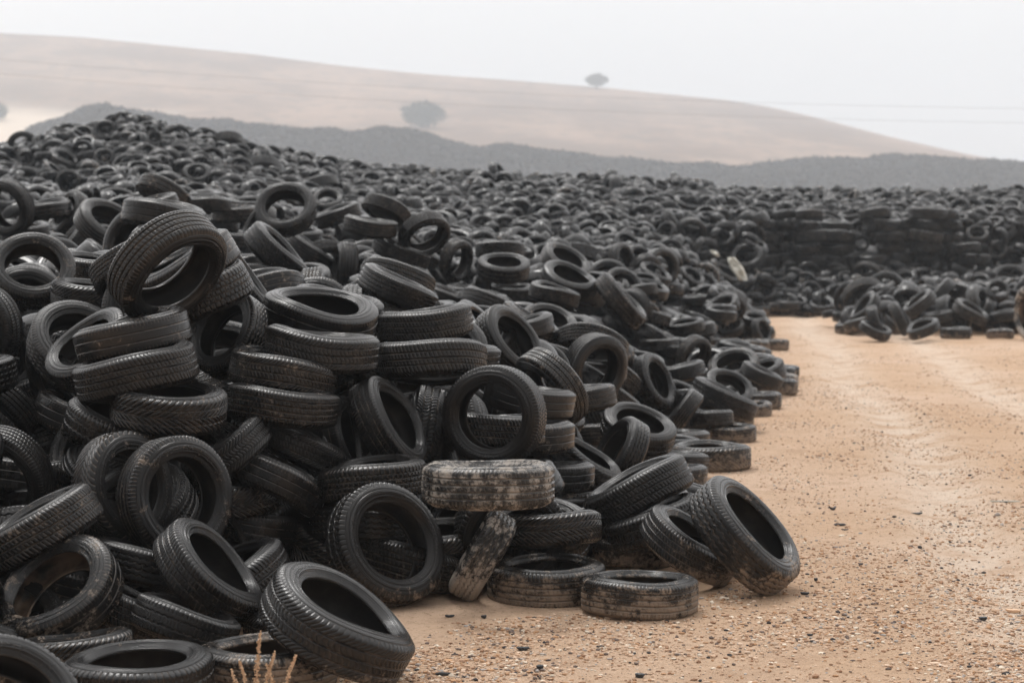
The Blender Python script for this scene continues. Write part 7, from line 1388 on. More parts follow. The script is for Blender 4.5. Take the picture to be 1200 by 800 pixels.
335,0,346,18,-30,66,1556,4,260,-48,-11,60,1349,0,260,-40,-9,63,735,2,298,40,-13,60,619,1,307,46,10,70,1552,1,249,8,13,60,-1583,2,405,-20,22,63,
1666,2,264,36,-7,66,-1585,1,373,7,43,56,-425,0,404,5,28,66,-1660,1,370,0,-2,56,-2,0,356,9,-49,70,1027,0,282,13,-14,63,-233,1,388,-29,21,56,
1252,2,282,-23,-5,60,1816,1,268,-5,27,60,-1662,0,401,-47,-12,66,1196,2,281,30,36,60,403,1,338,-49,4,63,-451,0,404,-36,-18,56,829,1,291,-12,-3,66,
-303,1,399,38,32,60,1651,0,246,44,-23,56,1393,4,267,23,-9,66,565,0,314,35,-29,66,-132,2,385,-7,24,70,182,1,352,46,1,63,1492,0,261,-3,28,56,
1857,2,259,13,-46,70,1298,0,270,26,40,60,-1555,3,377,-3,7,66,-370,1,396,-48,14,63,-1565,4,412,27,2,56,1618,6,244,23,14,70,1633,1,280,18,15,63,
1609,2,265,-18,20,66,535,3,323,-44,-22,63,115,1,351,11,-46,70,1643,0,246,-26,28,63,1510,1,264,-46,-17,70,411,3,338,-7,38,60,-15,0,379,4,-2,82,
513,6,342,-1,2,56,775,0,292,24,-14,70,266,1,341,-9,-45,70,1759,1,282,2,6,66,695,1,267,-28,-6,66,-1583,2,396,14,15,63,-1589,2,372,-4,42,63,
-1611,2,379,-3,2,66,1693,0,283,9,-27,56,630,2,286,18,45,56,740,1,284,3,-1,56,944,1,277,-33,20,70,1131,2,281,32,14,63,1228,1,287,0,-13,60,
-153,0,395,-17,-8,66,1476,0,274,-16,-23,70,592,1,330,7,-6,70,-1668,0,365,-5,5,66,-1612,0,390,7,-34,66,1570,4,269,-9,-24,66,1405,0,267,39,-29,56,
1558,1,255,31,30,56,1181,0,289,6,31,56,-1666,1,386,14,30,66,378,1,339,-44,16,56,-181,0,380,10,37,56,1610,1,237,25,16,60,66,3,370,-7,11,66,
-1687,1,393,28,40,56,-1685,0,374,-24,-4,70,872,2,286,30,-14,70,1608,0,263,7,1,56,1557,1,281,19,-42,56,1495,0,282,-4,-20,56,1674,3,244,-36,-26,70,
-190,4,361,26,-42,107,966,2,295,-3,10,63,1680,1,285,-7,24,60,-1699,0,399,17,-7,56,104,0,376,29,13,60,278,4,362,5,-1,66,999,1,294,23,29,66,
1268,0,281,45,-21,63,853,1,301,-7,-5,66,1126,0,279,-2,45,60,1877,1,279,34,-17,70,24,1,361,-32,-30,56,1706,1,271,-24,33,60,1717,1,248,17,9,66,
301,0,360,-48,5,110,1348,0,279,13,-19,66,1816,1,282,-8,17,56,-1615,3,389,-5,47,66,-1613,0,368,-46,-11,56,1077,2,275,18,13,100,1636,1,245,-14,-4,56,
1607,1,254,-16,8,56,-91,1,388,-12,-19,56,708,0,284,-29,-18,63,1627,1,270,40,17,56,1612,1,267,-15,-24,70,441,0,324,17,43,66,214,0,356,0,-27,66,
708,0,295,16,-38,56,1450,2,282,-10,10,70,166,2,361,-35,17,63,685,0,296,26,39,70,380,3,345,-42,-4,70,1407,2,288,-34,-34,70,-1604,1,397,-31,28,60,
519,1,344,10,8,63,-1607,1,384,0,0,66,634,1,322,8,22,70,1,1,382,-25,12,56,686,2,300,11,17,70,498,1,325,3,3,96,461,0,329,12,-24,63,
-1697,0,395,-12,-39,63,1540,2,278,2,10,104,1656,0,274,12,-19,70,123,0,378,31,-14,56,847,4,294,0,-2,66,1713,1,284,7,-45,60,559,1,349,-39,17,63,
-88,1,384,-50,-1,60,1632,0,262,-30,37,66,1628,0,283,-14,10,60,350,2,358,-6,-15,66,1651,1,262,-19,42,66,1723,0,242,13,-3,60,-1694,0,378,8,-4,66,
-1636,1,360,12,47,66,874,3,299,17,34,66,-42,0,393,43,-14,97,-1583,0,387,-33,36,56,1060,2,279,-35,-36,63,806,1,288,-23,23,60,-1637,1,401,24,1,70,
1474,1,285,9,0,63,1455,0,291,-1,-44,63,-1725,1,368,23,-4,56,1758,1,274,-12,46,66,976,0,295,-39,-5,70,-223,0,386,21,-44,70,-1577,0,409,-16,-38,56,
1575,1,292,-13,-28,70,1184,1,291,4,-47,63,244,0,370,-49,-8,66,1818,4,273,33,-16,70,-117,9,392,-41,-7,63,1705,1,278,-9,40,56,1642,2,278,6,20,70,
930,1,304,1,0,56,1106,0,286,48,10,56,1645,0,249,-45,21,63,832,4,309,-34,36,56,1433,0,281,19,-15,70,-1658,0,357,-17,6,56,1916,2,291,11,-15,63,
-1699,1,357,0,0,60,1722,1,265,26,26,60,-1715,1,394,-3,-5,90,-1600,1,401,38,20,66,592,1,342,-6,2,63,1311,1,294,7,10,60,130,1,367,-30,26,70,
-255,3,389,-12,36,70,1730,0,278,1,-11,63,-1602,0,378,9,-22,85,1163,0,290,30,17,56,-1653,1,398,17,12,70,377,0,358,-1,21,63,16,0,378,-46,18,63,
640,1,338,13,-9,70,1502,0,292,-2,-6,56,404,0,364,-2,-12,63,1731,1,266,-9,-47,56,788,0,303,14,-47,56,1634,2,288,-12,1,70,574,1,355,-10,-12,66,
133,0,359,-30,-4,93,-351,1,396,-30,26,70,203,2,365,45,17,56,1633,3,266,2,-28,63,889,0,305,12,-22,66,235,5,374,6,5,56,1476,0,287,-7,16,66,
1006,3,305,-35,0,63,1376,0,254,-11,43,102,1265,0,300,23,-20,63,1363,3,300,1,-12,66,1317,5,290,-8,-29,66,78,1,380,-7,10,63,-365,1,389,-35,27,100,
597,0,348,-49,2,56,1052,2,298,21,9,56,177,1,370,-24,-11,70,1069,5,300,29,3,56,1419,1,294,-10,32,66,1867,1,288,0,0,97,1695,3,281,21,-46,60,
143,1,383,-11,-12,66,903,2,309,-36,-21,60,398,1,354,-33,-20,70,-1645,5,384,-24,15,63,1693,0,260,38,-4,63,811,1,316,-12,-30,66,-1685,0,399,31,36,70,
620,0,343,-29,-5,56,-1651,2,365,1,-9,60,1733,1,279,-16,-22,60,60,0,386,-24,8,66,1733,0,253,-23,38,56,-1711,1,390,-33,-30,63,1664,0,258,0,1,60,
-1697,1,373,-27,1,60,787,1,313,1,-35,56,1591,2,297,21,27,70,357,0,369,-31,26,56,707,3,321,40,9,63,1668,0,279,6,-8,60,1122,0,296,16,-30,60,
1600,0,258,4,35,63,710,2,291,-17,40,99,330,2,374,-11,30,56,432,1,355,-1,7,63,871,1,313,-25,-41,63,-1705,2,363,-20,-7,60,380,1,367,7,-17,60,
1494,0,294,36,32,60,544,1,361,-45,1,66,982,1,300,-11,20,70,1288,3,303,13,17,66,-1681,1,393,-4,-21,66,1139,1,296,-43,-8,63,1536,1,293,-39,-31,70,
1718,3,254,-25,20,56,864,1,305,7,3,95,-1676,2,367,31,-23,60,1711,1,300,-22,-35,89,719,2,323,-11,36,70,932,5,312,44,-9,63,832,0,314,-3,-3,56,
1297,3,289,7,49,63,1083,0,299,43,-25,56,-1743,1,396,-8,3,70,1760,0,266,13,-14,70,-1745,0,369,18,23,66,15,1,384,-45,22,66,1757,1,289,-9,38,56,
1227,0,303,6,-18,56,425,0,369,35,-12,70,1819,2,302,-11,-10,70,-1636,1,372,-41,19,56,-1614,0,375,10,41,70,1016,1,307,-43,-25,56,-1613,1,414,-28,36,63,
55,2,369,28,-18,70,1155,0,310,3,2,56,1632,1,287,-36,-19,56,312,1,370,24,-8,66,-1653,1,405,39,16,66,1668,0,257,43,7,56,1862,3,293,-42,14,56,
1649,4,261,-1,36,56,671,2,312,-25,-37,70,797,0,312,3,-39,70,260,0,388,-22,14,56,1667,2,299,5,-47,60,-1656,0,397,-22,-6,56,1388,2,294,20,43,63,
1816,3,304,-43,-4,100,408,2,366,19,-13,60,1049,1,313,15,37,60,1187,3,305,-27,-2,63,-1664,2,376,28,15,60,1632,2,276,33,19,63,1759,0,274,2,38,70,
463,1,344,0,3,63,1623,1,294,2,48,63,1235,1,297,18,-46,56,572,0,354,27,-41,56,307,1,385,-8,-13,63,1000,0,313,15,-4,56,1904,0,301,37,-1,70,
1759,4,288,-2,6,56,175,1,384,28,36,60,-1731,0,360,7,5,70,1661,1,272,-8,7,56,1554,3,307,8,10,63,959,1,300,44,-23,56,-1717,0,382,45,22,66,
-1712,1,369,-20,30,60,1535,1,301,21,42,66,146,1,377,-13,-39,70,1444,0,306,44,20,66,1715,1,276,43,26,66,-1699,1,392,43,-21,60,1654,1,292,-4,-1,63,
1708,2,301,-20,14,63,1134,0,313,-18,-17,66,232,2,384,27,42,56,-1699,2,355,48,-11,60,-1714,2,380,-34,-16,63,254,0,383,6,-4,66,-1758,2,379,-26,42,63,
846,2,322,16,44,56,1289,0,313,-31,-13,63,1696,0,305,0,-1,56,1337,2,297,20,41,66,749,0,329,29,21,66,1698,1,279,-4,-1,70,436,4,363,28,-40,70,
1935,0,307,-26,-22,60,1723,4,265,-34,8,66,553,1,375,6,-4,66,-1754,0,370,20,-19,60,1718,3,306,19,-26,60,1666,2,292,0,3,63,713,0,336,5,6,60,
-1662,4,402,15,20,60,627,1,359,-46,-17,63,688,2,332,4,44,66,-1648,1,374,7,-18,63,338,0,385,-9,7,66,1675,1,274,-26,7,66,1338,1,304,-35,36,60,
252,1,383,43,-22,70,977,1,318,24,32,60,1875,1,305,-12,28,56,1550,5,308,-21,-44,66,1741,2,300,3,-17,60,1456,9,306,-35,-1,66,406,1,373,28,35,66,
1760,1,277,-24,25,70,978,1,325,-15,-4,56,1640,2,280,-34,27,56,896,1,321,-37,-24,70,635,0,364,-30,-10,63,-1690,6,371,-5,31,60,1652,0,301,30,14,63,
533,4,362,-1,-3,60,1658,0,299,-6,16,66,1655,0,275,30,39,56,1163,4,312,-24,2,60,-1695,0,385,45,20,56,1048,1,316,2,42,60,-1736,1,378,-13,19,56,
1731,2,268,-13,30,70,1224,0,313,7,-11,56,-1752,1,362,2,1,66,1728,4,311,34,-33,70,567,1,368,39,29,63,1078,2,317,-8,-3,66,1260,0,308,-18,2,91,
1804,1,296,4,48,60,715,1,337,12,45,66,-1775,4,362,45,-21,60,1376,0,314,-2,16,63,-1771,2,391,-29,27,63,444,2,366,-13,-47,70,1712,0,312,-8,27,66,
1128,7,324,-46,-12,70,1655,1,303,35,14,70,1709,3,269,-36,-35,66,1351,0,306,-27,26,63,1662,4,279,0,0,56,655,2,338,-7,49,60,459,0,367,35,27,70,
598,1,378,-24,2,56,698,0,339,30,-21,63,1445,0,314,5,-17,63,1616,1,311,-10,-10,70,1269,0,322,-19,13,63,524,3,381,1,-5,60,-1692,2,360,-12,26,66,
1747,1,286,-34,11,60,1752,1,299,48,14,56,-1736,0,368,-9,4,70,1805,1,318,0,-1,66,1383,0,319,13,37,63,-1785,1,360,17,5,56,-1689,1,383,-48,-9,63,
-1772,0,394,-41,3,56,1801,1,275,-35,29,66,-1719,5,385,-6,-10,70,958,1,333,32,-5,56,552,5,374,48,-2,66,1198,2,314,-13,17,66,1587,1,312,2,12,66,
1677,2,317,24,23,70,1490,1,312,42,24,56,1335,3,318,1,-9,70,864,1,331,-10,10,66,1671,7,278,0,-9,60,1119,2,318,-7,-45,70,974,1,332,-26,6,66,
1817,3,291,-2,24,60,1665,1,320,-7,29,70,1675,1,285,11,2,60,1820,3,305,-2,-9,56,822,2,334,-35,-10,70,789,0,333,-1,-13,66,1782,2,307,25,42,66,
-1810,2,352,13,10,66,1369,1,327,-18,-45,63,1788,1,294,-7,-5,63,1221,1,313,-39,30,70,-1810,1,390,-37,-7,56,1207,0,303,30,40,70,-1747,1,347,-9,19,66,
618,0,370,-42,-7,60,-1734,2,389,19,-1,70,989,0,296,-40,-29,105,-1699,0,379,-30,34,66,1756,4,286,22,-44,56,-1697,0,353,-26,1,66,1596,0,319,13,15,70,
538,1,369,22,42,70,1112,2,327,6,-2,70,985,1,320,32,34,56,1762,0,307,-13,26,60,1469,0,320,-33,21,66,1733,0,282,0,-8,56,1031,1,321,28,-39,56,
-1725,9,350,21,-41,60,-1765,1,387,1,2,66,1777,1,306,25,14,56,1305,1,328,14,1,66,-1827,0,349,39,22,60,1665,2,308,24,38,66,1726,1,321,0,2,60,
-1769,1,365,-1,1,63,1368,2,328,0,-4,63,-1826,1,382,0,0,63,1162,2,325,-6,-7,70,966,1,335,-1,-49,63,1268,0,326,37,33,60,553,1,378,46,-14,86,
1087,2,330,17,-19,70,1768,0,289,-34,26,70,-1730,1,386,-18,3,70,814,0,320,47,-9,66,675,5,351,-20,-2,70,1552,0,317,8,35,63,1935,1,318,5,6,60,
580,1,375,-8,-48,60,1847,0,319,-7,-31,66,1440,3,324,1,-1,66,1827,1,320,-31,7,63,-1688,0,396,-14,24,56,1033,2,337,-28,-21,60,1127,1,335,7,-47,63,
911,1,342,-8,3,60,1842,1,289,2,-3,66,-1688,1,361,15,48,63,649,3,372,-42,-27,56,757,3,351,44,5,63,1261,1,331,3,-26,60,-1752,2,378,1,1,66,
936,1,344,16,-19,63,-1770,8,356,-8,29,60,1658,1,324,0,50,63,1831,2,292,-13,9,60,-1763,0,379,-16,7,63,-1749,1,353,0,0,63,1636,0,316,42,-13,60,
-1692,1,390,-11,-38,70,1217,0,333,13,-7,66,1494,2,313,10,43,70,-1694,1,362,-26,23,66,655,2,371,3,-8,60,1706,1,298,1,47,70,1403,0,328,-20,9,102,
1693,1,308,-13,-3,56,1012,1,341,-3,3,70,-1854,2,358,-38,-29,56,1763,1,319,6,0,66,999,0,339,25,-42,63,1111,1,320,20,46,66,1929,1,326,-35,35,60,
2037,2,316,-3,-32,70,1833,1,319,-46,2,63,-1851,1,386,33,-20,56,1980,0,324,-3,-19,66,1748,3,303,2,-4,70,1545,2,317,31,-34,66,850,2,339,-3,-43,63,
902,1,346,9,39,63,1204,2,336,21,-24,60,-1761,0,374,-2,-14,70,798,1,331,-45,-11,60,1823,1,287,-34,-9,63,1812,1,316,34,-36,70,1563,2,326,-5,-32,63,
782,0,345,25,-37,60,709,3,346,45,18,63,882,2,345,-28,-29,56,-1755,3,350,-37,15,70,679,1,353,-35,8,60,1247,0,331,13,6,63,1767,1,325,-19,-18,66,
1749,2,287,7,-5,60,1709,0,287,-31,-37,70,1055,2,341,-37,-12,60,1988,0,329,18,-17,66,-1833,0,384,46,-9,66,1699,0,322,-15,-45,60,-1843,1,359,-26,-2,56,
1294,0,328,-27,1,56,1543,1,316,48,11,94,1615,1,332,-41,28,63,1823,1,288,-13,-5,60,-1711,1,397,-8,-9,66,622,1,367,49,5,70,1636,1,320,-9,-47,60,
1821,0,326,28,-11,70,-1795,1,371,-5,-5,70,1318,2,330,16,46,56,1916,4,333,-14,-47,63,-1801,0,344,-28,-29,84,330,2,371,35,25,98,-1703,4,371,-3,-50,70,
1029,0,339,-47,16,66,1785,1,308,10,-4,66,1779,5,326,6,-12,63,-1725,5,377,0,-10,63,1846,5,304,26,10,60,1765,0,325,5,-3,63,1728,0,295,0,-22,56,
1491,0,332,-39,-7,63,1837,0,326,-2,-40,66,1724,3,323,-2,3,60,1863,2,329,12,-3,56,-1724,3,364,-3,-15,60,1858,1,291,5,3,63,1752,2,295,-7,19,70,
1328,2,310,-15,-19,110,826,0,340,0,-49,70,1482,3,326,20,5,63,1329,0,332,-39,18,60,-1768,4,375,8,-24,60,1258,2,342,-37,-20,70,1596,1,339,21,-4,70,
1216,1,337,-42,-16,60,1057,0,347,48,12,63,985,4,345,15,-46,63,-1863,1,380,7,3,63,-1794,1,367,-18,14,66,1380,0,330,4,-37,70,-1778,2,343,17,-24,56,
-1872,1,344,4,-36,66,-1790,0,360,-5,-5,63,1756,2,337,-11,3,60,1835,3,294,-15,6,60,1836,0,334,19,-22,63,2012,6,337,-26,-32,70,861,3,347,49,-9,60,
-1723,1,394,-8,17,63,1662,0,334,44,-21,66,1757,2,293,6,4,56,-1879,10,350,43,-26,56,-1879,0,368,-8,13,63,1843,0,293,-39,31,63,1237,6,336,-13,17,70,
1365,4,343,21,5,66,1479,1,339,38,28,56,-1764,0,359,11,-49,56,2056,0,328,49,-2,70,1849,1,320,15,25,66,1189,0,349,-10,1,70,1523,1,342,11,-20,63,
1620,2,337,-13,18,63,1710,0,335,-2,30,70,-1753,7,386,45,18,63,-1810,5,359,40,16,56,-1874,1,381,11,-17,60,1873,0,340,3,-5,56,-1780,1,345,-15,10,63,
-1809,1,365,-3,5,56,1267,0,347,34,20,66,1870,1,316,-5,3,66,1789,2,329,-5,2,66,1796,0,309,0,5,63,-1781,0,383,34,9,66,-1859,2,350,29,4,63,
1338,6,335,1,43,70,1835,9,309,-6,-13,70,-1737,5,382,-10,21,66,1847,1,330,-48,9,56,813,1,350,43,-3,63,1765,4,308,16,-7,56,-1744,3,374,-6,-3,66,
1650,2,337,24,43,60,-1841,1,384,1,-23,63,1567,1,339,16,-38,70,1777,3,332,-8,-40,63,-1846,4,346,-3,11,56,-1753,2,377,-21,30,66,1327,0,349,-36,-9,70,
-1760,1,358,-40,22,70,1504,3,344,14,-40,66,-1882,1,343,3,-7,70,-1881,0,367,-33,-36,60,1877,4,337,2,14,60,1794,3,331,4,22,66,1922,0,335,30,21,63,
1817,1,315,-37,-4,66,1800,2,315,45,8,56,1055,1,347,38,-15,70,1419,2,346,14,-22,63,-1842,0,366,40,16,56,1595,1,342,46,-2,56,1820,3,344,-2,1,70,
-1800,3,341,-21,9,60,1124,0,343,-37,14,96,-1814,1,375,-29,7,60,-1834,1,338,5,-36,56,1877,1,321,40,-10,66,983,3,347,-41,23,66,1735,3,339,-17,17,70,
1756,12,343,-15,27,56,1872,3,319,-2,-10,66,1830,0,313,18,25,63,1769,1,304,-5,-42,56,1838,1,337,-15,37,56,-1847,1,366,7,36,56,1878,0,332,-7,15,66,
1468,1,335,20,-41,70,-1846,5,338,21,-20,60,-1791,2,366,42,20,66,-1764,1,354,0,21,70,1706,1,339,-17,-46,63,1730,1,335,-21,45,63,1915,1,333,-25,28,60,
-1789,0,356,-6,34,70,1611,2,348,-2,-3,60,1186,2,342,-17,47,70,1993,4,341,-10,43,56,1912,2,310,-36,-6,63,-1895,0,370,5,-29,60,-1761,2,387,-17,9,95,
-1905,2,339,10,-32,70,1204,1,348,-46,-16,63,-1925,10,354,2,-47,56,1789,0,321,1,-1,56,-1914,1,362,0,5,63,1848,4,314,-12,-27,60,1782,1,354,0,3,70,
-1771,1,385,5,26,70,-1775,4,351,9,-20,63,1841,1,336,13,37,66,1239,1,344,-48,6,56,1448,0,353,6,-4,97,2024,0,349,16,8,70,1674,4,347,-2,-23,63,
-1808,13,379,-2,45,66,758,2,351,-6,-48,60,-1809,0,338,15,-11,63,-1885,5,348,-30,-12,66,1948,0,355,-12,35,94,1894,2,344,-3,2,66,-1885,1,365,-39,-30,60,
1844,4,355,-26,-8,63,1885,0,325,17,-2,66,-1946,2,364,0,12,66,-1943,4,335,-3,2,56,1768,3,356,-38,19,60,-1809,1,353,19,-16,56,1847,1,329,-15,7,66,
2079,2,356,9,49,63,1581,2,348,-38,27,70,-1812,2,373,-48,-14,63,1951,4,314,7,46,56,1384,2,347,-33,-2,107,-1841,1,372,-12,-11,66,-1906,3,341,-4,-8,66,
-1843,1,352,24,11,60,1935,1,345,0,2,66,1871,3,313,1,-10,70,1867,2,354,8,-16,56,-1903,1,359,-18,25,66,1668,0,353,46,-13,85,1785,6,348,8,3,66,
2122,7,357,-19,-41,66,1788,6,331,-14,-21,66,1738,3,352,25,-15,60,1152,6,340,-14,-40,66,-1957,2,351,-20,46,63,-1891,3,377,18,26,66,1902,1,351,-3,-47,106,
-1901,2,332,-8,47,63,-1865,0,360,-17,-24,56,-1801,2,356,30,-9,98,1966,1,320,24,-14,56,1868,2,354,-11,-20,56,-1944,0,377,36,-20,60,1897,3,320,-23,44,66,
1969,2,350,-36,-13,70,1871,2,338,3,4,60,1628,1,355,-2,28,66,1691,1,360,-47,4,70,1836,3,332,-13,32,60,-1871,0,341,24,-8,60,1654,5,355,-47,-1,56,
1821,0,363,-3,-42,60,1555,3,353,34,-30,63,-1863,10,375,-29,-14,56,-1854,4,333,36,19,56,-1919,0,371,-13,-36,66,-1929,1,349,-3,26,66,1936,7,350,-11,36,66,
1854,0,360,-3,8,66,1979,1,328,3,-15,66,-1951,2,359,-48,-14,56,1814,2,321,7,26,63,-1833,1,379,30,-7,70,-1831,2,352,0,-5,66,1981,1,362,7,-24,60,
1855,2,333,8,34,60,1931,1,326,23,-12,66,1911,2,360,49,-5,101,1942,0,358,-42,16,66,1920,4,333,7,-4,60,-1959,1,337,-21,-12,60,1939,3,337,11,-26,60,
1816,0,346,25,30,70,2028,10,361,-38,9,60,-1969,5,343,1,6,70,-1942,1,364,43,-20,56,-1881,5,374,-14,-23,56,-1939,2,330,-31,-13,63,-1961,0,373,-44,13,60,
1886,1,356,-7,-11,56,1977,0,333,38,-32,70,1862,1,351,18,-2,56,1792,1,347,-13,-40,70,1866,2,329,-7,-5,63,-1876,0,346,10,16,70,1883,3,338,10,3,56,
-1853,3,347,-27,1,70,-1857,3,379,-27,-33,60,1984,1,352,-40,-18,56,2138,4,361,-38,30,88,-1913,3,338,20,8,56,1824,6,325,18,14,91,2000,5,317,-1,32,56,
-1915,0,372,22,-20,63,-1854,1,365,11,17,63,1835,3,346,-18,-34,70,-1952,3,332,-32,-38,56,-1850,1,338,-22,39,60,1869,1,352,22,18,66,1937,2,358,2,-26,56,
1881,2,319,48,5,70,1930,7,334,26,28,60,-1955,0,356,25,3,56,1940,2,325,-10,27,63,-2011,4,358,-40,-29,56,-2003,5,336,-40,27,70,1944,5,347,-27,8,56,
-1916,9,339,46,-1,56,-1923,3,357,-38,-24,103,-1874,1,349,-39,17,70,-1981,2,352,4,-48,60,1885,1,360,33,17,63,1951,2,360,0,-24,56,-1866,0,368,50,-6,63,
1956,0,334,25,36,60,1893,1,324,42,-17,63,1852,1,327,-10,-36,63,-1973,3,330,-38,-28,60,1859,3,360,-30,-15,66,1969,1,322,3,-21,63,1976,0,362,15,-11,60,
-1843,0,360,3,-5,56,1850,13,353,-10,0,70,-1876,2,342,-41,24,63,-1983,0,328,3,-10,60,-1991,3,350,42,18,89,-1979,7,356,2,16,66,-1885,0,372,-32,-37,66,
-1985,2,329,-17,45,70,1988,0,359,15,-30,56,2110,5,353,37,-32,66,1989,9,315,45,21,66,1869,0,325,-30,-6,66,1873,5,350,8,-23,56,-1947,0,338,-1,8,56,
-1997,6,365,19,-15,66,-1995,1,331,14,-47,70,-1934,2,371,32,32,66,1900,1,325,-3,32,66,1948,4,327,25,-40,56,1899,3,356,1,29,63,1946,0,358,15,13,66,
1977,3,349,46,-18,66,2001,0,328,-28,34,60,2002,5,348,-3,-1,66,1977,4,330,16,8,70,-1922,0,345,22,38,56,-1917,2,356,-29,34,66,1890,14,356,-17,-8,63,
-2004,7,350,-23,10,70,1898,2,321,-38,7,63,-1913,2,354,10,23,70,-2033,3,360,-18,-22,70,-2043,1,338,0,0,70,-2005,1,335,-28,20,60,-1898,3,341,17,28,60,
-2018,6,360,41,-28,63,1985,4,342,-34,4,70,-2003,0,328,8,38,56,1903,7,319,-6,2,56,1902,1,352,9,-7,56,-1961,4,369,10,-16,98,1948,0,344,7,49,60,
-1919,0,356,10,-35,80,2030,3,339,-9,3,70,1987,1,319,22,11,56,2037,2,325,-26,-12,60,1937,1,332,-33,-24,56,-1882,2,361,19,-7,60,-1953,1,325,24,1,66,
-1885,4,349,-23,-6,66,-1915,0,332,47,17,66,-2046,7,328,-1,-23,66,-2009,6,366,-31,-13,60,-2002,1,322,-1,2,56,-1896,9,369,17,-31,63,-2048,0,362,-6,37,56,
-1883,8,344,0,-2,66,2009,3,352,-50,1,60,1940,1,346,26,-31,60,1951,2,313,-27,21,66,-1965,1,321,-15,48,60,-1961,0,367,31,-37,70,-1922,1,328,12,4,70,
2007,4,320,-8,4,63,2035,4,338,2,10,56,1970,6,344,-32,-3,70,-1918,0,353,2,9,70,2034,3,327,-42,-21,56,-1931,0,340,36,33,63,1919,5,341,15,19,56,
1981,3,324,28,-6,70,2038,0,315,0,3,81,2040,2,354,-24,1,70,1920,2,318,0,-1,60,-1929,4,367,12,-47,66,1895,5,325,5,-38,60,-2012,6,364,15,-14,60,
2018,4,353,42,-22,60,-1972,0,359,-17,-23,70,-2013,2,319,20,-4,66,2022,4,315,5,-43,70,-1968,2,321,16,25,66,-2034,5,364,-47,7,66,-2043,0,327,9,38,63,
2057,7,351,-14,41,63,2057,1,327,-35,-33,63,1951,5,322,5,49,56,1956,2,337,-28,-35,66,-1959,3,357,39,-4,66,1909,5,343,29,-1,60,-1949,2,327,-30,17,56,
-1981,2,339,-44,20,66,-1980,1,350,-6,-5,60,2020,0,345,-5,-23,56,2015,11,322,35,11,56,1949,13,315,17,47,56,-1997,5,353,-33,37,56,-1993,1,330,3,14,70,
1957,1,342,7,10,60,-2089,9,326,34,-13,97,2069,1,346,-19,6,60,-1929,1,367,-10,4,56,2080,3,310,-24,-8,56,2015,1,319,4,-3,56,2010,0,335,14,19,66,
1924,2,346,-2,5,63,-1920,2,330,0,-6,56,-1954,2,327,-10,6,63,-2091,0,351,-5,-14,60,2031,2,316,-3,6,63,-2058,0,323,2,-2,66,2017,1,341,-23,28,66,
-2053,0,341,13,-4,56,-1962,2,362,-2,5,70,1937,12,351,-18,-22,66,1959,0,325,-23,3,70,-2095,0,355,-46,-19,66,1941,3,323,-1,-8,60,1959,4,343,-18,-18,60,
2059,2,311,3,-29,66,-2037,2,358,-2,-4,66,-2034,1,326,34,-29,63,-2081,0,331,6,1,70,-1943,2,368,2,3,63,-2001,2,318,-36,31,60,-2108,0,352,-14,-33,56,
-1984,1,344,8,12,70,2075,3,334,-9,-48,60,2039,3,314,-10,0,66,-2114,1,318,3,2,66,2036,1,345,-30,-40,66,-2080,18,315,-5,1,63,-1971,9,358,19,27,63,
-2091,3,358,9,47,63,-1969,6,333,18,7,63,2098,5,342,5,1,63,-2121,6,347,-14,34,56,1960,0,344,-22,2,66,1955,0,307,31,-7,70,2058,1,345,-30,1,70,
-2121,0,317,-32,-11,66,2009,3,307,-10,9,66,2012,4,336,-4,-12,56,2094,0,322,-5,-6,56,2061,2,311,22,5,56,1919,4,338,-7,-46,108,-2040,0,357,-2,12,70,
-2086,1,331,-10,19,70,-2078,2,355,18,14,70,-2032,3,322,-43,4,63,-1957,1,332,27,27,66,1997,11,338,37,33,70,-1994,5,334,-26,-14,56,2011,0,325,-1,-1,56,
2126,0,317,21,12,60,-1987,1,344,-29,-2,60,-2048,1,320,38,-31,60,2139,3,348,-33,-7,60,-2053,2,343,30,-19,60,2108,4,319,-12,-20,70,2056,3,308,-1,-8,56,
-1976,1,332,43,-5,63,2096,2,346,8,16,109,2051,4,334,-3,5,70,-2142,2,322,8,-25,56,-2000,4,322,-11,-1,56,-2134,1,319,6,27,63,-2150,1,340,11,15,70,
-1982,0,351,15,22,60,2024,0,306,3,17,60,2120,3,332,15,16,60,2145,1,329,3,0,70,-2064,1,317,0,0,56,2019,6,342,17,21,110,2125,0,306,-2,41,56,
-2059,3,346,-38,-16,60,-2013,1,348,13,-43,70,-1966,1,364,21,-17,63,-2120,1,345,23,-1,70,2157,0,320,10,17,60,1979,1,329,4,7,66,2072,2,345,-16,1,56,
2072,3,319,-27,17,63,1981,9,313,-21,-26,63,2025,16,309,-18,14,63,-2003,2,336,0,12,60,2040,0,341,4,20,63,-2160,1,313,7,44,63,2041,1,317,-27,-29,70,
2126,2,310,-36,29,70,-1999,2,354,11,3,56,2020,2,346,-23,7,60,-2041,0,331,10,-34,63,-2151,1,342,10,-19,66,-2094,2,354,-32,-31,63,2128,5,346,10,-16,56,
-2124,2,327,-26,9,66,-2031,1,337,16,10,56,-2084,0,316,-20,46,70,2132,4,341,0,-26,63,2125,3,309,11,-9,66,-2135,1,348,-8,-7,60,2042,15,311,-15,13,60,
2095,3,306,-6,5,63,-2066,9,324,5,-5,56,2097,1,345,4,-3,66,2057,0,331,6,21,70,-2122,0,334,-19,12,56,-2135,2,307,5,-6,56,-2059,2,348,-3,21,66,
-2019,5,354,0,-3,56,-2016,0,319,-18,8,63,2147,3,301,10,-11,66,2021,0,325,2,-9,56,2175,3,346,7,2,60,-2187,2,348,-25,-18,63,-2071,2,338,7,-2,60,
2153,5,328,-4,-9,56,-2118,1,353,-1,1,60,-2079,2,318,-11,-14,70,2178,1,300,-12,19,66,2026,3,320,3,-5,56,-2121,2,314,8,-13,66,2066,1,299,1,49,60,
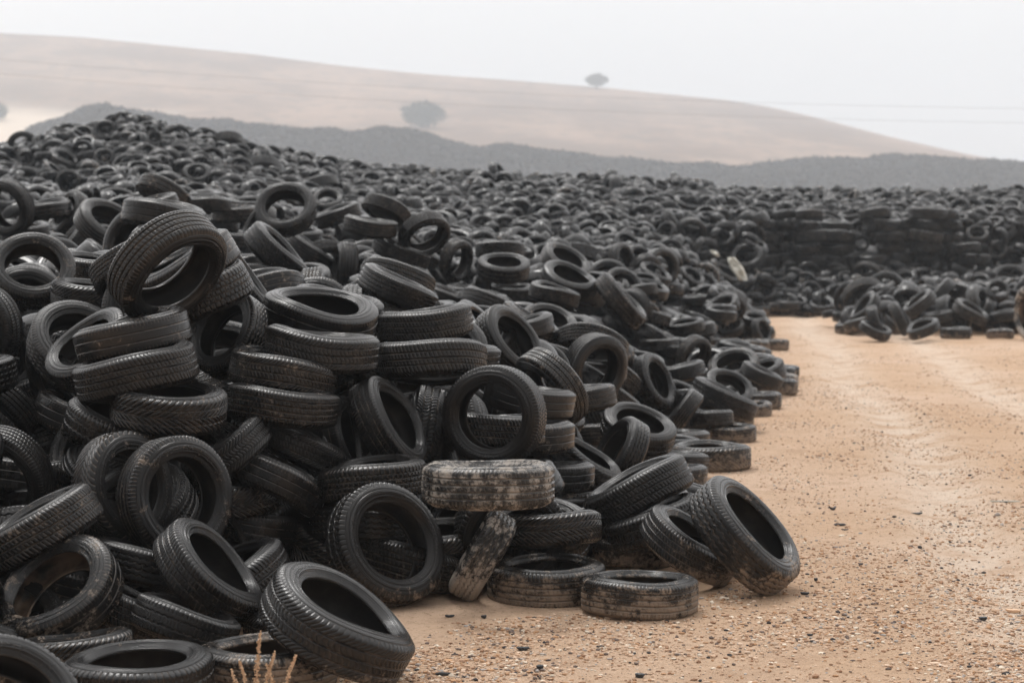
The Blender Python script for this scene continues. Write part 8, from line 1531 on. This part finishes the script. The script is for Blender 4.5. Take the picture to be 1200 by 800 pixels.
-2050,6,346,-36,26,63,2080,5,328,-1,-1,70,-2058,1,312,-13,-6,70,2121,3,337,-47,-11,70,2002,1,302,39,19,70,-2197,1,325,26,43,70,2174,5,301,6,15,70,
-2166,5,346,37,26,63,2124,1,301,3,-19,60,-2173,1,315,0,36,63,2168,0,331,-12,10,60,-2022,2,335,-30,36,56,-2027,1,351,36,-10,70,2048,6,334,46,12,60,
2039,6,315,-2,-45,60,2092,1,299,16,-22,63,2140,1,336,-7,3,63,-2056,6,347,37,-16,63,-2191,0,308,-3,-1,66,2098,2,326,-1,2,70,2136,1,311,-9,31,66,
2191,2,304,-31,-3,66,-2052,2,320,-1,4,56,2192,0,327,12,4,60,2018,9,331,49,8,70,2064,0,343,-9,43,60,2046,1,317,-5,-42,66,2017,1,314,6,40,66,
-2164,3,307,-33,-13,60,-2169,2,347,-3,-1,63,-2129,5,319,-40,-29,63,-2133,1,338,7,-23,66,-2152,3,313,-12,15,70,-2146,6,330,-17,6,70,-2027,0,354,-1,-5,63,
-2042,2,327,0,0,70,-2068,2,353,0,-22,56,-2066,1,311,23,-23,70,-2219,12,343,1,2,70,2213,0,335,-2,-25,66,2198,3,336,4,-43,70,2082,0,301,-10,-24,66,
-2201,2,330,-9,-30,63,2078,1,335,8,15,70,2124,4,295,-22,-3,66,2132,1,329,47,16,63,-2196,1,305,4,-1,56,2056,1,329,-2,1,56,2211,1,300,-8,-16,66,
2195,0,300,17,2,66,-2224,3,311,-44,10,70,2051,1,307,32,-26,56,-2109,3,336,25,40,60,2145,3,301,-13,-17,66,2168,0,307,39,4,66,2039,2,337,-13,8,70,
-2106,1,323,6,10,63,2037,0,304,20,2,70,2182,5,326,-11,-11,60,2233,7,330,1,-3,56,2134,3,323,-11,37,70,-2057,1,356,23,29,56,-2188,5,343,-3,-45,63,
-2098,1,313,0,0,63,-2124,3,317,3,14,63,2100,1,314,35,13,56,2097,0,337,1,0,56,-2057,2,315,-9,-34,63,-2191,6,313,-15,-36,56,-2081,2,331,-39,4,66,
-2141,1,347,1,-2,70,-2069,4,331,-13,-28,63,-2077,13,354,24,-10,60,2217,1,328,-29,10,70,-2197,2,331,-26,6,63,2216,0,307,5,3,56,2055,1,311,44,-18,60,
-2126,2,340,29,16,70,2051,1,335,-18,-23,56,2107,1,295,13,20,63,-2190,2,317,-11,49,70,2158,4,301,-27,3,60,2248,0,307,-20,-3,56,-2128,2,304,34,13,56,
2112,6,323,10,16,63,-2165,0,322,-46,3,70,2164,5,322,-13,-9,56,-2177,3,341,0,1,70,-2177,7,335,33,-10,63,-2174,2,300,2,0,56,2134,4,304,-19,-19,70,
2121,2,334,39,27,66,-2081,2,323,3,48,56,2193,0,325,28,-24,63,-2237,5,317,-19,-16,56,2115,3,296,-18,-19,63,-2099,2,347,-44,24,56,-2236,1,325,-4,0,60,
2229,3,327,20,13,60,2189,1,309,16,0,70,2144,1,327,12,-22,70,-2132,5,318,-7,-43,66,-2128,3,335,21,5,66,2216,7,294,-10,14,56,2200,7,299,7,1,63,
-2267,6,332,25,-43,60,-2104,0,314,-14,-23,66,2207,1,323,-13,37,70,-2140,2,313,3,-32,66,-2206,2,302,-3,-5,70,-2146,5,333,-46,-17,63,-2202,0,333,12,38,56,
-2112,1,339,3,-1,60,-2232,1,298,48,-9,60,2226,4,305,10,8,60,2236,0,320,45,-1,63,-2229,1,332,-11,-4,63,2121,6,324,-20,43,60,2123,5,296,-1,-1,63,
2272,13,323,-45,21,56,2268,0,301,1,42,70,2114,4,328,-3,1,70,2106,5,305,15,-33,70,-2187,1,303,1,-2,60,2283,0,295,9,0,56,-2120,7,344,12,-5,63,
2212,0,331,-2,3,60,2157,1,315,16,8,66,-2156,1,345,-1,-46,63,-2114,6,309,21,-19,70,2169,1,308,-1,-30,60,-2196,0,335,41,12,66,2212,1,308,13,27,63,
-2233,6,302,-1,-28,56,-2282,2,301,-42,24,66,-2163,1,301,1,-6,60,-2242,2,341,7,-34,70,-2280,1,322,37,-9,56,-2232,6,329,9,38,63,-2247,4,339,13,16,70,
-2236,7,304,47,-14,56,-2247,7,311,-26,-15,70,2180,1,329,26,2,63,2115,4,325,20,-45,60,2111,2,300,-8,-21,70,-2101,3,341,5,-5,60,2257,4,300,48,15,66,
2193,1,287,11,-14,56,-2299,2,294,0,0,63,2252,0,334,-7,11,60,2144,2,298,-9,16,70,-2185,1,311,-47,-7,56,2143,1,319,4,35,63,-2279,1,328,3,6,56,
-2099,1,315,1,7,80,-2156,0,317,1,34,63,-2292,0,321,-5,3,63,-2149,1,338,-1,1,66,-2137,1,315,-31,-29,60,2210,0,292,-14,-13,66,-2187,5,334,-30,39,56,
2213,1,330,-5,10,63,-2151,0,327,-37,-21,63,-2274,2,293,19,0,70,-2221,14,305,4,3,60,-2195,1,305,10,17,56,-2112,2,328,13,8,63,2278,1,289,24,-16,63,
2180,0,316,4,16,63,2273,2,312,38,29,66,2180,1,295,-12,28,63,2115,1,303,21,-12,70,-2306,2,331,-10,14,70,-2221,0,335,29,-36,63,-2297,4,308,-24,-13,56,
2125,1,320,7,-9,66,-2184,2,334,23,-22,66,-2201,4,335,32,38,70,-2201,2,314,-11,-28,70,2248,2,326,-29,19,56,2234,10,299,17,-1,66,2215,9,293,25,-41,70,
2320,1,288,13,13,60,-2238,1,300,-5,23,63,2224,1,323,0,-20,70,-2232,2,324,11,17,60,-2142,1,342,9,-15,60,2157,0,323,-15,43,60,2164,1,290,-12,39,70,
-2156,11,300,7,-3,60,-2284,2,329,-18,-31,70,-2295,3,308,-4,31,70,-2283,17,291,9,-8,63,2210,1,285,-8,-46,56,-2258,6,322,-1,-44,60,-2256,1,306,42,13,63,
2293,0,285,9,-6,63,2278,5,318,33,-10,56,-2283,1,338,18,11,60,2207,1,322,37,19,70,-2143,2,339,-19,12,70,-2230,1,335,0,-7,63,2174,2,319,8,-18,70,
-2133,2,317,30,-1,60,2170,0,292,9,40,56,2311,1,296,-5,-17,103,2235,1,318,1,0,56,2281,3,287,-5,50,56,2244,0,283,21,22,56,2327,1,316,-11,6,60,
-2227,4,295,25,7,66,-2147,1,343,14,-1,63,2244,1,311,3,-38,70,-2154,0,309,-37,18,63,2132,0,281,-10,37,56,2234,5,285,2,8,60,-2223,1,321,38,8,70,
2293,4,321,-5,29,56,2321,2,301,-12,31,63,-2217,0,292,15,5,56,2310,4,323,-20,15,56,-2330,0,336,-11,-28,66,-2183,2,330,6,11,70,-2331,2,293,10,-2,60,
-2183,5,316,21,45,70,2199,7,323,-22,-25,56,-2262,5,325,-9,-7,66,-2245,4,297,-49,-7,70,2211,1,300,33,8,70,-2195,5,305,-3,1,85,2262,6,325,-22,19,60,
2277,2,283,36,27,66,2226,4,307,14,8,106,-2181,1,327,9,12,70,2189,3,295,-23,44,56,2213,1,289,31,-16,66,2316,5,285,-29,-5,63,2324,0,319,-31,-33,63,
-2276,1,329,-12,-49,70,2356,0,283,-5,-26,60,2184,1,328,-15,3,66,-2272,1,303,-31,9,70,2348,1,328,16,12,70,-2330,2,314,-3,3,66,-2255,2,291,3,-13,60,
-2250,1,328,6,41,66,-2319,12,290,-38,-12,56]


def ring_mesh(pos, nrm, size, na, prof, rs):
    """many tyres as arrays: verts, quads, uv, colour"""
    n = len(pos)
    th = np.arange(na) * 2 * np.pi / na
    r, w = prof[:, 0], prof[:, 1]
    m = len(prof)
    base = np.stack([(r[None] * np.cos(th)[:, None]), (r[None] * np.sin(th)[:, None]), w[None] + 0 * th[:, None]], -1).reshape(-1, 3)
    a = np.where(abs(nrm[:, 2:3]) < .9, np.array([[0, 0, 1.]]), np.array([[1., 0, 0]]))
    U = np.cross(a, nrm); U /= np.linalg.norm(U, axis=1, keepdims=True)
    V = np.cross(nrm, U)
    sc_ = size / D0
    ov = 1 + rs.uniform(-.05, .05, n)
    wd = rs.uniform(.80, 1.06, n)
    thb = np.repeat(th, m)
    bend = np.cos(2 * thb)[None] * rs.uniform(0, .016, n)[:, None]
    bz = base[None, :, 2] * wd[:, None] + bend
    v = pos[:, None] + sc_[:, None, None] * (base[None, :, 0:1] * ov[:, None, None] * U[:, None] + base[None, :, 1:2] / ov[:, None, None] * V[:, None] + bz[..., None] * nrm[:, None])
    f = grid_faces(na, m, True)
    i0 = np.arange(na)[:, None] * m
    i1 = ((np.arange(na) + 1) % na)[:, None] * m
    fcl = np.concatenate([i0 + m - 1, i1 + m - 1, i1, i0], 1)      # close bead to bead along the liner
    f = np.concatenate([f, fcl])
    faces = f[None] + (np.arange(n) * na * m)[:, None, None]
    return v.reshape(-1, 3), faces.reshape(-1, 4), f, m


def pile_object(name, batches, extra=None, mat='stuff'):
    VV, FF, UVs, CC = [], [], [], []
    off = 0
    rs = np.random.RandomState(4)
    for pos, nrm, size, na, prof, vcoord in batches:
        v, f, f1, m = ring_mesh(pos, nrm, size, na, prof, rs)
        VV.append(v); FF.append(f + off); off += len(v)
        ui = (f1 // m).astype(float)
        cl = (ui.max(1) == na - 1) & (ui.min(1) == 0)
        ui[cl] = np.where(ui[cl] == 0, na, ui[cl])
        uv1 = np.stack([ui / na, vcoord[f1 % m]], -1).astype(np.float32)
        UVs.append(np.tile(uv1.reshape(1, -1, 2), (len(pos), 1, 1)).reshape(-1, 2))
        mud = np.where(rs.rand(len(pos)) < .06, rs.uniform(.3, .8, len(pos)), rs.uniform(0, .25, len(pos)))
        c_ = np.stack([mud, rs.uniform(0, 1, len(pos)), rs.uniform(0, 1, len(pos)), np.ones(len(pos))], 1)
        CC.append(np.repeat(c_, len(f1), 0))
    if extra is not None:
        v, f = extra
        VV.append(v); FF.append(f + off)
        UVs.append(np.full((f.size, 2), 1.5, np.float32))
        CC.append(np.tile([[0, .1, 1, 1]], (len(f), 1)))
    me = mesh_np(name, np.concatenate(VV), np.concatenate(FF))
    uv = me.uv_layers.new(name='tyre_uv')
    uv.data.foreach_set('uv', np.concatenate(UVs).astype(np.float32).ravel())
    ca = me.attributes.new('tyre', 'FLOAT_COLOR', 'FACE')
    ca.data.foreach_set('color', np.concatenate(CC).astype(np.float32).ravel())
    return link(name, me, M[mat])


# closed section, outside then inside; v coordinate <= 1 on the tread, 2 elsewhere
PM = np.array([(.205, .060), (.200, .076), (.207, .088), (.222, .097), (.2255, .1015), (.231, .1005), (.250, .104), (.274, .103), (.287, .097), (.301, .087), (.308, .072), (.311, .035), (.312, 0)])
PMID = np.vstack([PM, PM[-2::-1] * [1, -1], [(.24, -.085), (.285, -.075), (.299, 0), (.285, .075), (.24, .085)]])
VM = np.full(len(PMID), 2.0); VM[8:17] = np.linspace(0, 1, 9)
PF = np.array([(.200, .076), (.225, .101), (.255, .104), (.290, .095), (.307, .072), (.312, 0)])
PFAR = np.vstack([PF, PF[-2::-1] * [1, -1], [(.285, -.07), (.285, .07)]])
VF = np.full(len(PFAR), 2.0); VF[3:8] = np.linspace(0, 1, 5)

pp, pn, ps = unpack(PILE)
mid = pp[:, 1] < 30
# core of the heap, under the lowest layer that can be seen
cx = np.linspace(-32, 34, 230)
cy = np.concatenate([np.arange(7, 36, .3), np.arange(36, 110, .6)])
CX, CY = np.meshgrid(cx, cy, indexing='ij')
CZ = heap_h(CX, CY) - np.where(CY < 15, 1.7, np.where(CY < 36, 1.0, 0.75)) + (fbm(CX * 2, CY * 2, 3, 5) - .45) * .25
CZ = np.where(edist(CX, CY) > .8, CZ, -0.6)
pile = pile_object('tyre_pile', [(pp[mid], pn[mid], ps[mid], 56, PMID, VM), (pp[~mid], pn[~mid], ps[~mid], 28, PFAR, VF)],
                   (np.stack([CX, CY, CZ], -1).reshape(-1, 3), grid_faces(len(cx), len(cy))))
tag(pile, 'mass of small worn black tyres stretching back behind the nearest ones', 'tyre pile', kind='stuff')

# ------------------------------------------------------------------ far mounds of tyres in the haze
RX = [-1500, -120, -30, 22, 34, 50, 75, 100, 130, 160, 200, 300, 400, 440, 480, 500, 540, 562, 580, 620, 700, 750, 850, 880, 900, 950, 1000, 1040, 1100, 1150, 1200, 1500, 2600]
RY = [300, 285, 290, 262, 158, 142, 133, 122, 120, 125, 135, 142, 150, 150, 149, 153, 166, 172, 166, 172, 180, 184, 190, 192, 188, 184, 181, 180, 181, 187, 189, 190, 190]


def mound_h(x, y):
    px = 600 + F * x / 700.0
    z = CAMZ + (280 - np.interp(px, RX, RY)) / F * 700 - 0.2
    u = np.clip((y - 520) / 180.0, 0, 1)
    prof = np.where(y < 700, u ** .8, np.clip(1 - (y - 700) / 80, 0, 1))
    z = z * prof + (fbm(x * .09, y * .09, 4, 31) - .47) * 3.6 * prof + (fbm(x * .6, y * .6, 3, 33) - .45) * 1.3 * prof
    return np.where(prof > 0, z, 0) - .5


mx = np.linspace(-225, 240, 620)
my = np.linspace(515, 790, 260)
MX, MY = np.meshgrid(mx, my, indexing='ij')
MZ = mound_h(MX, MY)
rs = np.random.RandomState(8)
n = 30000
fy_ = np.where(rs.rand(n) < .8, 517 + 188 * rs.rand(n), 78 + 60 * rs.rand(n))
fx_ = rs.uniform(-.29, .29, n) * fy_
fz_ = np.maximum(mound_h(fx_, fy_), np.where(fy_ < 100, heap_h(fx_, fy_) - .2, -9)) + rs.uniform(-.05, .28, n)
ok = fz_ > .3
fp = np.stack([fx_, fy_, fz_], 1)[ok]
fn = rs.normal(0, 1, (len(fp), 3)) * [1, 1, 1.2]; fn /= np.linalg.norm(fn, axis=1, keepdims=True)
PV = np.array([(.2, .07), (.25, .1), (.305, .075), (.305, -.075), (.25, -.1), (.2, -.07)])
far = pile_object('tyre_mounds', [(fp, fn, rs.uniform(.7, 1.0, len(fp)), 12, PV, np.full(6, 2.0))], (np.stack([MX, MY, MZ], -1).reshape(-1, 3), grid_faces(len(mx), len(my))), 'far')
tag(far, 'long blue-grey mounds of tyres fading into the haze below the hill', 'tyre mounds', kind='stuff')


# ------------------------------------------------------------------ haze
HAZE = 0.00062
hb = bmesh.new()
bmesh.ops.create_cube(hb, size=1)
for v in hb.verts:
    v.co.x *= 4400; v.co.y = v.co.y * 3100 + 1400; v.co.z = -1.6 if v.co.z < 0 else 215
hm = bpy.data.meshes.new('haze'); hb.to_mesh(hm); hb.free()
t = NT('haze_air')
pv = t.n('VolumePrincipled')
pv.inputs['Color'].default_value = (0.84, 0.92, 1.0, 1)
pv.inputs['Density'].default_value = HAZE
pv.inputs['Anisotropy'].default_value = 0.2
t.l(pv.outputs[0], t.out.inputs['Volume'])
haze = tag(link('haze', hm, t.m), 'thin pale haze over the tyre dump', 'haze', kind='stuff')


# ------------------------------------------------------------------ trees on the hill
def hit_hill(px, py):
    for k_ in range(644, 1562):
        p = at(px, py, k_)
        if p.z <= hill_h(np.array(p.x), np.array(p.y)) - .35:
            return p
    return at(px, py, 1546)


def tree(px, py_base, w, h, trunk_h, label, seed):
    base = hit_hill(px, py_base)
    t_ = base.y
    W_, H_, TH = w / F * t_, h / F * t_, trunk_h / F * t_
    root = bpy.data.objects.new('tree', None); COL.objects.link(root)
    root.location = (base.x, base.y, base.z - .2)
    tag(root, label, 'tree')
    bm = bmesh.new()
    def limb(a, b, ra, rb):
        d_ = Vector(b) - Vector(a)
        mt = Matrix.Translation((Vector(a) + Vector(b)) / 2) @ d_.to_track_quat('Z', 'Y').to_matrix().to_4x4()
        bmesh.ops.create_cone(bm, segments=8, radius1=ra, radius2=rb, depth=d_.length, matrix=mt, cap_ends=True)
    limb((0, 0, 0), (0, 0, TH + .3 * H_), .8, .5)
    rr = random.Random(seed)
    for k_ in range(7):
        a_ = k_ * .9
        limb((0, 0, TH + .1 * H_ * (k_ % 3)), (math.cos(a_) * W_ * .33, math.sin(a_) * W_ * .33, TH + H_ * rr.uniform(.4, .7)), .13, .04)
    me = bpy.data.meshes.new('trunk'); bm.to_mesh(me); bm.free()
    link('trunk', me, M['bark'], root)
    rs_ = np.random.RandomState(seed)
    # clumps, then leaves in clumps
    nc = 130
    cl = rs_.normal(0, 1, (nc, 3)); cl /= np.linalg.norm(cl, axis=1, keepdims=True)
    cl *= (rs_.rand(nc, 1) ** .45)
    cl = cl * [W_ * .42, W_ * .40, H_ * .40] + [0, 0, TH + H_ * .5]
    nl = 9000
    ci = rs_.randint(0, nc, nl)
    c_ = cl[ci] + rs_.normal(0, 1, (nl, 3)) * [W_ * .06, W_ * .06, H_ * .06]
    s_ = rs_.uniform(.012, .03, nl) * (W_ + 3)
    a1 = rs_.normal(0, 1, (nl, 3)); a1 /= np.linalg.norm(a1, axis=1, keepdims=True)
    a2 = np.cross(a1, rs_.normal(0, 1, (nl, 3))); a2 /= np.linalg.norm(a2, axis=1, keepdims=True)
    q = np.stack([c_ - a1 * s_[:, None], c_ + a2 * s_[:, None] * .5, c_ + a1 * s_[:, None], c_ - a2 * s_[:, None] * .5], 1)
    cm = mesh_np('crown', q.reshape(-1, 3), np.arange(nl * 4).reshape(-1, 4), False)
    link('crown', cm, M['leaf'], root)


tree(495, 150, 58, 31, 1, 'wide rounded dark tree halfway up the tan hillside', 3)
tree(699, 104, 28, 15, 3, 'small flat-topped tree alone on the crest of the hill', 4)
tree(-8, 141, 36, 22, 1, 'grey-green tree cut by the photo edge beside the pale dirt slope', 6)

# ------------------------------------------------------------------ power line over the hill
pl = bpy.data.objects.new('power_line', None); COL.objects.link(pl)
ends = []
for px_ in (-260, 1560):
    p = at(px_, 85 + (px_ - 600) * .045, 240); ends.append(p)
pl.location = (ends[1].x, ends[1].y, 0)
tag(pl, 'pair of thin faint power cables crossing the white sky', 'power line')
for dz in (0, -1.7):
    bm = bmesh.new(); prev = None
    N_ = 40
    for k_ in range(N_ + 1):
        u_ = k_ / N_
        c_ = ends[0].lerp(ends[1], u_); c_.z += dz - 5 * 4 * u_ * (1 - u_) * .5
        ring = [bm.verts.new(c_ - pl.location + Vector((0, .012 * math.cos(a_), .012 * math.sin(a_)))) for a_ in (0, 2.1, 4.2)]
        if prev:
            for i in range(3): bm.faces.new((prev[i], prev[(i + 1) % 3], ring[(i + 1) % 3], ring[i]))
        prev = ring
    me = bpy.data.meshes.new('cable'); bm.to_mesh(me); bm.free()
    link('cable', me, M['cable'], pl)
for e_ in ends:
    bm = bmesh.new()
    bmesh.ops.create_cone(bm, segments=10, radius1=.2, radius2=.12, depth=e_.z + 1, matrix=Matrix.Translation((e_.x - pl.location.x, e_.y - pl.location.y, (e_.z + 1) / 2 - .5)), cap_ends=True)
    bmesh.ops.create_cube(bm, size=1, matrix=Matrix.Translation((e_.x - pl.location.x, e_.y - pl.location.y, e_.z + .05)) @ Matrix.Diagonal((.12, 2.2, .12, 1)))
    me = bpy.data.meshes.new('pole'); bm.to_mesh(me); bm.free()
    link('pole', me, M['bark'], pl)

# ------------------------------------------------------------------ gravel on the sand
rs = np.random.RandomState(2)
bm = bmesh.new(); bmesh.ops.create_icosphere(bm, subdivisions=1, radius=1)
ico_v = np.array([v.co[:] for v in bm.verts]); ico_f = np.array([[v.index for v in f.verts] for f in bm.faces]); bm.free()
n = 230000
gy = 7.9 + 42 * rs.rand(n) ** 2.6
gx = rs.uniform(-.27, .29, n) * gy
gx = np.where(rs.rand(n) < .2, rs.uniform(-.1, .29, n) * gy, gx)
sz_ = .0032 + .0105 * rs.rand(n) ** 3 + .012 * (rs.rand(n) < .012) * rs.rand(n)
clump = fbm(gx * 1.3, gy * .9, 3, 40)
ok = (edist(gx, gy) < .15) & (rs.rand(n) < np.clip((clump - .34) * 5, .16, 1) * np.clip((50 - gy) / 22, 0, 1))
gx, gy, sz_ = gx[ok], gy[ok], sz_[ok]
n = len(gx)
gz = ground_height(gx, gy)
rot = rs.uniform(0, 6.28, n)
st = rs.uniform([.7, .7, .35], [1.5, 1.1, .8], (n, 3))
jit = 1 + rs.uniform(-.25, .25, (n, 12, 1))
v = ico_v[None] * jit * st[:, None] * sz_[:, None, None]
v = np.stack([v[..., 0] * np.cos(rot)[:, None] - v[..., 1] * np.sin(rot)[:, None], v[..., 0] * np.sin(rot)[:, None] + v[..., 1] * np.cos(rot)[:, None], v[..., 2]], -1)
v = v + np.stack([gx, gy, gz + sz_ * .25], 1)[:, None]
me = mesh_np('gravel', v.reshape(-1, 3), (ico_f[None] + (np.arange(n) * 12)[:, None, None]).reshape(-1, 3), False)
pal = np.array([(.55, .37, .25), (.62, .46, .34), (.34, .20, .12), (.46, .27, .15), (.72, .62, .50), (.05, .045, .045), (.16, .12, .10), (.40, .36, .33)])
pi = rs.choice(8, n, p=[.26, .22, .15, .13, .09, .035, .06, .055])
ca = me.attributes.new('stone', 'FLOAT_COLOR', 'FACE')
ca.data.foreach_set('color', np.repeat(np.c_[pal[pi] * rs.uniform(.8, 1.15, (n, 1)), np.ones(n)], 20, 0).astype(np.float32).ravel())
tag(link('gravel', me, M['gravel']), 'tan and brown gravel scattered over the sand track', 'gravel', kind='stuff')


# ------------------------------------------------------------------ litter on the sand
def on_ground(px, py):
    p = at(px, py, 1.0)
    k_ = CAMZ / (CAMZ - p.z)
    q_ = at(px, py, k_)
    q_.z = float(ground_height(np.array(q_.x), np.array(q_.y)))
    return q_


def scrap(px, py, w, d_, h, rz, label, seed, name='rubber_scrap', cat='rubber scrap', mat='scrap', group='black rubber scraps on the sand', curl=.3):
    """a torn curved sliver: bent strip with ragged ends"""
    p = on_ground(px, py)
    rr = random.Random(seed)
    bm = bmesh.new()
    N_ = 9
    rows = []
    for i in range(N_ + 1):
        u_ = i / N_ * 2 - 1
        taper = (1 - abs(u_) ** 3 * rr.uniform(.4, .8))
        cx_, cz_ = u_ * w / 2, h * .5 + curl * h * (u_ * u_) + rr.uniform(-.08, .08) * h
        cy_ = .18 * w * u_ * u_ * curl
        rows.append([bm.verts.new((cx_, cy_ + s_ * d_ / 2 * taper * rr.uniform(.8, 1.1), cz_ + tz * h * .5 * taper)) for s_, tz in ((-1, -1), (1, -1), (1, 1), (-1, 1))])
    for a_, b_ in zip(rows, rows[1:]):
        for i in range(4): bm.faces.new((a_[i], b_[i], b_[(i + 1) % 4], a_[(i + 1) % 4]))
    bm.faces.new(rows[0][::-1]); bm.faces.new(rows[-1])
    bmesh.ops.bevel(bm, geom=list(bm.edges), offset=min(h, d_) * .12, segments=1, affect='EDGES')
    me = bpy.data.meshes.new(name); bm.to_mesh(me); bm.free()
    o = link(name, me, M[mat]); o.location = p; o.rotation_euler = (0, 0, rz)
    tag(o, label, cat, group)


scrap(976, 593, .055, .03, .018, .2, 'dark curled rubber scrap lying farthest out on the sand beyond the leaning tyre', 1, curl=.9)
scrap(984, 611, .085, .03, .016, .05, 'long blue-black rubber strip on sand beside the big leaning tyre', 2, curl=.1)
scrap(990, 617, .05, .012, .008, -.1, 'thin dark sliver just below the long blue-black strip', 3)
scrap(1075, 597, .09, .03, .012, .3, 'grey flattened rubber flap lying in the wheel track', 4, curl=.4)
scrap(943, 694, .05, .02, .014, -.3, 'short dark rubber bit closest to the foot of the leaning tyre', 5)
scrap(956, 678, .022, .02, .018, .3, 'round dark rubber crumb just above the short dark bit', 6)
scrap(527, 720, .05, .02, .012, .1, 'flat dark rubber piece in front of the lying tyres', 7)
scrap(567, 722, .03, .022, .016, .6, 'small knobbly black rubber lump in front of the lying tyres', 8)
scrap(519, 786, .07, .02, .014, .05, 'dark rubber bar nearest the camera beside the big front tyre', 9, curl=.1)
scrap(633, 780, .035, .03, .022, .5, 'dark grey lump on gravel at the bottom middle of the sand', 10)
scrap(750, 787, .045, .03, .018, -.2, 'pointed dark stone-like lump lower right of the lying tyres', 11)
scrap(613, 758, .06, .03, .016, .3, 'brown-black crumbled piece in the middle of the gravel patch', 12)
scrap(1152, 722, .045, .03, .018, .3, 'dark speckled lump on the open sand near the reddish chip', 13)
scrap(1187, 707, .08, .03, .018, -.4, 'reddish brown chip on the open sand by the photo edge', 14, 'clay_chip', 'clay chip', 'orange', None)
scrap(1178, 588, .23, .02, .012, -.1, 'slim white plastic stick lying in the wheel track', 15, 'plastic_stick', 'plastic stick', 'plastic', None, .05)

# crumpled pale sheet on the pile, and two small bright bits
def sheet(px, py, t_, w, h, label, seed, mat='plastic', name='plastic_sheet'):
    p = at(px, py, t_)
    rs_ = np.random.RandomState(seed)
    nx_, nz_ = 14, 18
    u_, v_ = np.meshgrid(np.linspace(-1, 1, nx_), np.linspace(-1, 1, nz_), indexing='ij')
    cr = (fbm(u_ * 1.7 + 9, v_ * 1.7 + 9, 3, seed) - .45)
    X = u_ * w / 2 * (1 - .45 * v_ ** 2) * (1 + .3 * cr) - v_ * w * .45
    Z = v_ * h / 2
    Y = -.25 * w * (1 - u_ ** 2) + cr * 1.3 * w + v_ * .25 * h
    V1 = np.stack([X, Y, Z], -1).reshape(-1, 3)
    V2 = V1 + [0, .02, .003]
    f = grid_faces(nx_, nz_)
    me = mesh_np(name, np.concatenate([V1, V2]), np.concatenate([f, f[:, ::-1] + len(V1)]))
    o = link(name, me, M[mat]); o.location = p
    tag(o, label, name.replace('_', ' '))


sheet(864, 315, 47.0, .30, .54, 'crumpled cream plastic sheet hanging on the slope of far tyres', 3)
sheet(838, 297, 48.0, .16, .16, 'small yellowish plastic rag just above the crumpled cream sheet', 5, name='plastic_rag')
sheet(979, 240, 66.0, .25, .18, 'tiny orange rag on top of the far right tyre heap', 6, 'orange', 'rag')

# ------------------------------------------------------------------ dry weed in front
wd = bpy.data.objects.new('dry_weed', None); COL.objects.link(wd)
wb = at(300, 812, 8.15)
wd.location = (wb.x, wb.y, 0)
tag(wd, 'dry reddish-tan weed with seed heads in front of the big front tyre', 'weed')
rs = np.random.RandomState(12)
for (dx, lean, hh) in ((0.0, .01, .35), (.028, .025, .26), (-.028, -.02, .23), (.105, .03, .25), (.085, -.02, .21), (-.06, -.02, .19)):
    bm = bmesh.new(); prev = None
    N_ = 12
    for i in range(N_ + 1):
        u_ = i / N_
        c_ = Vector((dx + lean * u_ * u_ * 2 + .004 * math.sin(u_ * 9), .01 * math.sin(u_ * 5), hh * u_ - .01))
        r_ = .0024 * (1 - .6 * u_)
        ring = [bm.verts.new(c_ + Vector((r_ * math.cos(a_), r_ * math.sin(a_), 0))) for a_ in (0, 1.57, 3.14, 4.71)]
        if prev:
            for k_ in range(4): bm.faces.new((prev[k_], prev[(k_ + 1) % 4], ring[(k_ + 1) % 4], ring[k_]))
        prev = ring
    me = bpy.data.meshes.new('stem'); bm.to_mesh(me); bm.free()
    link('stem', me, M['stalk'], wd)
    q = []
    nb = int(hh * 760)
    for i in range(nb):
        u_ = rs.uniform(.3, 1)
        c_ = np.array([dx + lean * u_ * u_ * 2, 0, hh * u_]) + rs.normal(0, 1, 3) * [.007 * (1.25 - u_), .006, .004]
        a1 = rs.normal(0, 1, 3); a1 /= np.linalg.norm(a1); a2 = np.cross(a1, rs.normal(0, 1, 3)); a2 /= np.linalg.norm(a2)
        s_ = rs.uniform(.0035, .0075)
        a3 = np.cross(a1, a2)
        for k_ in ((a1, a2), (a1, a3)):
            q += [c_ - k_[0] * s_, c_ + k_[1] * s_ * .6, c_ + k_[0] * s_, c_ - k_[1] * s_ * .6]
    link('seed_head', mesh_np('seed_head', np.array(q), np.arange(len(q)).reshape(-1, 4), False), M['stalk'], wd)
